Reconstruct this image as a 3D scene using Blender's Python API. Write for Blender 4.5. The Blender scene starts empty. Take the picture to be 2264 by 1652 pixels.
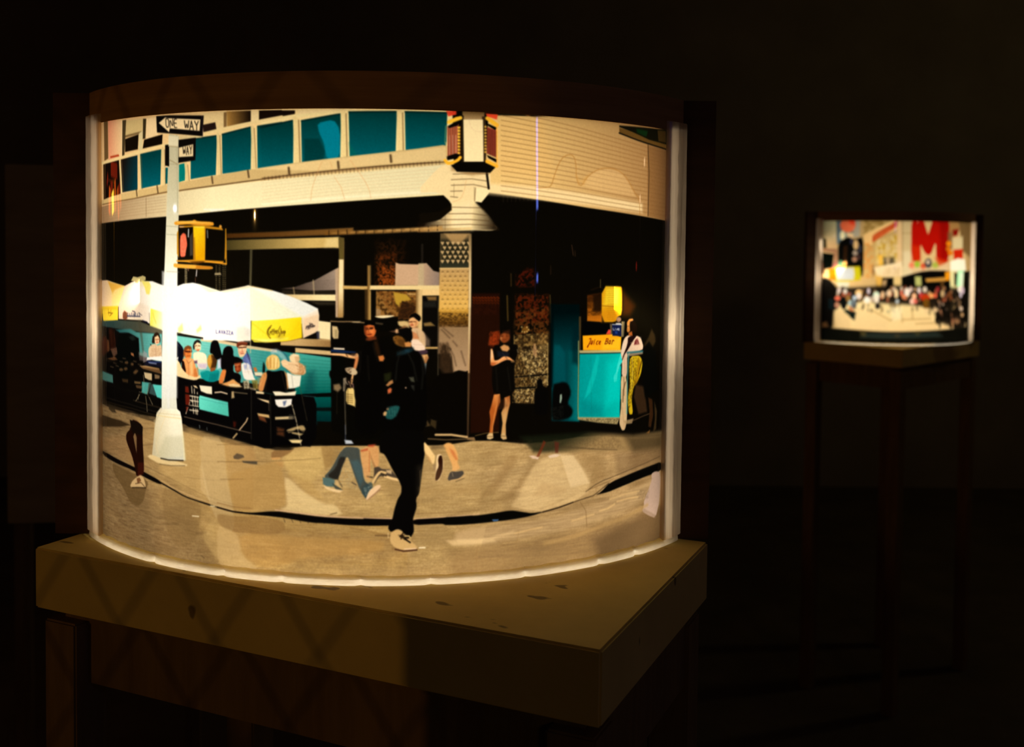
import bpy, bmesh, math, random
import numpy as np
from mathutils import Vector, Matrix

# ------------------------------------------------------------------ camera, world, lamps, exposure
SC = bpy.context.scene
COL = SC.collection
SC.view_settings.view_transform = 'Standard'
SC.view_settings.look = 'None'
SC.view_settings.exposure = 0.0
SC.view_settings.gamma = 1.0
SC.view_settings.use_curve_mapping = False
SC.cycles.use_denoising = True
SC.cycles.max_bounces = 8
SC.cycles.diffuse_bounces = 5
SC.cycles.transmission_bounces = 6
SC.cycles.caustics_reflective = False
SC.cycles.sample_clamp_indirect = 6.0

EYE = Vector((0, 0, 1.55))
F_PX, CY = 2293.65, 638.84
ROLL = math.radians(.6467)
PITCH = math.atan((CY - 549.19) / F_PX * math.cos(ROLL))
fw = Vector((0, math.cos(PITCH), -math.sin(PITCH)))
up0 = Vector((0, math.sin(PITCH), math.cos(PITCH)))
r0 = Vector((1, 0, 0))
rt = math.cos(ROLL) * r0 + math.sin(ROLL) * up0
up = -math.sin(ROLL) * r0 + math.cos(ROLL) * up0
cd = bpy.data.cameras.new('camera')
cam = bpy.data.objects.new('camera', cd); COL.objects.link(cam)
cam.matrix_world = Matrix(((rt.x, up.x, -fw.x, EYE.x), (rt.y, up.y, -fw.y, EYE.y), (rt.z, up.z, -fw.z, EYE.z), (0, 0, 0, 1)))
cd.sensor_width = 36.0
cd.lens = 36.0 * F_PX / 2264
cd.shift_y = -(826 - CY) / 2264
cd.clip_start = .02
cd.dof.use_dof = True
cd.dof.focus_distance = .96
cd.dof.aperture_fstop = 7.5
SC.camera = cam

w = bpy.data.worlds.new('night'); SC.world = w; w.use_nodes = True
bg = w.node_tree.nodes['Background']
bg.inputs[0].default_value = (1.0, .76, .36, 1); bg.inputs[1].default_value = .0034

def lamp(name, kind, loc, power, color=(1, 1, 1), radius=.01, direction=None, size=None, spot=None):
    d = bpy.data.lights.new(name, kind); d.energy = power; d.color = color
    if kind == 'AREA':
        d.shape = 'RECTANGLE'; d.size, d.size_y = size
    else:
        d.shadow_soft_size = radius
    if spot: d.spot_size, d.spot_blend = spot
    o = bpy.data.objects.new(name, d); COL.objects.link(o); o.location = loc
    if direction is not None:
        o.rotation_euler = Vector(direction).to_track_quat('-Z', 'Z' if kind == 'AREA' else 'Y').to_euler()
    return o

ROOM_LAMP = Vector((-4.80, -3.70, 1.76))
lamp('room_spot', 'SPOT', ROOM_LAMP, 58.0, (1.0, .53, .14), .006, Vector((.3, .9, 1.35)) - ROOM_LAMP, spot=(math.radians(14.5), .25))

lamp('front_right_fill', 'AREA', (1.6, -4.6, 3.0), 3.8, (1.0, .66, .2), direction=(-.15, 1, -.35), size=(.8, .4))  # unseen fill added for the pedestal faces turned to the right
lamp('background_fill', 'POINT', (3.3, 4.2, 2.7), 4.5, (1.0, .78, .38), .08)  # fill added out of view to lift the dark background
FAR_FILL = Vector((-2.3, 1.3, .55))
lamp('far_pedestal_fill', 'SPOT', FAR_FILL, 8.0, (1.0, .5, .14), .05, Vector((1.15, 3.6, 1.2)) - FAR_FILL, spot=(math.radians(24), .6))  # added fill aimed at the far pedestal, source out of view

# ------------------------------------------------------------------ helpers
def tag(o, label=None, cat=None, group=None, kind=None):
    for k, v in (('label', label), ('category', cat), ('group', group), ('kind', kind)):
        if v: o[k] = v
    return o
def thing(name, label, cat, loc=(0, 0, 0), rz=0, group=None):
    o = bpy.data.objects.new(name, None); COL.objects.link(o); o.empty_display_size = .05
    o.location = loc; o.rotation_euler = (0, 0, rz)
    return tag(o, label, cat, group)
def obj(name, me, mat, parent=None, smooth=False):
    if isinstance(me, bmesh.types.BMesh):
        bm = me; me = bpy.data.meshes.new(name); bm.to_mesh(me); bm.free()
    if mat and not me.materials: me.materials.append(mat)
    o = bpy.data.objects.new(name, me); COL.objects.link(o)
    if parent: o.parent = parent
    if smooth:
        for p in me.polygons: p.use_smooth = True
    return o
def pydata(name, v, f):
    me = bpy.data.meshes.new(name); me.from_pydata([tuple(map(float, p)) for p in v], [], f); me.update(); return me
def box(x0, x1, y0, y1, z0, z1, bev=.0):
    bm = bmesh.new()
    bmesh.ops.create_cube(bm, size=1, matrix=Matrix.Translation(((x0 + x1) / 2, (y0 + y1) / 2, (z0 + z1) / 2)) @ Matrix.Diagonal((x1 - x0, y1 - y0, z1 - z0, 1)))
    if bev: bmesh.ops.bevel(bm, geom=list(bm.edges), offset=bev, segments=2, affect='EDGES')
    return bm
def prism(poly, z0, z1, bev=0):
    bm = bmesh.new()
    a = [bm.verts.new((x, y, z0)) for x, y in poly]; b = [bm.verts.new((x, y, z1)) for x, y in poly]
    n = len(poly)
    bm.faces.new(a[::-1]); bm.faces.new(b)
    for i in range(n): bm.faces.new((a[i], a[(i + 1) % n], b[(i + 1) % n], b[i]))
    bmesh.ops.recalc_face_normals(bm, faces=list(bm.faces))
    if bev: bmesh.ops.bevel(bm, geom=list(bm.edges), offset=bev, segments=2, affect='EDGES')
    return bm
def tube(p0, p1, r, n=12, caps=True):
    p0, p1 = Vector(p0), Vector(p1); d = p1 - p0
    bm = bmesh.new()
    M = Matrix.Translation((p0 + p1) / 2) @ d.to_track_quat('Z', 'Y').to_matrix().to_4x4()
    bmesh.ops.create_cone(bm, cap_ends=caps, segments=n, radius1=r, radius2=r, depth=d.length, matrix=M)
    return bm

# ------------------------------------------------------------------ materials
def new_mat(name):
    m = bpy.data.materials.new(name); m.use_nodes = True
    nt = m.node_tree; nt.nodes.clear()
    out = nt.nodes.new('ShaderNodeOutputMaterial')
    return m, nt, out
def grainy(name, c0, c1, scale=(6, 6, 6), rough=.75, bump=.15, detail=6, speck=None):
    m, nt, out = new_mat(name); N = nt.nodes.new; K = nt.links.new
    tc = N('ShaderNodeTexCoord'); mp = N('ShaderNodeMapping'); mp.inputs['Scale'].default_value = scale
    nz = N('ShaderNodeTexNoise'); nz.inputs['Scale'].default_value = 1; nz.inputs['Detail'].default_value = detail; nz.inputs['Roughness'].default_value = .65
    cr = N('ShaderNodeValToRGB'); cr.color_ramp.elements[0].position = .3; cr.color_ramp.elements[1].position = .7
    cr.color_ramp.elements[0].color = (*c0, 1); cr.color_ramp.elements[1].color = (*c1, 1)
    b = N('ShaderNodeBsdfPrincipled'); b.inputs['Roughness'].default_value = rough; b.inputs['Specular IOR Level'].default_value = .25
    K(tc.outputs['Object'], mp.inputs[0]); K(mp.outputs[0], nz.inputs['Vector']); K(nz.outputs[0], cr.inputs[0])
    col = cr.outputs[0]
    if speck:
        n2 = N('ShaderNodeTexNoise'); n2.inputs['Scale'].default_value = speck[0]; n2.inputs['Detail'].default_value = 2
        m2 = N('ShaderNodeMapping'); m2.inputs['Scale'].default_value = (1, 1.8, 1); K(tc.outputs['Object'], m2.inputs[0]); K(m2.outputs[0], n2.inputs['Vector'])
        r2 = N('ShaderNodeValToRGB'); r2.color_ramp.elements[0].position = speck[1]; r2.color_ramp.elements[1].position = speck[1] + .03
        r2.color_ramp.elements[0].color = (1, 1, 1, 1); r2.color_ramp.elements[1].color = (.35, .32, .3, 1)
        K(n2.outputs[0], r2.inputs[0])
        mx = N('ShaderNodeMix'); mx.data_type = 'RGBA'; mx.blend_type = 'MULTIPLY'; mx.inputs[0].default_value = 1
        K(col, mx.inputs[6]); K(r2.outputs[0], mx.inputs[7]); col = mx.outputs[2]
    K(col, b.inputs['Base Color'])
    if bump:
        bp = N('ShaderNodeBump'); bp.inputs['Strength'].default_value = bump; bp.inputs['Distance'].default_value = .004
        K(nz.outputs[0], bp.inputs['Height']); K(bp.outputs[0], b.inputs['Normal'])
    K(b.outputs[0], out.inputs[0])
    return m
def acrylic(name, tint, scale, bump=.6, front=.25):
    """milky plastic: part of the lamplight passes through it"""
    m, nt, out = new_mat(name); N = nt.nodes.new; K = nt.links.new
    tc = N('ShaderNodeTexCoord'); mp = N('ShaderNodeMapping'); mp.inputs['Scale'].default_value = scale
    nz = N('ShaderNodeTexNoise'); nz.inputs['Scale'].default_value = 1; nz.inputs['Detail'].default_value = 4
    cr = N('ShaderNodeValToRGB'); cr.color_ramp.elements[0].position = .3; cr.color_ramp.elements[1].position = .7
    cr.color_ramp.elements[0].color = (tint[0] * .9, tint[1] * .86, tint[2] * .86, 1); cr.color_ramp.elements[1].color = (*tint, 1)
    t = N('ShaderNodeBsdfTranslucent'); d = N('ShaderNodeBsdfDiffuse'); g = N('ShaderNodeBsdfGlossy'); g.inputs['Roughness'].default_value = .3
    mx = N('ShaderNodeMixShader'); mx.inputs[0].default_value = front; m2 = N('ShaderNodeMixShader'); m2.inputs[0].default_value = .05
    bp = N('ShaderNodeBump'); bp.inputs['Strength'].default_value = bump; bp.inputs['Distance'].default_value = .004
    K(tc.outputs['Object'], mp.inputs[0]); K(mp.outputs[0], nz.inputs['Vector']); K(nz.outputs[0], cr.inputs[0]); K(nz.outputs[0], bp.inputs['Height'])
    for s in (t, d): K(cr.outputs[0], s.inputs['Color']); K(bp.outputs[0], s.inputs['Normal'])
    K(bp.outputs[0], g.inputs['Normal'])
    K(t.outputs[0], mx.inputs[1]); K(d.outputs[0], mx.inputs[2]); K(mx.outputs[0], m2.inputs[1]); K(g.outputs[0], m2.inputs[2]); K(m2.outputs[0], out.inputs[0])
    return m
def glow(name, color, strength):
    m, nt, out = new_mat(name); e = nt.nodes.new('ShaderNodeEmission')
    e.inputs[0].default_value = (*color, 1); e.inputs[1].default_value = strength
    nt.links.new(e.outputs[0], out.inputs[0]); return m
def film_mat(name, image):
    """photographic transparency: coloured density in front of lamplight, thin gloss on the outside"""
    m, nt, out = new_mat(name); N = nt.nodes.new; K = nt.links.new
    uv = N('ShaderNodeUVMap'); uv.uv_map = 'UVMap'
    tx = N('ShaderNodeTexImage'); tx.image = image; tx.extension = 'EXTEND'
    t = N('ShaderNodeBsdfTranslucent'); g = N('ShaderNodeBsdfGlossy'); g.inputs['Roughness'].default_value = .02
    fr = N('ShaderNodeFresnel'); fr.inputs['IOR'].default_value = 1.4
    mx = N('ShaderNodeMixShader')
    K(uv.outputs[0], tx.inputs[0]); K(tx.outputs[0], t.inputs[0])
    K(fr.outputs[0], mx.inputs[0]); K(t.outputs[0], mx.inputs[1]); K(g.outputs[0], mx.inputs[2]); K(mx.outputs[0], out.inputs[0])
    return m

WOOD_TOP = grainy('painted_plywood', (.72, .50, .12), (.86, .61, .16), (9, 9, 9), .7, .12, speck=(26, .70))
WOOD_LEG = grainy('rough_timber', (.15, .085, .028), (.25, .145, .05), (40, 40, 4), .8, .2)
WOOD_DARK = grainy('stained_board', (.34, .165, .045), (.48, .25, .075), (5, 5, 120), .8, .12)
WOOD_BACK = grainy('dark_back_board', (.07, .03, .01), (.105, .045, .015), (5, 5, 60), .85, .12)
WHITE_IN = grainy('white_card', (.78, .76, .72), (.84, .82, .78), (8, 8, 8), .9, 0)
ACRYL = acrylic('milky_acrylic', (1.0, .77, .50), (160, 160, 9), .4, .1)
CAULK = acrylic('clear_silicone', (1.0, .88, .66), (70, 70, 200), .5, .03)
METAL = grainy('zinc_wire', (.25, .24, .22), (.4, .38, .35), (60, 60, 60), .5, 0)
FLOOR = grainy('dark_concrete', (.10, .08, .05), (.17, .135, .085), (3, 3, 3), .85, .2)
WALL = grainy('dark_plaster', (.24, .20, .125), (.32, .27, .175), (2, 2, 2), .95, .1)
PANEL = grainy('grey_board', (.42, .30, .12), (.56, .41, .17), (4, 4, 20), .9, .1)
CERAMIC = grainy('lamp_ceramic', (.5, .48, .44), (.6, .58, .54), (20, 20, 20), .4, 0)

# ------------------------------------------------------------------ the two printed transparencies
def paint(W, H, ops, bg):
    """Paint a list of flat shapes into a linear-light colour array (row 0 = top)."""
    rng = np.random.RandomState(7)
    img = np.empty((H, W, 3)); img[:] = (np.array(bg) / 255.0)
    def lattice(h, w, sx, sy):
        gh, gw = int(h / sy) + 3, int(w / sx) + 3
        g = rng.rand(gh, gw)
        yy = np.arange(h) / sy; xx = np.arange(w) / sx
        y0 = yy.astype(int); x0 = xx.astype(int)
        fy = (yy - y0)[:, None]; fx = (xx - x0)[None]
        fy = fy * fy * (3 - 2 * fy); fx = fx * fx * (3 - 2 * fx)
        a = g[y0][:, x0]; b = g[y0][:, x0 + 1]; c = g[y0 + 1][:, x0]; d = g[y0 + 1][:, x0 + 1]
        return (a * (1 - fx) + b * fx) * (1 - fy) + (c * (1 - fx) + d * fx) * fy
    for op in ops:
        kind, cols, alpha, soft, par, pts = op
        p = np.array(pts, float)
        if kind == 'P' and len(p) >= 7 and soft > 2.3:                 # round the corners of organic outlines
            q = np.roll(p, -1, 0)
            p = np.stack([p * .8 + q * .2, p * .2 + q * .8], 1).reshape(-1, 2)
        elif kind == 'S' and len(p) >= 4:
            q = p[1:]; r = p[:-1]
            p = np.concatenate([p[:1], np.stack([r * .75 + q * .25, r * .25 + q * .75], 1).reshape(-1, 2), p[-1:]])
        pad = soft + (par if kind == 'S' else 0) + 2
        x0 = max(0, int(p[:, 0].min() - pad)); x1 = min(W, int(p[:, 0].max() + pad) + 2)
        y0 = max(0, int(p[:, 1].min() - pad)); y1 = min(H, int(p[:, 1].max() + pad) + 2)
        if x1 <= x0 or y1 <= y0:
            continue
        X, Y = np.meshgrid(np.arange(x0, x1) + .5, np.arange(y0, y1) + .5)
        d2 = np.full(X.shape, 1e12); ins = np.zeros(X.shape, bool)
        n = len(p)
        for i in range(n if kind != 'S' else n - 1):
            ax, ay = p[i]; bx, by = p[(i + 1) % n]
            ex, ey = bx - ax, by - ay
            L = ex * ex + ey * ey + 1e-9
            t = np.clip(((X - ax) * ex + (Y - ay) * ey) / L, 0, 1)
            d2 = np.minimum(d2, (X - ax - t * ex) ** 2 + (Y - ay - t * ey) ** 2)
            if kind != 'S' and ay != by:
                ins ^= ((ay > Y) != (by > Y)) & (X < (bx - ax) * (Y - ay) / (by - ay) + ax)
        d = np.sqrt(d2)
        if kind == 'S':
            sd = par / 2.0 - d
        else:
            sd = np.where(ins, d, -d)
        m = np.clip(.5 + sd / max(soft, 1e-3), 0, 1)
        m = m * m * (3 - 2 * m) * alpha
        c = np.array(cols[0], float) / 255.0
        if kind == 'L':
            (gx0, gy0), (gx1, gy1) = par
            ux, uy = gx1 - gx0, gy1 - gy0
            t = np.clip(((X - gx0) * ux + (Y - gy0) * uy) / (ux * ux + uy * uy + 1e-9), 0, 1)[..., None]
            c = c * (1 - t) + np.array(cols[1], float) / 255.0 * t
        elif kind == 'N':
            sx, sy = par
            nz = lattice(X.shape[0], X.shape[1], sx, sy)
            nz = .6 * nz + .4 * lattice(X.shape[0], X.shape[1], sx * .45, sy * .45)
            m = m * np.clip((nz - .5) * 4 + .5, 0, 1)
        m = m[..., None]
        img[y0:y1, x0:x1] = img[y0:y1, x0:x1] * (1 - m) + c * m
    g = img + (lattice(H, W, 1.7, 1.7)[..., None] - .5) * .075 * np.sqrt(np.clip(img, 0, 1)) 
    # a touch of the soft focus an enlarged transparency has
    for _ in range(5):
        g[1:-1] = (g[:-2] + 2 * g[1:-1] + g[2:]) / 4
        g[:, 1:-1] = (g[:, :-2] + 2 * g[:, 1:-1] + g[:, 2:]) / 4
    g = np.clip(g, 0, 1)
    return np.where(g <= .04045, g / 12.92, ((g + .055) / 1.055) ** 2.4)

def decode(txt):
    ops = []
    for ln in txt.strip().splitlines():
        k, c, a, s, par, pts = ln.split('|')
        cols = [tuple(map(int, q.split(','))) for q in c.split('/')]
        p = list(map(int, pts.replace(' ', ',').split(',')))
        pp = list(zip(p[0::2], p[1::2]))
        if k == 'L':
            q = list(map(int, par.split(','))); par = ((q[0], q[1]), (q[2], q[3]))
        elif k == 'N': par = tuple(map(float, par.split(',')))
        else: par = float(par)
        ops.append((k, cols, float(a), float(s), par, pp))
    return ops
def print_image(name, wd, ht, ops, base):
    a = paint(wd, ht, ops, base)
    px = np.ones((ht, wd, 4), np.float32)
    px[..., :3] = a[::-1]
    im = bpy.data.images.new(name, wd, ht, float_buffer=True)
    im.colorspace_settings.name = 'Linear Rec.709'
    im.pixels.foreach_set(px.ravel()); im.update(); im.pack()
    return im

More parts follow.
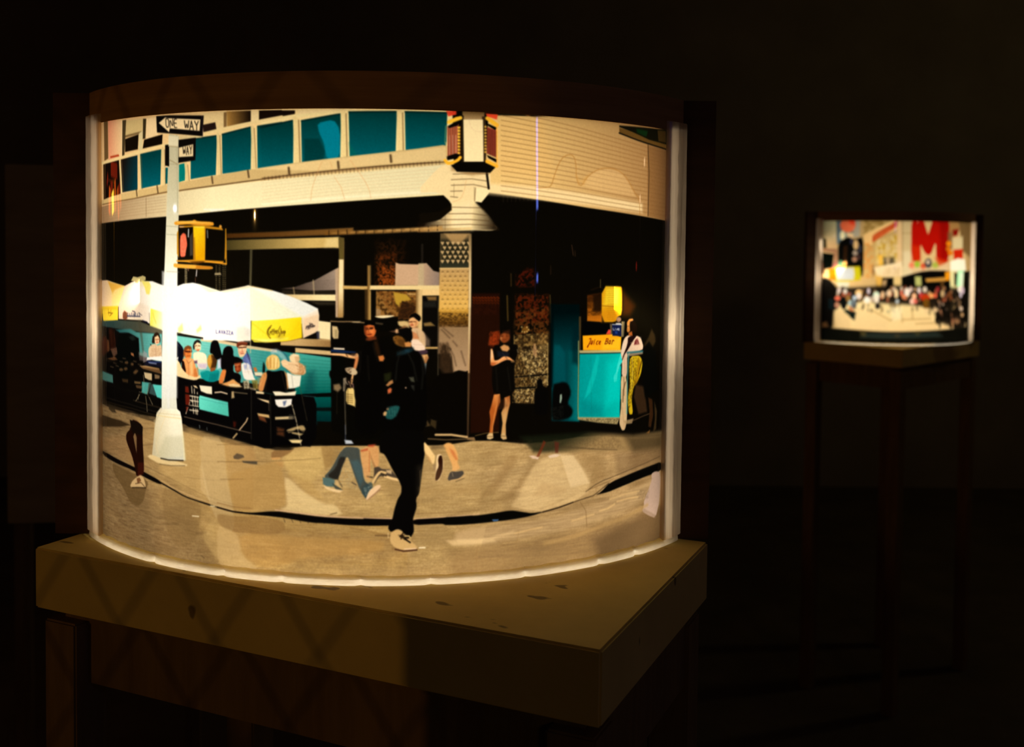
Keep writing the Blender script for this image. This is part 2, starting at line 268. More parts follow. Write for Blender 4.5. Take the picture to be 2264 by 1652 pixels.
CAFE = """L|118,93,59/185,151,91|1|2|-9,1064,629,1055|-100,898 292,924 629,968 958,953 1345,931 1685,940 2124,952 2220,1571 -142,1577
L|183,151,91/217,176,128|0.8|38.1|1137,972,2099,1129|1086,894 2193,953 2220,1571 1089,1390
L|191,154,83/146,116,76|1|3.8|688,1156,290,1301|-53,1086 467,1138 800,1161 1139,1181 1140,1391 -142,1577
P|113,87,55|0.55|76.2|0|-77,1075 222,1115 195,1347 -81,1393
P|164,126,72|0.7|50.8|0|567,1194 1139,1207 1139,1286 598,1311
P|186,150,93|0.7|31.8|0|688,1322 1140,1299 1548,1316 1519,1394 882,1380
P|183,151,99|0.5|31.8|0|-13,1414 430,1320 688,1368 220,1442
P|65,50,31|0.62|88.9|0|-206,1074 143,1056 291,1147 333,1475 -221,1617
P|76,59,37|0.5|76.2|0|-136,1237 467,1178 629,1415 -142,1577
P|57,43,27|0.6|50.8|0|-100,898 223,889 222,1044 -103,1094
P|141,107,65|0.6|63.5|0|1851,934 2158,971 2175,1389 1947,1339
P|225,189,133|0.5|50.8|0|1346,1030 1636,997 1705,1087 1472,1159
P|209,175,110|0.5|50.8|0|772,979 1061,972 1087,1141 854,1146
N|113,82,46|0.17|2.5|33,2|-100,913 2155,895 2182,1561 -111,1569
N|230,199,141|0.13|2.5|25.4,1.8|-100,913 2155,895 2182,1561 -111,1569
N|113,82,46|0.17|2.5|33,2|-100,913 2155,895 2182,1561 -111,1569
N|230,199,141|0.13|2.5|25.4,1.8|-100,913 2155,895 2182,1561 -111,1569
N|113,82,46|0.17|2.5|33,2|-100,913 2155,895 2182,1561 -111,1569
N|230,199,141|0.13|2.5|25.4,1.8|-100,913 2155,895 2182,1561 -111,1569
N|90,65,39|0.2|2.5|1.8,1.8|-100,913 2155,895 2182,1561 -111,1569
N|103,79,46|0.22|2.5|76.2,38.1|-100,913 2155,895 2182,1561 -111,1569
N|75,54,31|0.12|2.5|3.8,3.8|-106,1262 2169,1249 2182,1561 -111,1569
P|186,153,107|0.9|20.3|0|1281,1199 1546,1193 1759,1164 2041,1120 2071,1169 1707,1227 1473,1240 1269,1251
P|139,107,66|0.55|38.1|0|1256,1257 1473,1253 1761,1234 2073,1215 2078,1366 1548,1357 1270,1357
P|99,75,47|0.75|45.7|0|1725,1271 2073,1215 2093,1385 1763,1362
P|213,179,127|0.8|10.2|0|1249,1230 1389,1232 1400,1246 1269,1247
P|7,5,2|1|3.8|0|-379,-148 2643,-211 2636,1119 2080,994 1893,979 1702,951 1513,963 1345,941 1240,954 1143,952 880,955 772,969 629,951 431,917 292,907 -28,895
L|18,23,11/142,114,71|0.8|17.8|1702,934,1720,984|1469,938 1702,941 1893,971 2079,976 2081,1036 1513,987
L|223,179,123/245,220,153|1|2|22,42,1131,72|-37,-65 1257,-21 1266,235 877,266 395,299 0,321
P|101,75,42|1|2|0|21,-4 52,-1 55,116 24,122
L|228,145,107/234,196,142|1|2|56,23,148,30|54,-5 152,3 148,113 57,122
P|172,61,30|1|2|0|69,110 127,107 131,113 71,116
P|65,52,31|1|2|0|152,3 174,3 163,112 149,114
P|206,177,118|1|2|0|175,6 266,6 261,45 169,50
P|74,55,27|0.7|2|0|165,51 261,43 259,50 168,58
P|17,10,4|1|2|0|168,62 242,52 238,97 167,102
P|214,194,143|1|2|0|244,49 265,41 262,100 242,103
P|52,42,23|1|2|0|265,6 281,7 276,67 263,67
P|238,205,152|1|2|0|281,7 331,5 336,59 280,68
P|14,8,3|1|2|0|270,70 356,58 354,87 263,96
P|225,195,137|1|2|0|516,3 601,-1 602,49 516,65
P|31,18,14|1|2|0|516,37 560,31 564,51 518,58
L|162,119,56/22,12,5|1|3.8|601,20,676,22|599,1 679,1 678,33 601,48
P|121,91,51|1|2|0|589,4 599,3 599,48 589,50
P|232,205,150|1|2|0|678,-1 703,0 703,32 679,38
P|18,10,4|1|2|0|704,1 774,1 774,16 704,28
P|17,9,5|1|2|0|15,133 129,125 139,229 18,261
L|20,14,11/0,52,65|1|2|144,165,235,202|141,124 236,115 236,220 150,226
L|0,51,53/0,83,94|1|2|301,105,305,210|250,112 350,102 346,207 256,217
P|0,74,79|1|2|0|369,156 380,157 379,205 367,205
P|0,112,105|1|2|0|423,150 449,146 448,197 422,202
L|0,57,59/0,87,96|1|2|512,71,508,192|471,76 566,68 562,183 470,194
S|4,26,26|0.8|3.8|3.8|473,78 566,70
L|0,57,59/0,87,97|1|2|620,60,616,179|583,65 680,46 678,171 585,180
S|4,26,26|0.8|3.8|3.8|584,67 680,48
L|0,56,58/0,88,97|1|2|732,40,729,168|698,45 774,35 774,159 700,167
S|4,26,26|0.8|3.8|3.8|700,47 774,37
L|0,52,52/0,83,92|1|2|741,44,738,162|708,49 809,29 808,156 715,165
S|3,24,22|0.8|3.8|3.8|709,51 809,31
L|0,52,52/0,84,93|1|2|862,25,860,148|831,31 946,11 944,141 834,151
S|3,24,22|0.8|3.8|3.8|832,33 946,13
L|0,53,53/0,86,96|1|2|997,0,995,131|967,6 1102,3 1099,123 971,135
S|3,24,22|0.8|3.8|3.8|968,8 1102,5
L|0,54,54/0,88,98|1|2|1154,-4,1152,116|1124,3 1243,2 1241,107 1127,117
S|3,25,23|0.8|3.8|3.8|1125,5 1243,4
P|0,118,140|1|5.1|0|878,39 925,29 943,56 943,139 906,142 897,93 884,68
P|0,44,44|0.7|7.6|0|840,83 884,83 900,117 897,145 840,148
P|0,92,82|0.5|6.3|0|968,92 996,132 972,135
P|20,11,5|1|2|0|714,2 813,3 813,13 714,29
P|236,208,150|1|2|0|823,3 947,0 942,8 823,23
S|235,212,150|1|1.8|8.9|714,37 814,19 946,7
S|230,202,141|1|1.8|8.9|6,129 131,120 360,92 516,65 569,54 679,36 774,21
S|210,186,128|1|1.8|6.6|135,124 146,225
S|111,85,50|0.7|1.8|2.8|148,128 157,225
S|213,188,130|1|1.8|6.6|246,114 252,219
S|112,86,51|0.7|1.8|2.8|256,118 260,219
S|215,190,131|1|1.8|10.2|356,101 361,212
S|114,87,52|0.7|1.8|2.8|365,104 368,212
S|212,188,129|1|1.8|10.2|451,149 458,201
S|112,86,51|0.7|1.8|2.8|459,152 465,201
S|220,194,134|1|1.8|10.2|569,66 575,185
S|116,89,53|0.7|1.8|2.8|576,70 581,185
S|221,195,135|1|1.8|10.2|683,49 690,174
S|117,90,53|0.7|1.8|2.8|689,52 696,174
S|229,202,138|1|1.8|14|814,25 820,159
S|124,96,57|0.8|1.8|3.8|824,31 829,159
S|234,207,141|1|1.8|14|951,7 956,143
S|127,99,58|0.8|1.8|3.8|960,13 964,143
S|237,209,143|1|1.8|14|1108,2 1113,124
S|129,100,59|0.8|1.8|3.8|1118,8 1121,124
P|197,166,109|1|2.5|0|1,243 414,206 715,163 1131,112 1258,91 1259,142 954,176 715,199 414,231 1,264
P|238,207,146|0.6|7.6|0|686,168 1131,115 1258,96 1258,135 877,174
S|62,44,24|0.9|3.8|5.1|229,218 233,239
S|63,44,24|0.9|3.8|5.1|331,211 335,231
S|64,45,25|0.9|3.8|5.1|548,188 551,207
S|65,46,25|0.9|3.8|5.1|669,172 672,191
S|77,51,26|0.9|1.8|3.2|5,261 217,247 374,230
S|63,43,23|0.9|2.5|3.2|424,227 590,211 770,191
S|65,46,26|0.9|5.1|6.3|795,165 797,184
S|67,48,26|0.9|5.1|6.3|938,148 940,166
S|69,49,27|0.9|5.1|6.3|1085,128 1087,146
S|59,40,21|0.95|2.5|3.3|715,195 910,174 1094,155 1238,143
S|134,100,59|0.5|10.2|8.9|715,197 910,177 1094,159 1239,146
S|36,23,12|0.7|1.8|1.3|722,190 722,199
S|36,23,12|0.7|1.8|1.3|733,189 734,201
S|36,23,12|0.7|1.8|1.3|745,188 745,198
S|36,23,12|0.7|1.8|1.3|756,187 757,200
S|36,23,12|0.7|1.8|1.3|767,186 768,198
S|37,23,12|0.7|1.8|1.3|778,185 779,195
S|37,23,12|0.7|1.8|1.3|790,184 790,197
S|37,23,12|0.7|1.8|1.3|801,184 801,194
S|37,24,12|0.7|1.8|1.3|812,183 812,192
S|37,24,12|0.7|1.8|1.3|823,182 823,193
S|37,24,12|0.7|1.8|1.3|834,181 834,191
S|37,24,12|0.7|1.8|1.3|845,180 845,189
S|37,24,12|0.7|1.8|1.3|855,179 856,190
S|37,24,12|0.7|1.8|1.3|866,178 867,188
S|37,24,12|0.7|1.8|1.3|877,177 878,189
S|37,24,12|0.7|1.8|1.3|888,176 888,187
S|37,24,13|0.7|1.8|1.3|898,175 899,185
S|37,24,13|0.7|1.8|1.3|909,174 910,186
S|37,24,13|0.7|1.8|1.3|920,173 920,183
S|37,24,13|0.7|1.8|1.3|930,172 931,181
S|38,24,13|0.7|1.8|1.3|941,171 942,182
S|38,24,13|0.7|1.8|1.3|951,170 952,180
S|38,24,13|0.7|1.8|1.3|962,168 963,178
S|38,24,13|0.7|1.8|1.3|972,167 973,179
S|38,24,13|0.7|1.8|1.3|983,166 984,177
S|38,24,13|0.7|1.8|1.3|993,165 994,178
S|38,24,13|0.7|1.8|1.3|1004,164 1004,175
S|38,25,13|0.7|1.8|1.3|1014,163 1015,173
S|38,25,13|0.7|1.8|1.3|1025,162 1025,174
S|38,25,13|0.7|1.8|1.3|1035,161 1036,172
S|38,25,13|0.7|1.8|1.3|1045,160 1046,169
S|38,25,13|0.7|1.8|1.3|1056,159 1056,170
S|38,25,13|0.7|1.8|1.3|1066,158 1067,168
S|38,25,13|0.7|1.8|1.3|1076,157 1077,166
S|38,25,13|0.7|1.8|1.3|1087,155 1088,167
S|39,25,13|0.7|1.8|1.3|1097,154 1098,164
S|39,25,13|0.7|1.8|1.3|1108,153 1108,165
S|39,25,13|0.7|1.8|1.3|1118,152 1119,163
S|39,25,13|0.7|1.8|1.3|1128,151 1129,161
S|39,25,13|0.7|1.8|1.3|1139,150 1139,162
S|39,25,13|0.7|1.8|1.3|1149,148 1150,159
S|39,25,14|0.7|1.8|1.3|1160,147 1160,157
S|39,25,14|0.7|1.8|1.3|1170,146 1171,158
S|39,25,14|0.7|1.8|1.3|1180,145 1181,155
S|39,25,14|0.7|1.8|1.3|1191,144 1192,153
S|39,25,14|0.7|1.8|1.3|1201,142 1202,154
S|39,25,14|0.7|1.8|1.3|1212,141 1213,151
S|39,26,14|0.7|1.8|1.3|1222,140 1223,152
L|145,112,78/226,213,168|1|2|38,287,551,253|0,267 414,231 715,202 954,181 1259,148 1272,234 1227,235 877,266 395,302 0,321
S|215,181,133|0.55|1.8|1.4|715,208 972,182 1248,150
S|214,180,133|0.55|1.8|1.4|715,218 972,190 1248,160
S|213,179,132|0.55|1.8|1.4|715,227 972,199 1248,170
S|213,179,131|0.55|1.8|1.4|715,236 972,208 1248,180
S|212,178,131|0.55|1.8|1.4|715,246 972,217 1248,190
S|211,177,131|0.55|1.8|1.4|715,255 972,226 1248,200
S|211,177,130|0.55|1.8|1.4|715,265 972,235 1248,210
S|237,228,190|0.8|3.8|6.3|715,268 972,246 1224,226
S|211,149,93|0.55|1.8|2|892,148 878,179 863,225 860,259
S|211,149,93|0.55|1.8|2|928,191 947,219 957,253
S|214,151,94|0.55|1.8|2|972,142 1012,197 1026,224 1031,249
S|216,153,95|0.55|1.8|2|916,148 922,166
S|128,95,64|0.45|1.8|1.5|4,269 369,243
S|128,95,64|0.45|1.8|1.5|4,278 369,252
S|129,95,64|0.45|1.8|1.5|4,286 369,260
S|129,96,64|0.45|1.8|1.5|4,295 369,269
S|129,96,64|0.45|1.8|1.5|4,303 369,278
S|129,96,64|0.45|1.8|1.5|4,312 369,287
S|96,69,43|0.7|1.8|1.9|279,246 279,303
S|220,216,199|1|1.8|3.8|520,283 590,283 544,288
L|233,193,121/151,107,63|1|2|1474,190,2092,57|1362,6 1685,-5 2120,-1 2132,298 1690,262 1351,225
P|247,219,163|0.8|17.8|0|1364,200 1532,207 1919,241 1920,269 1351,230
P|234,186,110|0.5|38.1|0|1382,9 1529,6 1577,186 1391,167
S|138,91,46|0.72|1.5|1.9|1400,-11 1592,16 1802,48 2053,77
S|138,91,46|0.72|1.5|1.9|1400,4 1593,29 1803,61 2054,90
S|136,90,45|0.72|1.5|1.9|1400,18 1593,43 1803,74 2054,103
S|135,89,45|0.72|1.5|1.9|1400,33 1593,57 1803,88 2055,110
S|133,88,44|0.72|1.5|1.9|1400,47 1593,71 1804,101 2055,122
S|132,87,44|0.72|1.5|1.9|1400,62 1593,85 1804,114 2055,135
S|131,86,43|0.72|1.5|1.9|1401,76 1594,99 1804,127 2056,148
S|130,85,43|0.72|1.5|1.9|1401,90 1594,113 1804,140 2056,161
S|129,85,42|0.72|1.5|1.9|1401,105 1594,126 1805,153 2057,174
S|128,84,42|0.72|1.5|1.9|1401,119 1594,140 1805,167 2057,186
S|127,83,42|0.72|1.5|1.9|1401,134 1594,154 1805,180 2057,199
S|126,83,41|0.72|1.5|1.9|1401,148 1595,168 1806,193 2058,212
S|126,82,41|0.72|1.5|1.9|1402,163 1595,182 1806,206 2058,225
S|125,82,41|0.72|1.5|1.9|1402,177 1595,196 1806,219 2059,238
S|125,82,41|0.72|1.5|1.9|1402,192 1595,210 1806,233 2059,251
S|124,82,41|0.72|1.5|1.9|1402,206 1596,224 1807,246 2060,264
S|124,81,40|0.72|1.5|1.9|1402,221 1596,238 1807,259 2060,276
S|225,180,120|0.18|1.8|1|1406,38 1409,252
S|225,180,120|0.18|1.8|1|1418,37 1422,251
S|226,181,120|0.18|1.8|1|1431,37 1434,251
S|223,179,119|0.18|1.8|1|1443,36 1447,251
S|221,177,118|0.18|1.8|1|1456,35 1460,250
S|219,175,117|0.18|1.8|1|1468,35 1472,250
S|217,173,115|0.18|1.8|1|1481,34 1485,250
S|215,172,114|0.18|1.8|1|1494,33 1498,249
S|213,170,113|0.18|1.8|1|1507,32 1511,249
S|215,172,114|0.18|1.8|1|1520,32 1525,248
S|217,174,116|0.18|1.8|1|1534,31 1538,248
S|220,176,117|0.18|1.8|1|1547,30 1551,248
S|222,178,118|0.18|1.8|1|1561,29 1565,247
S|224,180,120|0.18|1.8|1|1574,28 1579,247
S|227,182,121|0.18|1.8|1|1588,27 1593,246
S|227,182,121|0.18|1.8|1|1602,27 1607,246
S|227,182,121|0.18|1.8|1|1616,26 1621,246
S|227,182,121|0.18|1.8|1|1631,25 1635,245
S|227,182,121|0.18|1.8|1|1645,24 1650,245
S|227,182,121|0.18|1.8|1|1660,23 1665,244
S|227,182,121|0.18|1.8|1|1675,22 1680,244
S|227,182,121|0.18|1.8|1|1690,20 1695,243
S|228,182,122|0.18|1.8|1|1705,19 1710,243
S|228,182,122|0.18|1.8|1|1721,18 1726,242
S|228,183,122|0.18|1.8|1|1736,17 1742,241
S|228,183,122|0.18|1.8|1|1752,16 1758,241
S|229,183,122|0.18|1.8|1|1769,14 1775,240
S|229,183,122|0.18|1.8|1|1785,13 1792,240
S|229,183,122|0.18|1.8|1|1802,12 1809,239
S|229,183,122|0.18|1.8|1|1820,10 1826,238
L|135,93,49/104,71,40|0.72|2.5|1945,175,2056,169|1940,56 2054,66 2062,291 1946,280
S|37,24,11|0.8|1.8|2.8|1943,55 1951,145 1949,279
S|55,37,19|0.7|1.8|2.5|2044,59 2049,290
P|18,16,6|1|2|0|1809,6 2062,-1 2056,61 1953,41 1863,21 1809,11
P|14,49,18|0.8|7.6|0|1884,9 1941,12 1934,31 1889,22
P|100,70,28|1|2|0|1809,13 1859,20 1948,39 2052,47 2054,61 1944,51 1810,29
S|13,10,4|1|1.8|4.3|1809,29 1880,43 1944,52 2056,63
P|83,58,23|0.7|5.1|0|1992,5 2040,3 2041,41 1998,39
S|174,117,49|0.8|1.8|2.3|1512,208 1548,207 1561,200 1568,176 1585,132 1603,111 1626,105 1639,114 1645,140 1646,173 1654,193 1667,197 1681,174 1708,153 1744,140 1785,138 1820,148 1849,168 1880,207 1905,227 1908,276
P|247,203,138|0.35|10.2|0|1667,200 1684,174 1712,153 1751,142 1816,147 1845,169 1880,210 1889,224
P|211,156,77|0.4|10.2|0|1643,162 1674,196 1694,159 1667,177 1654,197
P|238,211,156|1|2.5|0|1221,157 1255,146 1369,163 1370,215 1367,227 1344,255 1321,254 1343,279 1371,307 1396,331 1371,337 1311,335 1183,343 1168,343 1168,329 1223,309 1258,279 1257,259 1225,229 1156,232
L|237,211,155/26,17,7|0.95|7.6|1316,282,1387,294|1315,254 1326,255 1365,292 1399,334 1316,336
L|231,203,148/18,10,4|0.95|10.2|1257,309,1178,313|1258,272 1259,337 1162,344 1162,316 1223,309
P|241,221,174|0.5|25.4|0|1313,255 1316,335 1263,337 1262,272
P|12,8,3|1|3.8|0|1167,290 1225,284 1256,263 1258,279 1225,307 1168,321
L|221,191,131/101,68,31|1|3.8|1289,330,1168,337|1316,327 1316,336 1162,344 1162,335
S|66,43,20|0.75|1.8|2|1257,271 1343,271 1354,278
S|66,43,20|0.75|1.8|2|1249,290 1316,288 1360,293
S|66,43,20|0.75|1.8|2|1228,307 1311,305 1368,308
S|65,43,20|0.75|1.8|2|1199,324 1311,319 1382,322
S|67,44,21|0.75|1.8|2|1254,241 1275,243
S|67,44,21|0.75|1.8|2|1254,226 1288,224
S|68,44,21|0.75|1.8|2|1256,209 1320,205 1367,214
S|68,45,21|0.75|1.8|2|1256,193 1315,189 1358,194
S|69,45,21|0.75|1.8|2|1261,177 1331,173 1364,174
S|74,50,24|0.5|1.8|1.5|1240,297 1240,336
S|77,52,25|0.5|1.8|1.5|1264,204 1264,243
S|77,52,25|0.5|1.8|1.5|1322,213 1324,252
P|245,223,169|1|2|0|1327,213 1368,217 1365,230 1344,256 1325,253
S|86,57,28|0.8|1.8|1.9|1326,214 1324,252
S|15,9,5|1|1.8|6.3|1358,166 1365,215
S|217,164,106|0.6|1.8|1.8|1299,192 1294,224 1283,248 1262,256
P|148,108,59|0.6|10.2|0|1254,151 1366,163 1369,171 1315,180 1256,167
P|8,6,3|1|2|0|1255,152 1282,142 1352,139 1391,147 1369,170 1331,170 1272,170
L|115,86,47/177,142,94|1|3.8|1313,0,1313,21|1286,-1 1351,-3 1349,20 1287,21
P|33,23,11|1|2|0|1284,10 1290,10 1291,142 1285,142
P|52,36,17|1|2|0|1343,10 1354,10 1355,137 1348,139
P|255,229,173|1|2|0|1289,21 1346,19 1349,139 1292,141
S|239,204,156|0.6|1.8|2|1305,21 1311,44 1330,55 1346,53
P|201,103,66|1|2|0|1243,43 1276,34 1276,121 1245,129
P|155,60,42|1|2|0|1358,39 1386,48 1386,125 1358,115
S|51,23,15|0.8|1.8|2|1247,46 1247,127
S|42,17,11|0.8|1.8|2|1361,44 1361,116
S|51,23,15|0.8|1.8|2|1252,44 1253,126
S|42,17,11|0.8|1.8|2|1366,45 1366,118
S|52,23,15|0.8|1.8|2|1258,43 1258,125
S|42,17,11|0.8|1.8|2|1371,47 1370,120
S|52,23,15|0.8|1.8|2|1263,41 1263,123
S|42,17,11|0.8|1.8|2|1375,48 1375,122
S|52,23,15|0.8|1.8|2|1268,40 1269,122
S|41,17,11|0.8|1.8|2|1380,50 1380,124
S|52,23,15|0.8|1.8|2|1274,38 1274,120
S|41,17,11|0.8|1.8|2|1385,51 1385,126
S|245,204,173|0.7|1.8|1.5|1250,67 1251,122
S|245,204,174|0.7|1.8|1.5|1259,67 1260,122
S|245,204,174|0.7|1.8|1.5|1268,66 1269,122
P|9,5,3|1|2|0|1244,42 1270,27 1277,32 1273,39 1249,47
P|8,5,3|1|2|0|1241,128 1269,118 1280,121 1274,131 1245,138
P|9,6,3|1|2|0|1358,29 1387,40 1383,48 1362,37
P|8,5,3|1|2|0|1358,119 1388,131 1387,140 1363,128
S|255,182,42|1|2.5|6.3|1245,31 1268,18 1279,16
S|255,197,52|1|3.8|10.2|1249,30 1281,17
S|251,181,44|1|2.5|8.9|1238,139 1248,149 1274,138 1281,129
S|255,178,42|1|2.5|6.3|1359,12 1390,32
S|255,188,46|1|3.8|10.2|1358,15 1387,34
S|251,179,44|1|3.8|10.2|1359,138 1388,150
S|255,175,62|0.8|1.8|3.8|1387,32 1389,147
S|124,155,93|0.7|1.8|2.5|1239,41 1237,88
S|202,172,101|0.8|1.8|2.5|1239,88 1243,130
P|255,203,63|1|3.8|0|1281,45 1281,46 1280,47 1278,48 1276,48 1274,48 1273,46 1273,45 1273,43 1274,42 1276,42 1278,41 1280,42 1281,43
P|255,198,73|0.9|3.8|0|1357,39 1357,40 1356,41 1354,42 1353,42 1352,42 1351,41 1350,39 1351,38 1351,37 1353,36 1354,36 1356,36 1356,38
P|255,203,63|1|3.8|0|1281,54 1281,55 1280,56 1278,57 1276,57 1274,57 1273,55 1273,54 1273,52 1274,51 1276,50 1278,50 1280,51 1281,52
P|255,198,73|0.9|3.8|0|1357,48 1357,49 1356,50 1354,51 1353,51 1352,51 1351,50 1350,48 1351,47 1352,46 1353,45 1354,45 1356,46 1357,47
P|255,203,63|1|3.8|0|1281,63 1281,64 1280,65 1278,66 1276,66 1274,66 1273,64 1273,63 1273,61 1274,60 1276,59 1278,59 1280,60 1281,61
P|255,198,73|0.9|3.8|0|1357,57 1357,58 1356,59 1354,60 1353,60 1352,60 1351,59 1350,57 1351,56 1352,55 1353,54 1354,54 1356,55 1357,56
P|255,203,62|1|3.8|0|1281,72 1281,73 1280,74 1278,75 1276,75 1275,74 1273,73 1273,72 1273,70 1274,69 1276,68 1278,68 1280,69 1281,70
P|255,198,73|0.9|3.8|0|1357,66 1357,67 1356,69 1355,69 1353,69 1352,69 1351,68 1351,66 1351,65 1352,64 1353,63 1355,63 1356,64 1357,65
P|255,202,62|1|3.8|0|1282,81 1281,82 1280,83 1278,84 1276,84 1275,83 1273,82 1273,81 1273,79 1275,78 1276,77 1278,77 1280,78 1281,79
P|255,197,73|0.9|3.8|0|1357,75 1357,76 1356,78 1355,78 1353,78 1352,78 1351,77 1351,75 1351,74 1352,73 1353,72 1355,72 1356,73 1357,74
P|255,201,62|1|3.8|0|1282,89 1281,91 1280,92 1278,93 1276,93 1275,92 1273,91 1273,90 1273,88 1275,87 1276,86 1278,86 1280,87 1281,88
P|255,196,72|0.9|3.8|0|1357,84 1357,85 1356,87 1355,87 1353,87 1352,87 1351,86 1351,84 1351,83 1352,82 1353,81 1355,81 1356,82 1357,83
P|255,200,61|1|3.8|0|1282,98 1281,100 1280,101 1278,102 1276,102 1275,101 1274,100 1273,99 1274,97 1275,96 1276,95 1278,95 1280,96 1281,97
P|255,194,72|0.9|3.8|0|1357,93 1357,94 1356,96 1355,96 1353,96 1352,96 1351,95 1351,93 1351,92 1352,91 1353,90 1355,90 1356,91 1357,92
P|255,199,61|1|3.8|0|1282,107 1281,109 1280,110 1278,111 1277,111 1275,110 1274,109 1273,108 1274,106 1275,105 1277,104 1278,104 1280,105 1281,106
P|254,193,71|0.9|3.8|0|1357,102 1357,103 1356,105 1355,105 1353,105 1352,105 1351,104 1351,102 1351,101 1352,100 1353,99 1355,99 1356,100 1357,101
P|255,198,61|1|3.8|0|1282,116 1281,118 1280,119 1279,120 1277,120 1275,119 1274,118 1273,117 1274,115 1275,114 1277,113 1278,113 1280,114 1281,115
P|253,192,71|0.9|3.8|0|1358,111 1357,112 1356,114 1355,114 1354,114 1352,114 1351,113 1351,111 1351,110 1352,109 1354,108 1355,108 1356,109 1357,110
S|124,52,17|1|1.8|1.3|1281,39 1281,124
P|234,65,38|1|3.8|0|1240,0 1269,-1 1269,8 1246,14
P|240,74,38|1|3.8|0|1354,1 1390,2 1387,17 1357,9
L|73,40,9/142,97,42|0.75|6.3|600,360,966,347|600,353 775,346 982,333 983,351 775,361 600,366
L|105,68,23/177,134,74|0.9|6.3|904,346,1227,330|901,346 1066,337 1232,325 1232,337 1066,348 901,355
S|22,11,4|0.75|1.8|2.5|913,342 913,356
S|22,11,4|0.75|1.8|2.5|939,341 939,354
S|22,11,4|0.75|1.8|2.5|964,339 965,353
S|22,11,4|0.75|1.8|2.5|990,338 990,352
S|22,11,4|0.75|1.8|2.5|1015,336 1016,350
S|22,12,4|0.75|1.8|2.5|1040,335 1041,349
S|23,12,4|0.75|1.8|2.5|1066,333 1066,347
S|23,12,4|0.75|1.8|2.5|1091,332 1092,346
S|23,12,4|0.75|1.8|2.5|1116,330 1117,344
S|23,12,4|0.75|1.8|2.5|1141,329 1142,343
S|23,12,4|0.75|1.8|2.5|1167,327 1167,341
S|23,12,4|0.75|1.8|2.5|1192,326 1193,340
S|23,12,4|0.75|1.8|2.5|1218,324 1218,338
P|182,141,80|0.25|3.8|0|920,347 936,346 936,351 920,352
P|183,142,81|0.29|3.8|0|946,345 962,344 963,349 946,350
P|184,143,82|0.34|3.8|0|972,344 988,343 988,348 972,349
P|186,144,82|0.39|3.8|0|998,342 1014,341 1014,346 998,347
P|186,144,82|0.43|3.8|0|1024,341 1040,339 1040,345 1024,346
P|187,145,83|0.47|3.8|0|1050,339 1066,338 1066,343 1050,344
P|188,145,83|0.52|3.8|0|1075,337 1091,336 1092,341 1075,342
P|189,146,84|0.56|3.8|0|1101,336 1117,335 1117,340 1101,341
P|189,147,84|0.61|3.8|0|1127,334 1143,333 1143,338 1127,339
P|190,148,84|0.66|3.8|0|1153,333 1169,331 1169,336 1153,338
P|191,148,85|0.7|3.8|0|1178,331 1195,330 1195,335 1178,336
P|191,148,85|0.74|3.8|0|1204,329 1221,328 1221,333 1204,334
L|51,43,18/184,154,88|1|2.5|600,383,861,381|598,372 775,366 940,360 941,391 929,390 776,395 598,401
P|210,185,125|0.7|15.2|0|906,365 941,361 941,389 901,389
L|55,50,32/62,56,36|1|2|676,399,676,494|676,397 684,398 681,502 674,501
P|84,71,39|0.75|2|0|561,445 566,446 566,449 561,448
P|84,71,39|0.75|2|0|561,451 566,452 566,455 561,454
P|84,71,39|0.75|2|0|561,457 566,458 566,461 561,460
P|84,71,39|0.75|2|0|561,463 566,464 566,467 561,466
P|84,71,39|0.75|2|0|561,470 566,471 566,473 561,473
P|84,71,39|0.75|2|0|561,476 566,477 566,480 561,479
P|84,71,39|0.75|2|0|561,482 566,483 566,486 561,485
P|84,71,39|0.75|2|0|561,488 566,489 566,492 561,491
P|84,71,39|0.75|2|0|561,495 566,495 566,498 561,497
P|84,71,39|0.75|2|0|561,501 566,502 566,505 561,504
P|84,71,39|0.75|2|0|561,507 566,508 566,511 561,510
P|84,71,39|0.75|2|0|561,513 566,514 566,517 561,516
P|84,71,39|0.75|2|0|561,519 566,520 566,523 561,522
P|84,71,39|0.75|2|0|572,445 578,445 578,448 572,447
P|84,71,39|0.75|2|0|572,451 578,452 578,455 572,454
P|84,71,39|0.75|2|0|572,457 578,458 578,461 572,460
P|84,71,39|0.75|2|0|572,463 578,464 578,467 572,466
P|84,71,39|0.75|2|0|572,469 578,470 578,473 572,472
P|84,71,39|0.75|2|0|572,476 578,477 578,479 572,479
P|84,71,39|0.75|2|0|572,482 578,483 578,486 572,485
P|84,71,39|0.75|2|0|572,488 578,489 578,492 572,491
P|84,71,39|0.75|2|0|572,494 578,495 578,498 572,497
P|84,71,39|0.75|2|0|572,501 578,501 578,504 572,503
P|84,71,39|0.75|2|0|573,507 578,508 578,510 573,510
P|84,71,39|0.75|2|0|573,513 578,514 578,517 573,516
P|84,71,39|0.75|2|0|573,519 578,520 578,523 573,522
P|84,71,39|0.75|2|0|585,437 590,438 590,441 585,440
P|84,71,39|0.75|2|0|585,443 590,444 590,447 585,446
P|84,71,39|0.75|2|0|585,450 590,451 590,453 585,453
P|84,71,39|0.75|2|0|585,456 590,457 590,460 585,459
P|84,71,39|0.75|2|0|585,462 590,463 590,466 585,465
P|84,71,39|0.75|2|0|585,468 590,469 590,472 585,471
P|84,71,39|0.75|2|0|585,474 590,475 590,478 585,477
P|84,71,39|0.75|2|0|585,481 590,482 590,484 585,484
P|84,71,39|0.75|2|0|585,487 590,488 590,491 585,490
P|84,71,39|0.75|2|0|585,493 590,494 590,497 585,496
P|84,71,39|0.75|2|0|585,499 590,500 590,503 585,502
P|84,71,39|0.75|2|0|585,506 590,506 590,509 585,508
P|84,71,39|0.75|2|0|585,512 590,513 590,515 585,515
P|84,71,39|0.75|2|0|592,437 597,438 597,441 592,440
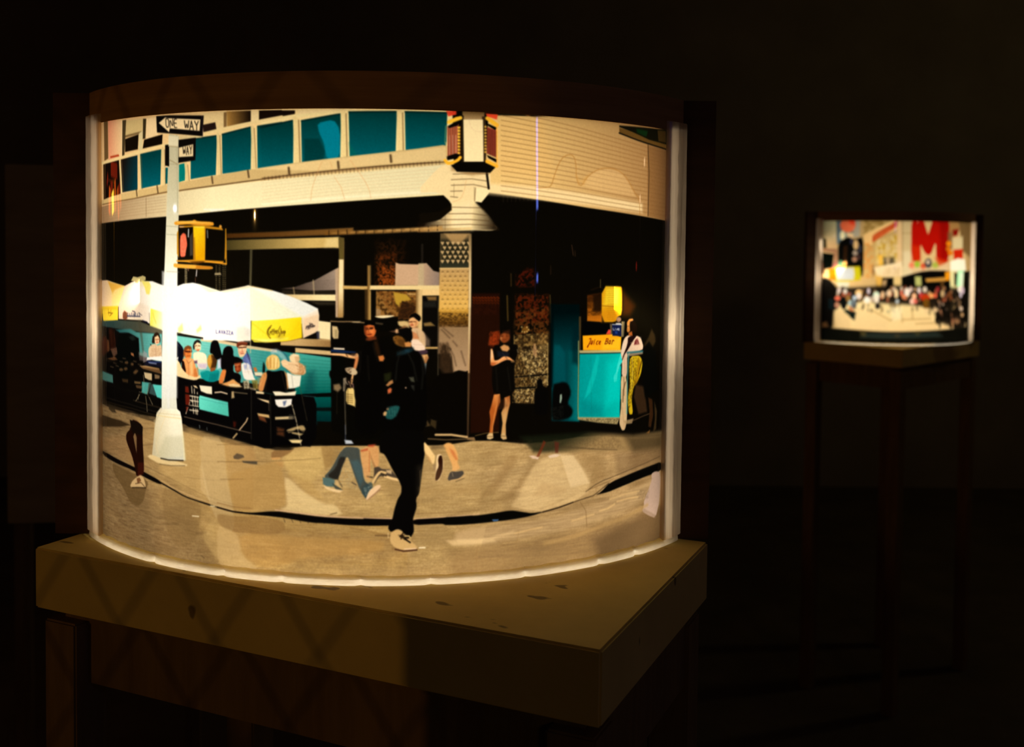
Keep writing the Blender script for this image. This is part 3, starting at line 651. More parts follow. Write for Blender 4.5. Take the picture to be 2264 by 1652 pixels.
P|84,71,39|0.75|2|0|592,443 597,444 597,447 592,446
P|84,71,39|0.75|2|0|592,450 597,450 597,453 592,452
P|84,71,39|0.75|2|0|592,456 597,457 597,459 592,459
P|84,71,39|0.75|2|0|592,462 597,463 597,466 592,465
P|84,71,39|0.75|2|0|592,468 597,469 597,472 592,471
P|84,71,39|0.75|2|0|592,474 597,475 597,478 592,477
P|84,71,39|0.75|2|0|592,481 597,481 597,484 592,483
P|84,71,39|0.75|2|0|592,487 597,488 597,490 592,490
P|84,71,39|0.75|2|0|592,493 597,494 597,497 592,496
P|84,71,39|0.75|2|0|592,499 597,500 597,503 592,502
P|84,71,39|0.75|2|0|592,505 597,506 597,509 592,508
P|84,71,39|0.75|2|0|592,512 597,512 597,515 592,514
P|128,113,82|1|3.8|0|558,468 578,467 581,473 558,474
L|55,44,37/134,116,101|1|2.5|815,503,934,480|773,509 815,503 871,484 940,446 942,510 868,513 810,510
S|75,63,55|0.4|1.8|1.3|844,491 934,480
S|75,63,55|0.4|1.8|1.3|851,494 934,485
S|75,63,55|0.4|1.8|1.3|859,498 934,490
S|75,63,55|0.4|1.8|1.3|866,502 934,495
S|75,63,55|0.4|1.8|1.3|873,505 934,501
S|75,63,55|0.4|1.8|1.3|880,509 934,506
P|31,25,16|0.8|3.8|0|776,513 930,513 930,523 776,524
S|168,147,108|0.6|1.8|3.8|868,483 871,523
S|153,129,88|0.6|1.8|3.8|810,505 813,523
L|177,151,103/215,196,145|1|2|788,534,897,532|776,525 935,523 935,541 832,541
P|164,137,109|1|2.5|0|931,452 942,447 942,588 933,588
L|80,66,30/83,70,30|1|2|943,373,943,419|941,360 957,362 956,423 942,423
L|219,196,146/143,108,58|1|2|946,513,947,588|941,423 956,423 955,588 940,589
S|120,88,50|0.8|1.8|2|942,424 940,587
S|103,77,42|0.6|1.8|2.5|956,373 956,582
P|66,56,39|0.5|7.6|0|861,544 930,545 930,552 880,553
S|179,144,82|1|1.8|10.2|958,502 1021,503
L|102,72,32/171,136,76|1|2.5|1023,512,1032,512|1022,439 1032,439 1033,594 1023,594
P|60,40,16|0.8|5.1|0|1015,507 1024,507 1024,593 1017,593
P|25,18,8|0.5|2|0|1028,432 1033,432 1034,512 1029,512
N|107,44,9|0.8|22.9|5.1,5.1|1048,411 1101,404 1102,496 1048,495
N|133,61,17|0.9|12.7|3.8,3.8|1055,441 1103,439 1102,496 1055,496
N|53,22,6|0.6|38.1|5.1,5.1|1052,372 1123,371 1124,431 1055,432
P|185,149,115|1|2|0|1101,430 1112,434 1165,435 1187,431 1207,453 1224,457 1224,494 1100,495
L|185,149,114/127,108,97|1|2.5|1159,464,1224,473|1165,435 1188,431 1208,453 1224,457 1224,494 1165,495
P|176,155,117|0.8|3.8|0|1165,432 1180,431 1181,494 1165,495
P|83,68,54|0.3|5.1|0|1173,377 1178,377 1178,431 1173,431
P|214,187,130|1|2|0|1030,496 1227,494 1227,507 1029,508
P|217,182,122|1|2|0|1170,506 1227,506 1227,523 1177,524
P|56,34,11|1|2|0|1047,511 1161,512 1161,579 1109,584 1047,583
N|142,99,45|0.85|2.5|6.3,6.3|1047,511 1160,512 1160,584 1047,583
N|106,61,22|0.7|2.5|3.8,3.8|1047,511 1160,512 1160,592 1102,593
P|165,129,40|1|5.1|0|1096,514 1133,521 1146,536 1120,541 1114,557 1102,546
P|36,20,8|1|5.1|0|1120,539 1159,555 1151,581 1113,593 1109,581
N|70,38,13|0.6|2.5|3.8,3.8|1113,543 1157,555 1148,590 1109,590
P|151,119,80|0.8|3.8|0|1047,560 1060,565 1060,581 1047,581
P|202,160,92|0.7|3.8|0|1133,516 1159,517 1159,522 1136,522
P|169,133,76|0.8|5.1|0|1107,596 1137,596 1139,610 1114,611
L|107,76,38/199,166,110|1|2|1159,557,1169,557|1158,508 1177,507 1177,623 1164,624 1159,590
P|8,6,4|1|2|0|1178,524 1224,524 1223,687 1179,628
P|39,39,33|0.5|10.2|0|1180,541 1217,538 1217,557 1180,557
P|135,100,50|0.8|6.3|0|1188,526 1217,526 1217,537 1194,537
P|134,104,55|0.85|5.1|0|1181,602 1201,599 1214,610 1183,611
P|176,140,82|1|2.5|0|1186,670 1223,670 1223,676 1186,676
S|80,71,50|0.7|1.8|2|1222,524 1224,816
L|92,74,46/109,89,54|1|2|1251,346,1251,444|1226,346 1315,346 1312,444 1226,445
P|21,21,12|0.85|15.2|0|1227,363 1312,362 1311,439 1228,440
P|182,143,89|0.75|10.2|0|1237,346 1310,345 1284,376 1260,374
P|36,39,28|0.85|7.6|0|1227,430 1311,430 1311,443 1227,444
P|197,164,112|0.9|2|0|1227,371 1231,369 1233,371 1235,369 1238,371 1233,381
P|198,164,112|0.9|2|0|1242,371 1246,369 1248,371 1250,369 1253,371 1248,381
P|198,165,112|0.9|2|0|1257,371 1261,369 1263,371 1265,369 1268,371 1263,380
P|198,165,113|0.9|2|0|1272,371 1276,369 1278,370 1280,369 1283,371 1278,380
P|199,165,113|0.9|2|0|1287,370 1291,368 1293,370 1295,368 1299,371 1293,380
P|199,165,113|0.9|2|0|1302,370 1306,368 1308,370 1310,368 1314,370 1308,380
P|197,164,112|0.9|2|0|1233,384 1237,382 1239,384 1241,382 1244,384 1239,394
P|197,164,112|0.9|2|0|1248,384 1252,382 1254,384 1256,382 1259,384 1254,393
P|198,164,112|0.9|2|0|1263,384 1267,382 1269,383 1271,382 1274,384 1269,393
P|198,164,112|0.9|2|0|1278,383 1282,381 1284,383 1286,381 1290,384 1284,393
P|198,165,113|0.9|2|0|1293,383 1297,381 1299,383 1301,381 1305,383 1299,393
P|196,163,111|0.9|2|0|1227,397 1231,395 1233,397 1235,395 1238,397 1233,407
P|197,163,112|0.9|2|0|1242,397 1246,395 1248,397 1250,395 1253,397 1248,406
P|197,164,112|0.9|2|0|1257,396 1261,395 1263,396 1265,394 1268,397 1263,406
P|197,164,112|0.9|2|0|1272,396 1276,394 1278,396 1280,394 1284,397 1278,406
P|197,164,112|0.9|2|0|1287,396 1291,394 1293,396 1295,394 1299,396 1293,406
P|198,164,112|0.9|2|0|1303,396 1306,394 1308,396 1311,394 1314,396 1308,406
P|196,163,111|0.9|2|0|1233,410 1237,408 1239,410 1241,408 1245,410 1239,419
P|196,163,111|0.9|2|0|1248,409 1252,408 1254,409 1256,407 1260,410 1254,419
P|196,163,112|0.9|2|0|1263,409 1267,407 1269,409 1271,407 1275,410 1269,419
P|197,163,112|0.9|2|0|1278,409 1282,407 1284,409 1287,407 1290,410 1284,419
P|197,164,112|0.9|2|0|1294,409 1297,407 1299,409 1302,407 1305,409 1299,419
P|195,162,111|0.9|2|0|1227,423 1231,421 1233,422 1235,421 1239,423 1233,432
P|196,162,111|0.9|2|0|1242,422 1246,420 1248,422 1250,420 1254,423 1248,432
P|196,163,111|0.9|2|0|1257,422 1261,420 1263,422 1265,420 1269,423 1263,432
P|196,163,111|0.9|2|0|1272,422 1276,420 1278,422 1280,420 1284,422 1278,432
P|196,163,111|0.9|2|0|1288,422 1291,420 1293,422 1296,420 1299,422 1293,432
P|197,164,112|0.9|2|0|1303,422 1307,420 1309,422 1311,420 1314,422 1309,432
L|173,136,83/205,159,77|1|2|1251,444,1252,545|1225,445 1312,445 1312,571 1224,569
L|194,144,53/82,51,15|1|7.6|1253,562,1253,604|1224,562 1312,562 1311,619 1224,616
L|101,70,31/142,111,79|1|10.2|1253,604,1253,628|1224,606 1311,607 1311,690 1223,689
P|54,37,17|0.62|2|0|1229,458 1234,452 1239,458 1234,456
S|232,196,127|0.5|1.8|1.3|1229,459 1234,462 1239,458
P|54,37,17|0.62|2|0|1243,458 1248,452 1253,457 1248,456
S|232,196,127|0.5|1.8|1.3|1243,458 1248,462 1253,458
P|54,37,17|0.62|2|0|1258,457 1263,452 1268,457 1263,456
S|232,196,127|0.5|1.8|1.3|1258,458 1263,462 1268,458
P|54,37,17|0.62|2|0|1272,457 1277,452 1283,457 1278,455
S|232,197,127|0.5|1.8|1.3|1272,458 1278,462 1283,458
P|54,37,17|0.62|2|0|1287,457 1292,452 1297,457 1292,455
S|233,197,127|0.5|1.8|1.3|1287,458 1292,461 1297,458
P|54,38,17|0.62|2|0|1302,457 1307,452 1312,457 1307,455
P|54,37,17|0.6|2|0|1236,471 1241,466 1246,471 1241,469
S|232,196,127|0.5|1.8|1.3|1236,472 1241,475 1246,472
P|54,37,17|0.6|2|0|1250,471 1255,465 1261,471 1255,469
S|232,196,127|0.5|1.8|1.3|1250,472 1256,475 1261,471
P|54,37,17|0.6|2|0|1265,471 1270,465 1275,470 1270,469
S|232,196,127|0.5|1.8|1.3|1265,471 1270,475 1275,471
P|54,37,17|0.6|2|0|1280,470 1285,465 1290,470 1285,469
S|232,197,127|0.5|1.8|1.3|1280,471 1285,475 1290,471
P|54,37,17|0.6|2|0|1294,470 1299,465 1305,470 1299,468
S|233,197,127|0.5|1.8|1.3|1294,471 1300,475 1305,471
P|54,37,17|0.58|2|0|1229,484 1234,479 1239,484 1234,482
S|231,196,127|0.5|1.8|1.3|1229,485 1234,488 1239,485
P|54,37,17|0.58|2|0|1243,484 1249,479 1254,484 1249,482
S|232,196,127|0.5|1.8|1.3|1243,485 1249,488 1254,485
P|54,37,17|0.58|2|0|1258,484 1263,479 1268,484 1263,482
S|232,196,127|0.5|1.8|1.3|1258,485 1263,488 1268,485
P|54,37,17|0.58|2|0|1273,484 1278,478 1283,484 1278,482
S|232,196,127|0.5|1.8|1.3|1273,485 1278,488 1283,485
P|54,37,17|0.58|2|0|1287,484 1292,478 1298,484 1292,482
S|232,197,127|0.5|1.8|1.3|1287,485 1293,488 1298,485
P|54,37,17|0.58|2|0|1302,484 1307,478 1312,484 1307,482
P|54,37,17|0.56|2|0|1236,497 1241,492 1246,497 1241,495
S|231,196,126|0.5|1.8|1.3|1236,498 1241,501 1246,498
P|54,37,17|0.56|2|0|1251,497 1256,492 1261,497 1256,495
S|231,196,127|0.5|1.8|1.3|1251,498 1256,501 1261,498
P|54,37,17|0.56|2|0|1265,497 1270,492 1276,497 1270,495
S|232,196,127|0.5|1.8|1.3|1265,498 1270,501 1276,498
P|54,37,17|0.56|2|0|1280,497 1285,492 1290,497 1285,495
S|232,196,127|0.5|1.8|1.3|1280,498 1285,501 1290,498
P|54,37,17|0.56|2|0|1294,497 1300,492 1305,497 1300,495
S|232,197,127|0.5|1.8|1.3|1295,498 1300,501 1305,498
P|53,37,17|0.54|2|0|1229,510 1234,505 1239,510 1234,508
S|231,196,126|0.5|1.8|1.3|1229,511 1234,514 1239,511
P|53,37,17|0.54|2|0|1244,510 1249,505 1254,510 1249,508
S|231,196,126|0.5|1.8|1.3|1244,511 1249,514 1254,511
P|54,37,17|0.54|2|0|1258,510 1263,505 1269,510 1263,508
S|231,196,126|0.5|1.8|1.3|1258,511 1263,514 1269,511
P|54,37,17|0.54|2|0|1273,510 1278,505 1283,510 1278,508
S|231,196,127|0.5|1.8|1.3|1273,511 1278,514 1283,511
P|54,37,17|0.54|2|0|1287,510 1293,505 1298,510 1293,508
S|232,196,127|0.5|1.8|1.3|1288,511 1293,514 1298,511
P|54,37,17|0.54|2|0|1302,510 1307,505 1313,510 1307,508
P|53,37,17|0.52|2|0|1236,523 1241,518 1247,523 1241,521
S|231,196,126|0.5|1.8|1.3|1236,524 1241,527 1247,524
P|53,37,17|0.52|2|0|1251,523 1256,518 1261,523 1256,521
S|231,196,126|0.5|1.8|1.3|1251,524 1256,527 1261,524
P|53,37,17|0.52|2|0|1265,523 1271,518 1276,523 1271,521
S|231,196,126|0.5|1.8|1.3|1265,524 1271,527 1276,524
P|54,37,17|0.52|2|0|1280,523 1285,518 1290,523 1285,521
S|231,196,126|0.5|1.8|1.3|1280,524 1285,527 1290,524
P|54,37,17|0.52|2|0|1295,523 1300,518 1305,523 1300,521
S|232,196,127|0.5|1.8|1.3|1295,524 1300,527 1305,524
P|53,37,17|0.5|2|0|1229,536 1234,531 1240,536 1234,535
S|231,195,126|0.5|1.8|1.3|1229,537 1235,541 1240,537
P|53,37,17|0.5|2|0|1244,536 1249,531 1254,536 1249,535
S|231,196,126|0.5|1.8|1.3|1244,537 1249,541 1254,537
P|53,37,17|0.5|2|0|1258,536 1264,531 1269,536 1264,534
S|231,196,126|0.5|1.8|1.3|1258,537 1264,541 1269,537
P|53,37,17|0.5|2|0|1273,536 1278,531 1283,536 1278,534
S|231,196,126|0.5|1.8|1.3|1273,537 1278,541 1283,537
P|54,37,17|0.5|2|0|1288,536 1293,531 1298,536 1293,534
S|232,196,127|0.5|1.8|1.3|1288,537 1293,541 1298,537
P|54,37,17|0.5|2|0|1303,536 1308,531 1313,536 1308,535
P|53,37,17|0.48|2|0|1236,550 1242,544 1247,550 1242,548
S|231,195,126|0.5|1.8|1.3|1236,550 1242,554 1247,550
P|53,37,17|0.48|2|0|1251,550 1256,544 1261,550 1256,548
S|231,195,126|0.5|1.8|1.3|1251,550 1256,554 1261,550
P|53,37,17|0.48|2|0|1266,550 1271,544 1276,550 1271,548
S|231,196,126|0.5|1.8|1.3|1266,550 1271,554 1276,551
P|53,37,17|0.48|2|0|1280,550 1285,544 1291,550 1285,548
S|231,196,126|0.5|1.8|1.3|1280,551 1286,554 1291,551
P|54,37,17|0.48|2|0|1295,550 1300,544 1305,550 1300,548
S|232,196,127|0.5|1.8|1.3|1295,551 1300,554 1306,551
P|53,37,17|0.46|2|0|1230,563 1235,558 1240,563 1235,561
S|231,195,126|0.5|1.8|1.3|1230,564 1235,567 1240,564
P|53,37,17|0.46|2|0|1244,563 1249,558 1254,563 1249,561
S|231,195,126|0.5|1.8|1.3|1244,564 1249,567 1254,564
P|53,37,17|0.46|2|0|1259,563 1264,558 1269,563 1264,561
S|231,195,126|0.5|1.8|1.3|1259,564 1264,567 1269,564
P|53,37,17|0.46|2|0|1273,563 1278,558 1284,563 1278,561
S|231,196,126|0.5|1.8|1.3|1273,564 1279,567 1284,564
P|53,37,17|0.46|2|0|1288,563 1293,558 1298,563 1293,561
S|231,196,126|0.5|1.8|1.3|1288,564 1293,567 1298,564
P|54,37,17|0.46|2|0|1303,563 1308,558 1313,563 1308,561
P|53,37,17|0.44|2|0|1237,576 1242,571 1247,576 1242,574
P|53,37,17|0.44|2|0|1251,576 1256,571 1262,576 1256,574
P|53,37,17|0.44|2|0|1266,576 1271,571 1276,576 1271,574
P|53,37,17|0.44|2|0|1281,576 1286,571 1291,576 1286,574
P|54,37,17|0.44|2|0|1295,576 1300,571 1306,576 1300,574
N|39,22,6|0.7|2.5|5.1,3.8|1224,571 1311,576 1311,614 1224,613
L|121,97,61/215,188,137|1|2|1312,345,1312,463|1308,346 1316,346 1317,690 1310,690
S|145,114,72|0.8|1.8|1.8|1309,347 1310,687
S|200,167,109|1|1.8|3.8|1226,446 1312,445
L|135,106,73/160,129,96|1|3.8|1265,619,1266,737|1226,614 1311,614 1311,739 1302,742 1283,738 1266,743 1262,715 1251,678 1227,661
S|53,37,22|0.5|5.1|3.8|1237,661 1256,685 1266,737
S|53,37,22|0.5|5.1|3.8|1249,659 1268,697 1275,725
S|53,37,22|0.5|5.1|3.8|1265,654 1277,668
S|53,37,22|0.5|5.1|3.8|1232,621 1256,645
S|54,37,23|0.5|5.1|3.8|1289,683 1302,725
S|53,37,22|0.5|5.1|3.8|1237,616 1265,640
P|55,37,21|0.8|17.8|0|1227,661 1249,661 1262,715 1266,746 1242,748 1226,729
N|35,24,13|0.7|2.5|3.8,7.6|1228,658 1261,673 1266,744 1228,734
L|214,187,136/173,136,91|1|2|1314,607,1311,735|1310,579 1316,579 1315,747 1309,747
L|81,58,36/58,40,23|1|2|1311,749,1310,935|1309,747 1315,747 1313,937 1307,937
P|35,12,3|0.6|12.7|0|1316,560 1326,560 1326,821 1316,821
S|63,52,35|0.7|1.8|1.8|1223,583 1222,890
P|6,4,2|1|5.1|0|1227,748 1308,743 1308,925 1211,920 1182,795
P|109,83,46|0.6|6.3|0|1183,889 1194,882 1202,897 1185,899
P|91,70,36|0.5|6.3|0|1204,878 1220,883 1218,906 1202,894
S|189,154,103|1|2.5|6.3|1218,923 1263,924 1308,932
S|110,86,53|0.7|1.8|3.8|1197,934 1244,938 1308,938
P|120,92,58|1|2|0|1311,933 1330,933 1333,943 1308,940
P|26,8,3|1|7.6|0|1319,517 1401,517 1401,689 1316,688
S|109,36,5|0.75|3.8|3.8|1322,528 1326,531
S|109,36,5|0.75|3.8|3.8|1330,528 1335,531
S|109,36,5|0.75|3.8|3.8|1339,528 1344,531
S|110,36,5|0.75|3.8|3.8|1348,528 1353,531
S|110,36,5|0.75|3.8|3.8|1357,528 1362,531
S|110,36,5|0.75|3.8|3.8|1366,528 1371,531
S|110,36,5|0.75|3.8|3.8|1375,528 1380,531
S|110,36,5|0.75|3.8|3.8|1384,528 1389,531
S|110,36,5|0.75|3.8|3.8|1394,528 1399,531
S|109,36,5|0.57|3.8|3.8|1322,535 1326,539
S|109,36,5|0.57|3.8|3.8|1330,535 1335,539
S|109,36,5|0.57|3.8|3.8|1339,535 1344,539
S|110,36,5|0.57|3.8|3.8|1348,535 1353,539
S|110,36,5|0.57|3.8|3.8|1357,535 1362,539
S|110,36,5|0.57|3.8|3.8|1366,535 1371,539
S|110,36,5|0.57|3.8|3.8|1375,535 1380,539
S|110,36,5|0.57|3.8|3.8|1385,535 1390,539
S|110,36,5|0.57|3.8|3.8|1394,535 1399,539
S|109,36,5|0.39|3.8|3.8|1322,543 1327,546
S|109,36,5|0.39|3.8|3.8|1331,543 1335,546
S|109,36,5|0.39|3.8|3.8|1339,543 1344,546
S|110,36,5|0.39|3.8|3.8|1348,543 1353,546
S|110,36,5|0.39|3.8|3.8|1357,543 1362,546
S|110,36,5|0.39|3.8|3.8|1366,543 1371,546
S|110,36,5|0.39|3.8|3.8|1376,543 1381,547
S|110,36,5|0.39|3.8|3.8|1385,543 1390,547
S|110,36,5|0.39|3.8|3.8|1394,543 1399,547
N|45,15,5|0.5|2.5|5.1,5.1|1319,548 1400,548 1399,689 1317,688
S|64,44,16|0.8|3.8|3|1435,460 1436,496
S|88,65,23|0.8|3.8|3.8|1424,524 1427,596
N|72,16,5|0.8|12.7|6.3,6.3|1452,462 1498,438 1511,462 1509,498 1450,498
N|77,23,5|0.85|12.7|6.3,6.3|1450,520 1556,522 1558,608 1451,601
N|95,49,14|0.7|17.8|6.3,6.3|1448,570 1557,559 1558,657 1449,654
S|88,70,27|0.8|1.8|2.5|1561,523 1565,606
S|66,38,18|0.6|1.8|1.8|1562,436 1562,462
S|90,54,33|0.7|1.8|2|1633,374 1639,406
S|84,50,28|0.6|1.8|1.8|1645,391 1646,408
P|27,9,3|1|7.6|0|1318,579 1401,579 1404,920 1318,921
P|85,60,27|1|5.1|0|1449,642 1557,635 1559,796 1516,797 1514,843 1443,838 1447,719
N|138,109,57|0.9|2.5|6.3,6.3|1446,638 1557,635 1559,797 1514,843 1443,837
N|200,172,111|0.85|2.5|3.8,3.8|1459,686 1556,667 1557,791 1453,792 1449,837 1514,840 1513,794
N|18,10,3|0.75|2.5|3.3,4.3|1444,676 1557,667 1557,796 1514,843 1443,837
N|18,10,3|0.7|2.5|7.6,7.6|1446,638 1557,635 1558,689 1452,686
L|204,166,92/111,64,21|0.35|25.4|1541,683,1540,623|1530,630 1555,630 1556,689 1525,688
P|110,73,23|0.8|7.6|0|1492,624 1491,628 1488,630 1483,632 1478,632 1474,630 1471,627 1470,624 1471,620 1474,617 1478,616 1483,616 1487,618 1491,620
P|225,188,110|1|5.1|0|1472,616 1472,617 1471,618 1471,618 1470,618 1469,618 1469,617 1468,616 1469,615 1469,615 1470,614 1471,614 1471,615 1472,615
P|225,188,110|1|5.1|0|1489,617 1489,618 1488,618 1488,619 1487,619 1486,618 1485,618 1485,617 1485,616 1486,615 1487,615 1487,615 1488,615 1489,616
P|225,188,110|1|5.1|0|1473,630 1473,631 1473,631 1472,632 1471,632 1471,631 1470,631 1470,630 1470,629 1471,628 1471,628 1472,628 1473,628 1473,629
P|225,188,110|1|5.1|0|1481,631 1481,632 1481,633 1480,633 1479,633 1478,633 1478,632 1478,631 1478,630 1478,629 1479,629 1480,629 1481,629 1481,630
P|225,188,110|1|5.1|0|1489,630 1489,630 1488,631 1488,632 1487,632 1486,631 1486,630 1485,629 1486,628 1486,628 1487,627 1488,627 1488,628 1489,629
P|225,188,110|1|5.1|0|1494,624 1494,625 1494,626 1493,626 1492,626 1491,626 1491,625 1491,624 1491,623 1491,622 1492,622 1493,622 1494,622 1494,623
P|185,138,92|0.6|5.1|0|1509,666 1514,666 1520,683 1520,707 1512,704 1506,692
S|10,8,5|1|1.8|3.8|1448,762 1559,758
S|8,7,4|1|1.8|5.1|1448,795 1516,795
S|185,157,92|0.6|1.8|2.5|1555,667 1556,791
P|5,4,3|1|3.8|0|1514,799 1523,797 1520,775 1532,770 1539,775 1540,793 1560,800 1561,880 1514,877
L|0,9,10/0,55,61|1|5.1|1609,575,1611,698|1564,550 1664,552 1670,907 1572,898
P|0,68,75|0.85|12.7|0|1577,672 1596,673 1614,698 1619,785 1578,790
L|0,55,59/0,109,111|0.8|12.7|1618,785,1662,787|1617,691 1662,693 1664,905 1631,900
P|0,7,8|0.8|7.6|0|1562,550 1575,550 1573,797 1567,797
P|0,23,27|0.7|17.8|0|1638,613 1665,614 1664,738 1640,727
P|4,4,3|1|10.2|0|1574,789 1592,786 1609,783 1627,789 1639,818 1625,849 1641,863 1646,876 1637,892 1600,900 1569,896
P|139,158,139|1|3.8|0|1599,821 1605,820 1606,833 1602,847 1598,845
N|37,39,33|0.25|2.5|2.5,2.5|1568,856 1613,854 1611,898 1566,895
P|87,28,8|0.9|10.2|0|1374,646 1386,629 1401,625 1406,639 1399,665 1381,672 1368,665
N|137,45,12|0.5|2.5|3.8,3.8|1371,632 1403,625 1401,665 1369,667
P|117,54,21|1|6.3|0|1404,640 1411,632 1428,630 1435,640 1434,654 1416,663 1406,656
P|45,19,8|0.8|6.3|0|1411,627 1433,623 1436,635 1421,636
P|183,109,58|0.7|3.8|0|1405,642 1411,646 1408,656 1403,649
P|7,5,3|1|3.8|0|1384,667 1404,668 1411,685 1434,688 1446,664 1459,669 1460,688 1450,719 1448,753 1453,811 1387,812 1380,775 1381,727
P|187,132,78|1|5.1|0|1404,673 1416,666 1430,671 1434,679 1426,687 1411,684
P|19,21,30|0.8|7.6|0|1396,684 1432,690 1430,704 1397,701
P|218,144,84|1|2.5|0|1376,677 1381,678 1385,696 1387,712 1399,711 1414,700 1432,702 1444,712 1451,717 1427,710 1412,715 1397,723 1382,728 1375,722
P|233,197,155|0.8|5.1|0|1376,679 1382,684 1383,703 1376,710
P|155,63,21|0.7|5.1|0|1377,717 1397,718 1384,727 1376,725
L|162,80,27/204,125,60|1|2.5|1378,847,1403,823|1387,811 1405,810 1407,833 1399,850 1392,881 1386,904 1385,928 1374,928 1377,885 1374,861 1381,837
P|101,42,12|0.6|7.6|0|1398,814 1406,814 1406,838 1396,857
L|157,88,40/189,141,83|1|2.5|1428,820,1419,872|1419,821 1436,816 1437,839 1431,863 1424,901 1425,930 1410,930 1414,896 1410,865 1418,848
P|55,25,10|0.5|7.6|0|1418,824 1428,846 1416,855 1398,857 1408,828
P|198,165,115|1|2|0|1367,930 1375,922 1385,924 1387,938 1377,942 1368,940
P|192,156,104|1|2|0|1409,930 1418,923 1426,933 1428,943 1417,945 1410,939
S|102,74,40|0.7|1.8|2.5|1368,933 1385,934
S|102,74,40|0.7|1.8|2.5|1410,933 1426,935
S|139,103,51|0.6|1.8|2.5|1333,929 1364,923 1402,922
L|0,139,139/0,172,164|1|2|1673,788,1824,798|1667,702 1833,707 1830,910 1666,897
P|0,202,192|0.5|38.1|0|1774,734 1829,716 1828,850 1770,870
P|9,183,176|0.6|7.6|0|1731,709 1742,712 1732,766 1711,820 1686,841 1704,790
P|0,112,116|0.5|38.1|0|1671,838 1757,869 1757,902 1669,895
S|139,139,85|0.85|1.8|3.8|1662,663 1664,763 1663,862 1666,900
L|166,152,102/186,172,117|1|2|1672,696,1829,704|1665,691 1833,697 1833,706 1667,700
S|9,27,27|0.8|1.8|3|1667,701 1833,707
P|159,140,94|1|3.8|0|1662,893 1830,908 1820,929 1738,916 1664,901
N|56,47,28|0.6|2.5|3.8,2.5|1662,897 1826,911 1819,927 1675,905
P|74,55,27|0.8|2|0|1662,589 1670,589 1671,691 1665,691
P|3,3,3|1|2|0|1675,604 1834,611 1831,653 1677,646
P|238,157,14|1|2.8|0|1677,647 1793,647 1832,658 1829,698 1679,691
P|238,192,36|0.6|17.8|0|1753,667 1828,660 1827,696 1753,693
P|211,65,46|1|3.8|0|1767,646 1777,632 1787,633 1787,647
P|147,120,83|0.6|5.1|0|1782,615 1792,615 1793,647 1786,647
L|144,121,77/82,74,51|1|2.5|1834,619,1845,620|1832,609 1846,610 1843,657 1831,658
P|13,22,60|1|2|0|1792,616 1831,620 1832,655 1794,652
S|178,182,188|1|1.8|2.8|1793,617 1832,619
P|30,56,130|0.9|5.1|0|1804,639 1815,639 1815,647 1805,646
S|206,209,217|1|1.3|1.8|1796,628 1796,634 1801,635
S|200,203,210|1|1.3|1.8|1805,629 1805,635
S|194,198,205|1|1.3|1.8|1811,636 1811,630 1816,636 1816,630
S|190,193,200|1|1.3|1.8|1823,631 1818,630 1818,636 1823,637
S|190,194,200|1|1.3|1.8|1818,633 1823,634
S|89,12,5|1|1.3|2.2|1702,658 1708,656 1709,659 1703,670 1697,682 1694,684 1697,678 1704,672
S|89,12,5|1|1.3|2.2|1711,664 1707,673 1710,675 1715,666
S|89,12,5|1|1.3|2.2|1716,664 1712,675
S|89,12,5|1|1.3|2.2|1722,665 1719,675
S|89,12,5|1|1.3|2.2|1724,661 1723,662
S|89,12,5|1|1.3|2.2|1737,666 1733,666 1729,671 1729,676 1734,675
S|89,12,5|1|1.3|2.2|1739,672 1746,670 1746,666 1742,667 1739,672 1740,676 1745,675
S|89,12,5|1|1.3|2.4|1770,660 1763,676
S|89,12,5|1|1.3|2.4|1769,660 1776,660 1777,663 1774,667 1768,668 1774,669 1774,673 1770,676 1763,676
S|89,12,5|1|1.3|2.4|1787,667 1782,666 1778,672 1779,677 1784,674
S|89,12,5|1|1.3|2.4|1787,667 1784,677
S|88,12,5|1|1.3|2.4|1795,666 1791,678
S|87,12,5|1|1.3|2.4|1794,669 1798,666 1801,668
L|65,29,5/183,102,14|1|5.1|1719,522,1721,606|1692,525 1748,518 1749,608 1693,603
P|18,9,3|0.85|12.7|0|1714,526 1747,518 1748,578 1715,574
N|27,12,3|0.5|2.5|15.2,3.8|1692,525 1747,518 1749,588 1693,587
P|209,148,15|1|3.8|0|1747,499 1827,500 1832,507 1833,589 1814,593 1806,610 1749,608
P|233,207,45|0.75|20.3|0|1765,502 1820,505 1813,556 1756,559
P|199,120,12|0.5|17.8|0|1748,574 1822,572 1806,609 1749,607
S|157,92,8|0.55|1.8|1.4|1768,507 1810,507
S|156,91,8|0.55|1.8|1.4|1770,514 1811,514
S|155,91,8|0.55|1.8|1.4|1772,521 1811,520
S|155,91,8|0.55|1.8|1.4|1769,527 1811,527
S|153,90,8|0.55|1.8|1.4|1770,534 1811,534
S|152,89,8|0.55|1.8|1.4|1772,541 1811,541
S|152,89,8|0.55|1.8|1.4|1769,547 1811,547
S|151,88,8|0.55|1.8|1.4|1771,554 1811,554
S|149,87,7|0.55|1.8|1.4|1772,561 1812,561
S|150,88,8|0.55|1.8|1.4|1769,567 1812,567
S|148,87,7|0.55|1.8|1.4|1771,574 1812,574
S|146,85,7|0.55|1.8|1.4|1773,581 1812,581
S|149,87,7|0.55|1.8|1.4|1770,587 1812,588
S|149,87,7|0.55|1.8|1.4|1771,594 1812,594
S|149,87,7|0.55|1.8|1.4|1773,601 1812,601
S|177,112,12|0.3|1.8|1.3|1750,507 1765,507
S|177,112,12|0.3|1.8|1.3|1750,514 1766,514
S|177,112,12|0.3|1.8|1.3|1750,520 1766,521
S|177,112,12|0.3|1.8|1.3|1750,527 1766,527
S|177,112,12|0.3|1.8|1.3|1750,534 1766,534
S|177,111,12|0.3|1.8|1.3|1750,540 1766,541
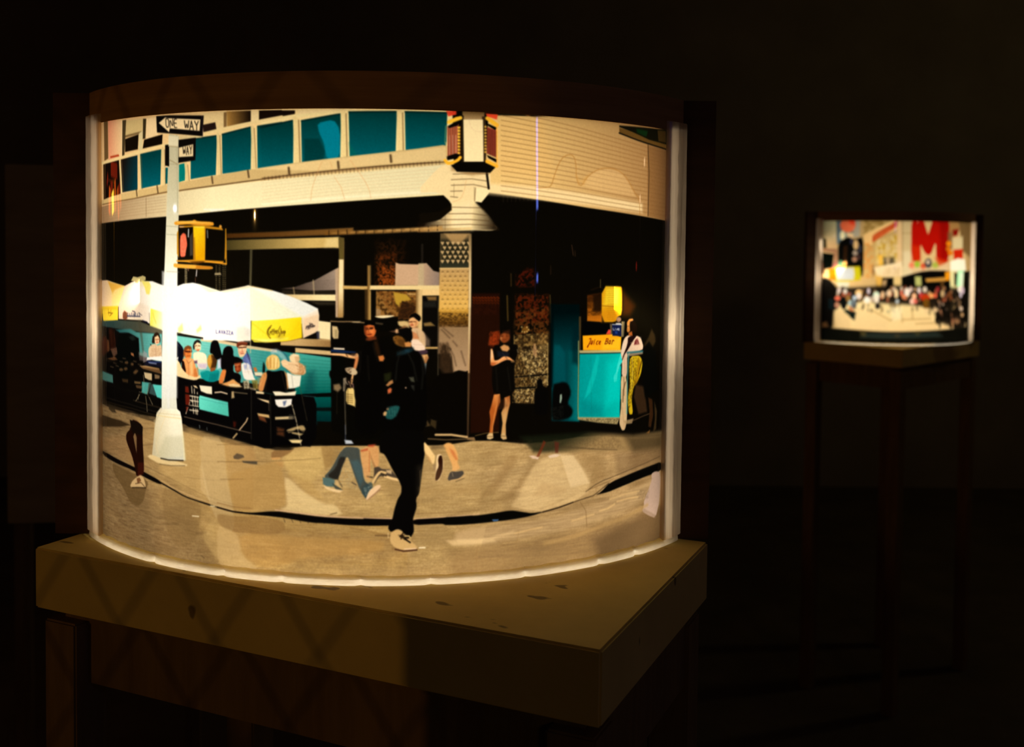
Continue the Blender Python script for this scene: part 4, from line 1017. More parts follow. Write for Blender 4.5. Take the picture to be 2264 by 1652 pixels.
S|177,111,12|0.3|1.8|1.3|1750,547 1766,547
S|177,111,12|0.3|1.8|1.3|1751,554 1766,554
S|177,111,12|0.3|1.8|1.3|1751,560 1767,561
S|177,111,12|0.3|1.8|1.3|1751,567 1767,567
S|177,111,12|0.3|1.8|1.3|1751,573 1767,574
S|177,111,12|0.3|1.8|1.3|1751,580 1767,581
S|177,111,12|0.3|1.8|1.3|1751,587 1767,587
S|177,111,12|0.3|1.8|1.3|1751,593 1767,594
S|177,111,12|0.3|1.8|1.3|1751,600 1767,601
S|37,18,5|0.5|1.8|3|1747,502 1734,502 1706,510
S|126,71,11|0.7|1.8|2.5|1748,558 1830,565
S|131,108,56|0.6|1.8|2.5|1742,478 1742,502
P|59,23,3|0.6|27.9|0|1835,512 1850,528 1893,562 1869,592 1836,593
P|152,113,82|1|5.1|0|1830,603 1829,607 1826,609 1822,611 1817,611 1813,609 1810,606 1809,603 1810,599 1813,596 1817,595 1822,595 1826,597 1829,600
P|196,188,176|1|2.5|0|1807,613 1830,614 1828,619 1807,617
P|162,102,43|1|3.8|0|1855,614 1865,603 1882,602 1886,608 1873,611 1868,621 1871,642 1860,645 1855,638 1858,626
P|15,7,3|0.9|7.6|0|1869,611 1890,609 1904,627 1899,648 1875,647
P|147,76,29|1|5.1|0|1864,646 1879,642 1883,656 1864,655
P|205,173,144|1|2.5|0|1861,653 1846,661 1836,681 1829,716 1837,737 1836,782 1861,784 1859,710 1932,704 1936,692 1923,665 1905,657 1887,660
P|222,197,171|0.6|10.2|0|1842,671 1859,659 1854,710 1836,714
P|20,7,7|1|3.8|0|1861,658 1905,655 1884,673 1863,698 1844,717 1838,722 1861,680
P|95,27,27|1|5.1|0|1907,663 1916,685 1890,685 1895,671
N|187,158,134|0.6|2.5|2.5,2.5|1905,661 1925,662 1924,686 1896,685
S|188,140,61|0.4|1.8|2|1911,664 1923,675
S|36,14,8|1|1.8|3|1844,717 1833,737 1829,747
P|43,203,193|1|2|0|1830,709 1838,734 1828,747 1818,769 1816,790 1812,797 1810,787 1808,798 1804,795 1802,786 1802,777 1812,766 1815,746
P|196,164,120|1|2.5|0|1833,778 1861,784 1864,915 1855,950 1841,951 1829,929 1830,911 1836,873
S|66,45,22|0.8|3.8|3.8|1853,800 1844,825 1843,861
S|85,62,37|0.6|1.8|3|1846,784 1848,841
S|227,195,151|0.6|5.1|5.1|1836,783 1836,850
P|51,33,17|0.9|10.2|0|1901,812 1944,821 1961,904 1917,907 1894,850
P|196,163,18|1|3|0|1873,720 1922,721 1934,744 1926,780 1908,804 1891,819 1882,854 1891,904 1872,904 1864,853 1875,810 1869,760
P|140,93,9|0.6|10.2|0|1913,727 1929,743 1910,805 1891,816 1906,765
N|57,37,7|0.6|2.5|2.5,3.8|1870,724 1913,727 1899,814 1877,880 1870,902 1865,842
P|187,157,122|0.7|5.1|0|1861,708 1934,707 1935,716 1870,720
S|33,94,103|0.85|3.8|6.3|1860,708 1934,708
S|75,142,132|0.8|3.8|5.1|1866,716 1862,791 1862,899
S|21,12,7|0.7|1.8|3.8|1923,725 1931,733 1914,779
S|21,64,64|0.7|1.8|3|1862,708 1860,796
P|162,134,91|0.8|5.1|0|1848,921 1893,918 1886,933 1856,932
S|110,80,50|0.6|1.8|3|1878,927 1942,915 1976,911
P|59,33,14|0.8|6.3|0|1966,859 1988,867 1994,918 1982,957 1969,952 1974,905
P|84,62,33|0.6|7.6|0|2000,876 2015,907 2012,966 1996,972 2004,933
P|160,103,43|0.7|5.1|0|1958,972 1978,964 1974,975
P|74,51,19|0.45|12.7|0|1978,641 1996,661 2001,680 1979,705 1936,692 1961,667
P|5,5,3|1|10.2|0|1936,697 1965,678 2002,712 2020,841 1949,858 1935,807
L|90,155,144/15,94,94|1|2|498,700,856,786|411,657 508,663 679,676 879,701 880,894 851,890 814,788 411,778
S|22,89,93|0.55|1.8|1.4|679,689 879,708
S|22,90,93|0.55|1.8|1.4|679,698 879,718
S|22,90,93|0.55|1.8|1.4|679,706 879,728
S|22,90,93|0.55|1.8|1.4|679,715 879,738
S|22,90,93|0.55|1.8|1.4|679,724 879,748
S|22,90,94|0.55|1.8|1.4|679,732 879,758
S|22,90,94|0.55|1.8|1.4|679,741 879,768
S|23,91,94|0.55|1.8|1.4|679,749 879,778
S|23,91,94|0.55|1.8|1.4|679,758 879,788
S|23,91,95|0.55|1.8|1.4|679,767 879,798
S|23,92,95|0.55|1.8|1.4|679,775 879,808
S|23,92,95|0.55|1.8|1.4|679,784 879,818
S|23,93,96|0.55|1.8|1.4|679,793 879,828
S|23,93,96|0.55|1.8|1.4|679,801 879,838
S|24,93,97|0.55|1.8|1.4|679,810 880,848
S|24,94,97|0.55|1.8|1.4|679,819 880,859
S|43,121,113|0.5|1.8|1.3|508,673 580,678
S|43,121,113|0.5|1.8|1.3|508,681 580,686
S|43,121,113|0.5|1.8|1.3|508,689 580,693
S|43,121,113|0.5|1.8|1.3|508,697 580,701
S|43,121,113|0.5|1.8|1.3|508,704 580,709
S|43,121,113|0.5|1.8|1.3|508,712 580,716
P|4,24,28|0.6|20.3|0|851,807 879,811 880,894 846,890
P|0,49,54|0.6|12.7|0|835,752 848,746 856,811 840,817
L|49,134,123/0,78,71|1|2|874,704,875,805|816,691 921,703 922,810 816,811
L|0,69,64/0,34,35|1|3.8|875,814,875,882|836,815 923,815 923,886 848,886
S|15,74,69|0.6|1.8|1.4|836,708 921,714
S|15,75,69|0.6|1.8|1.4|836,719 921,724
S|15,75,70|0.6|1.8|1.4|836,730 921,733
S|15,75,70|0.6|1.8|1.4|836,741 921,742
S|15,75,70|0.6|1.8|1.4|836,751 921,752
S|15,75,70|0.6|1.8|1.4|836,762 921,761
S|15,75,70|0.6|1.8|1.4|836,773 921,771
S|15,75,70|0.6|1.8|1.4|836,784 921,780
S|15,76,71|0.6|1.8|1.4|836,795 921,789
S|15,76,71|0.6|1.8|1.4|836,806 921,799
S|74,151,134|0.35|1.8|1.1|838,710 921,717
S|75,151,134|0.35|1.8|1.1|838,721 921,726
S|75,152,135|0.35|1.8|1.1|838,732 921,735
S|75,152,135|0.35|1.8|1.1|838,743 921,745
S|75,152,135|0.35|1.8|1.1|838,754 921,754
S|75,152,135|0.35|1.8|1.1|838,764 921,764
S|75,153,136|0.35|1.8|1.1|838,775 921,773
S|76,153,136|0.35|1.8|1.1|838,786 921,782
S|76,153,136|0.35|1.8|1.1|838,797 921,792
P|7,49,53|0.5|25.4|0|850,746 874,741 875,807 841,810
P|4,4,2|1|2|0|838,809 923,803 923,814 836,819
P|6,4,3|0.85|3.8|0|841,848 923,845 923,856 841,857
P|179,150,103|1|2|0|816,677 920,684 920,696 816,690
P|4,3,2|1|2|0|816,671 920,672 920,676 816,675
L|167,137,89/127,94,53|1|2|826,653,917,665|772,650 919,651 920,673 772,671
P|212,194,148|1|2|0|883,598 919,602 919,652 882,649
P|165,134,87|0.6|2|0|883,647 919,651 919,656 883,654
S|199,173,126|0.5|1.8|1.1|886,607 918,608
S|199,173,126|0.5|1.8|1.1|886,613 918,615
S|199,173,126|0.5|1.8|1.1|886,619 918,621
S|199,173,126|0.5|1.8|1.1|886,625 918,627
S|199,173,126|0.5|1.8|1.1|886,632 918,633
S|199,173,126|0.5|1.8|1.1|886,638 918,639
S|199,174,126|0.5|1.8|1.1|886,644 918,645
P|42,40,54|0.9|3.8|0|877,633 887,628 887,650 879,650
P|8,5,3|1|2.5|0|850,647 877,631 880,649
P|179,153,114|0.9|2|0|508,662 580,663 679,676 761,684 761,692 679,685 580,673 508,669
L|177,147,116/181,156,97|1|2|12,524,139,533|-9,505 42,502 162,517 128,575 119,586 -10,591
P|172,128,48|1|6.3|0|47,506 161,517 99,532 83,544
P|183,156,82|0.6|17.8|0|74,539 161,519 133,569 80,583
L|170,141,118/194,190,179|1|2|150,560,301,541|162,517 202,504 221,500 309,498 364,511 366,647 300,634 293,627 257,619 124,622 123,581
P|144,130,84|1|2|0|199,500 211,486 235,488 262,482 276,486 276,495 258,501 221,501
P|113,97,59|0.8|3.8|0|221,499 240,499 237,506 223,505
P|186,172,82|1|6.3|0|254,498 293,500 303,514 294,539 279,538 271,518
P|183,164,90|0.3|10.2|0|221,502 258,498 266,516 249,516
P|194,194,183|0.9|20.3|0|302,514 364,513 366,592 301,584
P|175,145,31|1|2.5|0|-2,589 120,581 119,626 10,637
P|149,113,12|0.4|10.2|0|4,592 116,585 116,593 4,598
S|82,56,12|1|1.8|1.7|50,595 55,615
S|82,56,12|1|1.8|1.7|55,604 80,608 60,617
S|82,56,12|1|1.8|1.7|70,597 67,614
S|82,56,12|1|1.8|1.7|47,607 86,605
P|84,45,28|1|5.1|0|150,602 160,594 176,600 178,616 165,624 149,618
S|17,23,48|0.9|1.8|3|180,600 182,612
S|17,23,48|0.9|1.8|3|191,602 193,612
S|17,23,48|0.9|1.8|3|202,599 204,611
S|17,23,48|0.9|1.8|3|213,601 215,611
S|17,23,48|0.9|1.8|3|223,598 225,610
S|17,23,48|0.9|1.8|3|234,600 235,609
S|17,23,48|0.9|1.8|3|244,597 245,609
S|17,23,48|1|1.8|2.8|176,610 248,608
S|15,20,43|1|1.8|3|206,593 220,595 216,610
S|17,23,48|1|1.8|2|239,597 257,604
P|172,144,113|0.25|12.7|0|123,582 293,564 293,627 257,619 186,620 186,612 257,608
P|187,169,144|0.9|2.5|0|181,614 257,610 262,619 181,620
P|8,9,23|1|2|0|257,618 283,622 289,628 266,625
S|43,31,17|0.7|1.8|1.8|293,595 295,632
L|187,179,66/194,194,152|1|2|302,608,349,619|300,581 366,592 366,648 296,635
S|175,144,36|0.5|5.1|3.8|309,594 325,625
P|194,194,189|1|2|0|413,511 441,502 478,498 505,502 549,513 577,520 609,514 656,505 656,667 536,660 514,658 441,651 412,647
P|190,183,113|0.5|12.7|0|501,504 577,521 543,528
P|192,181,90|0.9|7.6|0|419,636 437,620 441,641 423,649
P|192,183,90|0.9|7.6|0|491,638 508,622 511,635 495,646
P|190,186,144|0.25|12.7|0|412,616 514,612 514,653 412,650
S|51,43,82|1|1.3|1.4|562,633 562,645 568,645
S|51,43,82|1|1.3|1.4|571,645 575,634 578,646
S|51,43,82|1|1.3|1.4|572,641 577,642
S|51,43,82|1|1.3|1.4|580,635 584,646 587,635
S|51,43,82|1|1.3|1.4|590,647 593,636 596,647
S|51,43,82|1|1.3|1.4|591,643 595,643
S|51,43,82|1|1.3|1.4|599,636 605,637 599,648 605,648
S|51,43,82|1|1.3|1.4|608,637 614,638 608,648 614,649
S|51,43,82|1|1.3|1.4|617,649 620,638 623,650
S|51,43,82|1|1.3|1.4|618,645 622,646
P|197,197,190|1|2|0|517,527 581,521 628,512 671,501 684,504 746,514 776,522 815,535 849,548 881,563 886,584 883,627 840,649 835,608 679,603 679,661 517,666
P|198,197,172|1|10.2|0|682,508 751,542 838,588 684,602
P|186,156,90|0.5|7.6|0|581,521 674,502 689,505 592,523
S|192,158,83|0.7|3.8|2.5|684,504 746,515
S|187,172,136|0.6|3.8|2.5|679,508 680,603
L|194,186,51/208,184,14|1|2|690,612,825,632|681,604 751,598 833,589 836,648 791,659 726,665 690,665 680,657
P|208,159,6|0.35|22.9|0|811,609 835,592 835,646 801,653
P|200,200,132|0.6|10.2|0|690,657 751,653 796,651 726,664
S|192,157,12|0.6|5.1|2.5|684,610 710,628 741,650
S|203,167,14|0.6|5.1|2.5|830,599 816,625 791,644
S|203,167,14|0.6|5.1|2.5|833,615 820,634 796,651
S|92,63,6|1|1.8|2.5|744,615 733,625 730,637 735,646 741,652
S|73,49,6|1|1|1.8|741,631 739,636 741,639 743,635 741,631
S|73,49,6|1|1|1.8|748,626 746,627 746,642
S|73,49,6|1|1|1.8|744,632 748,631
S|74,50,6|1|1|1.8|753,625 751,626 751,642
S|74,50,6|1|1|1.8|749,631 753,630
S|74,50,6|1|1|1.8|754,634 758,632 757,628 755,630 754,635 756,638 759,636
S|74,50,6|1|1|1.8|759,634 763,631 762,628 760,629 759,634 761,638 764,636
S|75,50,6|1|1|1.9|773,623 773,638
S|75,50,6|1|1|1.9|773,632 775,630 776,638
S|75,51,6|1|1|1.9|780,629 778,634 780,638 781,633 780,629
S|75,51,6|1|1|1.9|784,629 783,643
S|75,51,6|1|1|1.9|784,631 786,630 786,635 784,637
S|73,49,6|0.9|1.8|2.5|741,621 735,627 733,637 739,643
P|118,86,29|0.35|17.8|0|784,642 782,647 779,650 774,653 768,653 763,651 760,647 759,643 760,638 763,635 768,632 774,632 779,634 782,638
S|86,61,9|1|1.8|2|771,617 764,631 771,640 766,647
P|201,173,139|1|2.5|0|839,589 882,565 886,584 883,626 874,633 840,649
L|211,207,199/206,179,146|0.8|5.1|859,572,866,593|837,588 882,563 885,581 840,593
S|40,31,31|0.9|1.8|2.5|848,622 849,615 864,610
S|40,31,31|0.9|1.8|2.5|853,623 856,615 858,622
S|40,31,31|0.9|1.8|2.5|859,606 862,619
S|40,31,31|0.9|1.8|2.5|863,607 869,610 864,618 873,614
S|40,31,31|0.9|1.8|2.5|849,618 873,612
S|164,130,64|0.7|1.8|2|835,592 838,648
S|94,70,29|0.6|1.8|2|680,658 726,666 791,660 835,649
S|59,48,97|1|1.3|1.7|563,633 563,644 568,644
S|59,48,97|1|1.3|1.7|572,644 575,634 578,644
S|59,48,97|1|1.3|1.7|573,640 577,641
S|59,48,97|1|1.3|1.7|581,634 584,644 587,634
S|59,48,97|1|1.3|1.7|589,645 592,635 595,645
S|59,48,97|1|1.3|1.7|590,641 594,641
S|59,48,97|1|1.3|1.7|598,635 604,635 598,645 604,645
S|59,48,97|1|1.3|1.7|606,635 612,636 606,645 612,646
S|59,48,97|1|1.3|1.7|615,646 618,636 621,646
S|59,48,97|1|1.3|1.7|616,642 620,642
P|186,176,167|0.7|10.2|0|636,625 658,620 676,629 675,660 636,661
P|144,144,152|0.5|10.2|0|658,625 674,629 674,646 661,648
S|175,156,121|0.6|1.8|3.8|678,660 678,696
P|5,4,3|1|5.1|0|-8,642 88,644 211,653 244,680 244,731 275,748 350,743 350,901 184,904 -10,882
L|28,45,42/90,82,62|0.8|5.1|88,634,340,646|-7,635 120,626 244,623 351,643 351,656 203,654 -8,652
L|12,43,45/82,149,141|1|6.3|88,675,340,681|104,657 194,649 228,657 351,656 350,743 244,727 240,675 185,662 129,665
S|43,105,102|0.4|1.8|1.1|236,675 347,673
S|43,105,102|0.4|1.8|1.1|236,682 347,681
S|43,106,103|0.4|1.8|1.1|236,689 347,688
S|44,106,103|0.4|1.8|1.1|236,697 347,696
S|44,107,104|0.4|1.8|1.1|236,704 347,703
S|44,107,104|0.4|1.8|1.1|236,711 347,710
S|44,108,105|0.4|1.8|1.1|236,718 347,718
S|45,108,105|0.4|1.8|1.1|236,725 347,725
S|45,109,106|0.4|1.8|1.1|236,732 347,733
P|52,49,36|0.5|6.3|0|236,619 252,618 267,711 260,721
P|3,4,3|1|10.2|0|119,678 158,663 211,667 238,685 242,727 202,749 175,823 118,804 108,742
P|24,32,27|0.6|7.6|0|185,674 211,670 224,681 203,685
P|38,12,5|0.9|12.7|0|-3,686 36,684 48,727 3,753 -5,741
P|25,8,4|0.9|12.7|0|54,658 77,652 104,689 98,723 59,726
P|95,54,27|0.6|7.6|0|39,693 54,695 59,726 42,735
P|79,53,38|0.8|7.6|0|66,721 109,713 114,732 87,746
P|113,69,37|0.6|6.3|0|16,759 98,743 114,751 59,761
P|143,88,50|0.9|5.1|0|196,723 211,724 215,734 198,730
P|119,103,95|0.45|7.6|0|238,718 267,718 267,744 244,743
P|134,118,118|0.6|6.3|0|264,711 284,719 283,743 263,749
P|100,69,39|0.6|6.3|0|182,755 181,757 178,759 174,761 169,761 164,760 161,759 160,757 161,755 164,753 169,752 174,751 178,752 181,753
P|99,68,38|0.6|6.3|0|212,758 211,760 209,762 204,763 200,763 196,763 193,761 192,759 193,757 196,755 200,754 205,754 209,754 211,756
P|98,68,38|0.6|6.3|0|237,777 236,779 233,781 230,782 225,783 221,782 218,781 217,779 218,776 221,775 225,773 230,773 233,774 236,775
P|101,70,39|0.6|6.3|0|178,775 176,777 173,779 169,780 164,781 160,780 157,779 155,777 157,774 160,772 164,771 169,771 173,771 176,773
P|103,72,40|0.6|6.3|0|150,780 149,782 145,784 141,785 136,785 131,785 128,784 126,782 128,779 131,777 136,776 141,776 145,776 149,778
P|99,69,38|0.6|6.3|0|229,782 228,785 225,786 221,788 217,788 213,787 210,786 209,784 210,782 213,780 217,779 221,778 225,779 228,780
P|52,90,83|1|6.3|0|0,797 81,803 84,828 1,827
P|63,42,21|0.7|6.3|0|143,809 180,808 180,818 148,818
P|100,76,45|0.8|3.8|0|215,810 251,809 249,816 217,817
P|80,57,34|0.8|3.8|0|223,821 259,821 251,830 227,830
P|28,17,9|1|3.8|0|309,671 316,657 328,651 340,656 346,673 342,685 337,676 333,665 319,670 323,686 305,687
P|190,156,118|1|3.8|0|318,668 333,661 341,671 339,685 326,690 319,684
P|144,90,66|0.6|2|0|323,675 337,673 335,676 323,678
P|183,156,122|1|3.8|0|301,692 319,688 333,693 349,687 352,729 290,733 288,705
N|144,105,74|0.5|2.5|2.5,2.5|301,695 349,689 351,726 297,730
P|28,20,17|1|2|0|296,690 303,690 301,695
P|198,194,188|1|2.5|0|283,731 351,723 352,738 333,738 305,737 279,741
P|10,10,21|1|2|0|265,757 283,740 350,739 350,759 312,755
P|45,53,77|0.7|3.8|0|290,743 326,741 330,746 297,750
P|140,109,70|1|2.5|0|244,760 275,757 340,761 337,766 267,765
P|94,65,36|0.8|3.8|0|244,761 340,762 350,778 267,772
P|159,138,103|1|2.5|0|266,778 305,779 305,800 290,800 271,795
P|119,94,65|0.8|3.8|0|317,778 342,779 340,792 319,794
P|57,124,117|1|2.5|0|256,808 301,808 290,834 282,845 255,842
P|64,97,97|0.6|5.1|0|301,812 322,810 329,847 290,841
P|69,163,155|1|2.5|0|309,812 352,811 352,853 329,850
S|127,110,81|0.8|1.8|2.5|253,839 223,871
S|127,110,81|0.8|1.8|2.5|243,840 235,865
S|127,110,80|0.8|1.8|2.5|271,840 280,875 282,898
S|125,108,79|0.8|1.8|2.5|286,846 308,874
S|123,107,78|0.8|1.8|2.5|293,810 282,844
S|123,106,78|0.8|1.8|2.5|263,787 267,810
S|75,55,32|0.5|1.8|2.5|210,870 289,876 347,880
P|4,5,12|1|3.8|0|411,674 420,675 443,695 441,726 430,740 434,777 411,778
P|28,36,56|0.6|5.1|0|413,678 434,695 416,686
P|90,45,17|1|3.8|0|441,703 446,690 460,684 473,688 475,704 465,696 448,708 441,726
P|172,93,36|1|3.8|0|444,703 461,694 474,701 473,717 461,725 448,721
S|43,12,4|1|1.8|3|448,703 473,702
P|181,119,66|1|2.5|0|436,724 478,720 486,737 490,752 500,775 488,786 448,783 435,753
P|20,5,3|1|2.5|0|434,727 444,734 451,760 448,781 434,753
P|194,156,105|0.7|7.6|0|466,725 478,724 478,768 470,774
P|156,82,32|0.7|6.3|0|482,753 498,746 501,775 482,779
P|194,167,121|1|2.5|0|409,728 425,735 434,753 458,772 491,778 505,769 508,777 488,787 451,785 409,778
S|190,186,175|1|1.8|2.5|409,731 420,722 416,738
P|17,12,8|1|2.5|0|478,685 483,672 495,665 506,668 511,681 505,674 488,677 484,695 480,696
P|194,170,133|1|3.8|0|484,682 495,673 508,679 508,694 498,701 487,695
P|183,90,51|0.8|3.8|0|491,695 505,692 500,700 492,699
P|194,181,152|1|2.5|0|478,706 498,701 522,704 530,714 532,750 501,754 492,736 482,732
P|51,28,59|0.8|5.1|0|482,729 495,727 495,736 485,737
P|128,113,167|0.5|10.2|0|495,736 530,734 530,750 501,749
P|156,107,31|1|5.1|0|531,724 537,709 552,705 552,746 540,747 533,737
P|51,28,9|1|6.3|0|546,708 562,707 568,722 563,745 543,749 549,728
P|113,59,28|1|3.8|0|543,746 562,745 558,757 543,758
P|7,110,108|1|2.5|0|505,760 530,754 546,758 562,751 575,752 571,781 552,788 530,787 511,779
P|0,75,78|0.5|10.2|0|546,764 574,758 568,781 540,788
P|4,3,3|1|2.5|0|540,703 545,672 555,664 569,665 577,686 584,711 589,688 601,679 616,680 622,691 622,709 639,710 657,720 651,728 622,730 622,755 639,757 648,764 645,790 622,778 592,790 592,752 580,747 575,719 563,722 552,705
P|175,167,183|0.8|5.1|0|568,722 580,716 580,744 568,748
P|175,99,45|1|3.8|0|572,783 581,757 587,748 599,749 594,772 586,790 574,791
P|114,42,16|1|5.1|0|625,729 648,725 648,749 636,757 628,750
P|179,125,69|1|3.8|0|580,791 604,784 622,774 633,783 648,790 633,798 604,797
P|194,158,121|1|3.8|0|636,678 651,670 665,672 666,695 656,708 643,711 638,696
P|87,34,17|1|2.5|0|633,668 651,663 670,667 668,673 645,674 637,683 633,681
S|82,43,28|1|1.8|2|638,683 665,681
P|167,90,66|0.5|5.1|0|642,693 659,690 653,700 643,701
P|194,183,162|0.5|12.7|0|633,630 659,621 676,631 673,664 633,665
P|64,75,122|1|3.8|0|651,716 666,695 675,702 682,727 683,747 673,727 659,728
P|199,190,178|1|3.8|0|648,728 665,725 680,732 688,765 696,775 659,776 651,754
P|99,107,146|0.6|5.1|0|656,731 668,730 666,743 658,743
S|29,32,53|1|1.8|2.5|666,692 679,727 688,760 710,764
P|203,183,150|0.9|3.8|0|690,752 715,751 718,761 693,762
P|157,85,37|1|3.8|0|687,739 696,737 701,749 692,751
S|39,43,80|0.7|1.8|1.8|745,689 761,684 785,693 798,718 801,748
P|165,182,182|0.5|7.6|0|742,684 764,681 788,703 796,725 772,708 761,696 742,699
P|6,13,7|1|2|0|716,751 717,733 719,720 722,725 725,735 724,752
P|192,157,87|1|3.8|0|726,725 730,707 745,698 761,700 770,714 771,734 756,743 732,743
P|159,103,43|0.6|10.2|0|729,725 742,704 742,740 733,741
P|206,180,120|0.6|7.6|0|753,704 765,706 767,734 756,737
P|4,3,3|1|2.5|0|732,744 751,748 780,742 789,756 793,803 761,808 718,810 722,776 725,753
P|172,112,59|1|3.8|0|703,805 707,774 718,753 729,749 731,763 724,786 718,807
P|176,114,61|1|3.8|0|783,743 791,753 797,788 793,798 789,763
P|198,164,123|1|3.8|0|772,716 785,711 798,718 819,715 843,726 849,748 838,755 809,755 791,738 777,731
P|202,174,131|1|5.1|0|798,703 811,693 827,697 830,712 814,722 800,715
S|123,78,39|0.7|1.8|2.5|796,725 819,727 827,734
P|166,116,68|0.6|7.6|0|825,717 848,736 840,754 819,752 830,742
N|210,186,147|0.5|2.5|2.5,2.5|801,695 827,697 825,717 801,715
P|203,198,181|1|2.5|0|791,748 812,756 834,756 830,787 814,793 797,795
S|98,90,82|0.6|1.8|1.5|806,755 810,790
P|4,3,3|1|2.5|0|411,779 465,786 537,793 622,799 679,802 721,814 756,815 825,810 879,807 880,962 789,955 735,974 679,961 568,943 437,924 430,887 410,873
L|83,181,164/59,153,138|1|2|508,850,604,866|501,829 604,844 607,885 501,871
P|67,160,144|0.6|2.5|0|568,838 604,843 607,885 581,881
P|197,186,160|1|2|0|502,800 548,801 549,824 530,823 508,817
P|4,3,2|1|2|0|508,819 530,825 549,826 549,829 508,829
P|177,153,116|1|2|0|478,802 490,802 498,810 485,808
S|190,172,144|0.85|1.8|3.3|473,805 481,885
S|191,173,145|0.85|1.8|3.3|483,812 490,886
S|193,175,147|0.85|1.8|3.3|466,853 451,888
S|191,173,145|0.85|1.8|3.3|495,822 495,887
S|191,173,145|0.85|1.8|3.3|470,847 478,852
S|192,177,151|0.8|1.8|4.1|466,834 498,836
S|194,179,153|0.8|1.8|4.1|466,847 498,849
S|196,181,154|0.8|1.8|4.1|466,863 498,864
S|197,182,155|0.8|1.8|4.1|466,876 498,877
P|95,22,9|0.8|5.1|0|448,807 461,807 466,842 463,863 453,885 449,854
S|4,3,2|1|1.8|5.1|444,827 501,831
S|4,3,3|1|1.8|5.1|444,864 501,868
P|80,18,7|0.6|6.3|0|622,898 632,900 629,916 622,914
P|189,162,117|1|3.8|0|604,792 622,788 639,790 652,796 633,799 610,798
P|164,151,118|0.9|3.8|0|654,779 673,776 676,798 659,802
N|70,59,38|0.6|2.5|2.5,2.5|654,777 676,775 676,801 654,802
P|119,103,38|0.8|5.1|0|682,775 701,774 702,800 688,802
P|182,161,128|0.8|2|0|676,796 696,800 696,805 676,801
P|152,112,71|0.4|6.3|0|701,767 715,766 707,802 699,802
P|196,171,130|1|2.5|0|696,806 721,808 721,814 696,813
P|160,136,95|0.9|3.8|0|616,812 623,810 626,829 616,832
S|187,163,134|1|1.8|3.8|559,818 580,815 601,819
S|157,133,95|0.6|1.8|2.5|622,813 668,815
P|204,191,162|1|2.5|0|748,805 769,804 788,807 820,801 816,814 756,817
P|208,200,190|1|2.5|0|755,828 807,824 805,841 786,850 766,849 758,842
P|75,87,118|0.9|3.8|0|779,833 791,829 786,844 782,846
P|193,166,124|1|2|0|699,826 737,832 738,840 715,833
P|178,144,92|1|3.8|0|700,870 737,873 739,882 704,878
P|110,58,29|0.8|7.6|0|703,876 724,882 729,895 707,888
P|177,154,111|1|3.8|0|756,878 780,876 809,873 809,882 756,886
P|68,62,50|0.8|5.1|0|799,869 815,871 815,882 796,883
P|103,54,25|0.6|10.2|0|762,908 783,912 783,933 762,929
P|165,139,92|0.9|5.1|0|788,915 820,903 841,898 848,910 841,920 825,908 799,924
P|180,154,104|0.8|3.8|0|807,919 841,923 833,929 807,924
P|208,183,126|1|2.5|0|796,942 815,939 838,941 833,951 807,951
S|175,145,109|1|1.8|3.8|669,886 665,896 642,923
S|151,125,85|1|1.8|5.1|634,934 622,947
S|126,100,75|0.8|1.8|2|444,898 568,912 679,929
S|179,161,126|0.8|1.8|2.8|807,841 820,886 826,918 834,956
S|67,55,36|0.6|1.8|1.8|830,787 852,885
S|91,78,62|0.6|1.8|2|736,831 737,861
S|100,109,109|0.8|1.8|2.5|503,919 504,927
S|101,109,109|0.7|1.8|2|530,923 531,931
P|5,4,2|1|3.8|0|920,602 1019,603 1022,673 1084,630 1114,663 1176,682 1191,743 1192,932 923,938 921,792
P|4,4,2|1|3.8|0|921,684 959,683 959,768 955,793 921,796
P|182,156,111|1|3|0|923,612 938,614 942,627 941,648 928,649 924,642
P|101,93,58|0.5|6.3|0|931,623 938,623 938,646 931,646
S|128,100,64|1|1.8|3|919,599 949,600 977,599 1014,602
P|195,173,129|0.7|3.8|0|979,599 1005,598 1000,602 982,602
P|206,188,162|1|2|0|927,674 959,675 959,680 928,679
P|12,31,68|0.9|3.8|0|920,679 959,682 992,685 989,688 954,689 920,686
P|5,4,2|1|3.8|0|1038,588 1109,584 1109,602 1102,626 1061,626 1044,610
P|217,196,152|1|2.8|0|1043,583 1060,581 1088,580 1102,582 1083,587 1065,589 1049,587
S|114,91,60|0.6|5.1|3.8|1048,603 1065,605
P|201,171,115|0.8|5.1|0|1108,599 1127,596 1141,602 1141,618 1125,616 1110,607
P|208,154,100|1|2.5|0|918,690 940,690 963,691 978,695 987,697 992,689 997,690 1000,699 997,715 992,734 985,751 983,769 979,782 976,770 980,753 984,734 989,713 991,705 973,703 950,697 918,696
P|153,72,30|0.7|6.3|0|989,701 999,699 995,720 987,744 984,739
P|103,68,47|0.5|5.1|0|978,690 996,689 995,699 980,699
S|33,19,9|1|1.8|2|962,690 968,699
P|179,156,121|1|2.5|0|960,732 978,729 989,732 997,744 992,751 983,752 971,747 963,742
N|60,42,28|0.8|2.5|2.5,2.5|960,732 980,730 978,746 964,744
P|4,4,2|1|3.8|0|917,738 959,732 963,744 957,765 938,780 922,768 915,752
P|138,112,77|0.8|7.6|0|928,780 945,777 951,789 941,800 929,794
P|165,147,121|0.8|3.8|0|956,761 964,759 965,770 960,798 956,798
S|183,139,113|1|1.8|2.5|971,770 978,786
S|192,139,131|1|1.8|2.5|983,777 985,788
P|205,175,105|1|2.5|0|964,790 983,787 987,793 988,814 995,835 1009,854 1025,872 1036,886 1025,882 1002,861 990,842 981,838 964,833
S|78,55,20|0.8|1.8|2|965,806 983,808
S|78,55,20|0.8|1.8|2|965,812 983,814
S|78,55,20|0.8|1.8|2|965,817 983,819
S|78,55,20|0.8|1.8|2|966,823 983,825
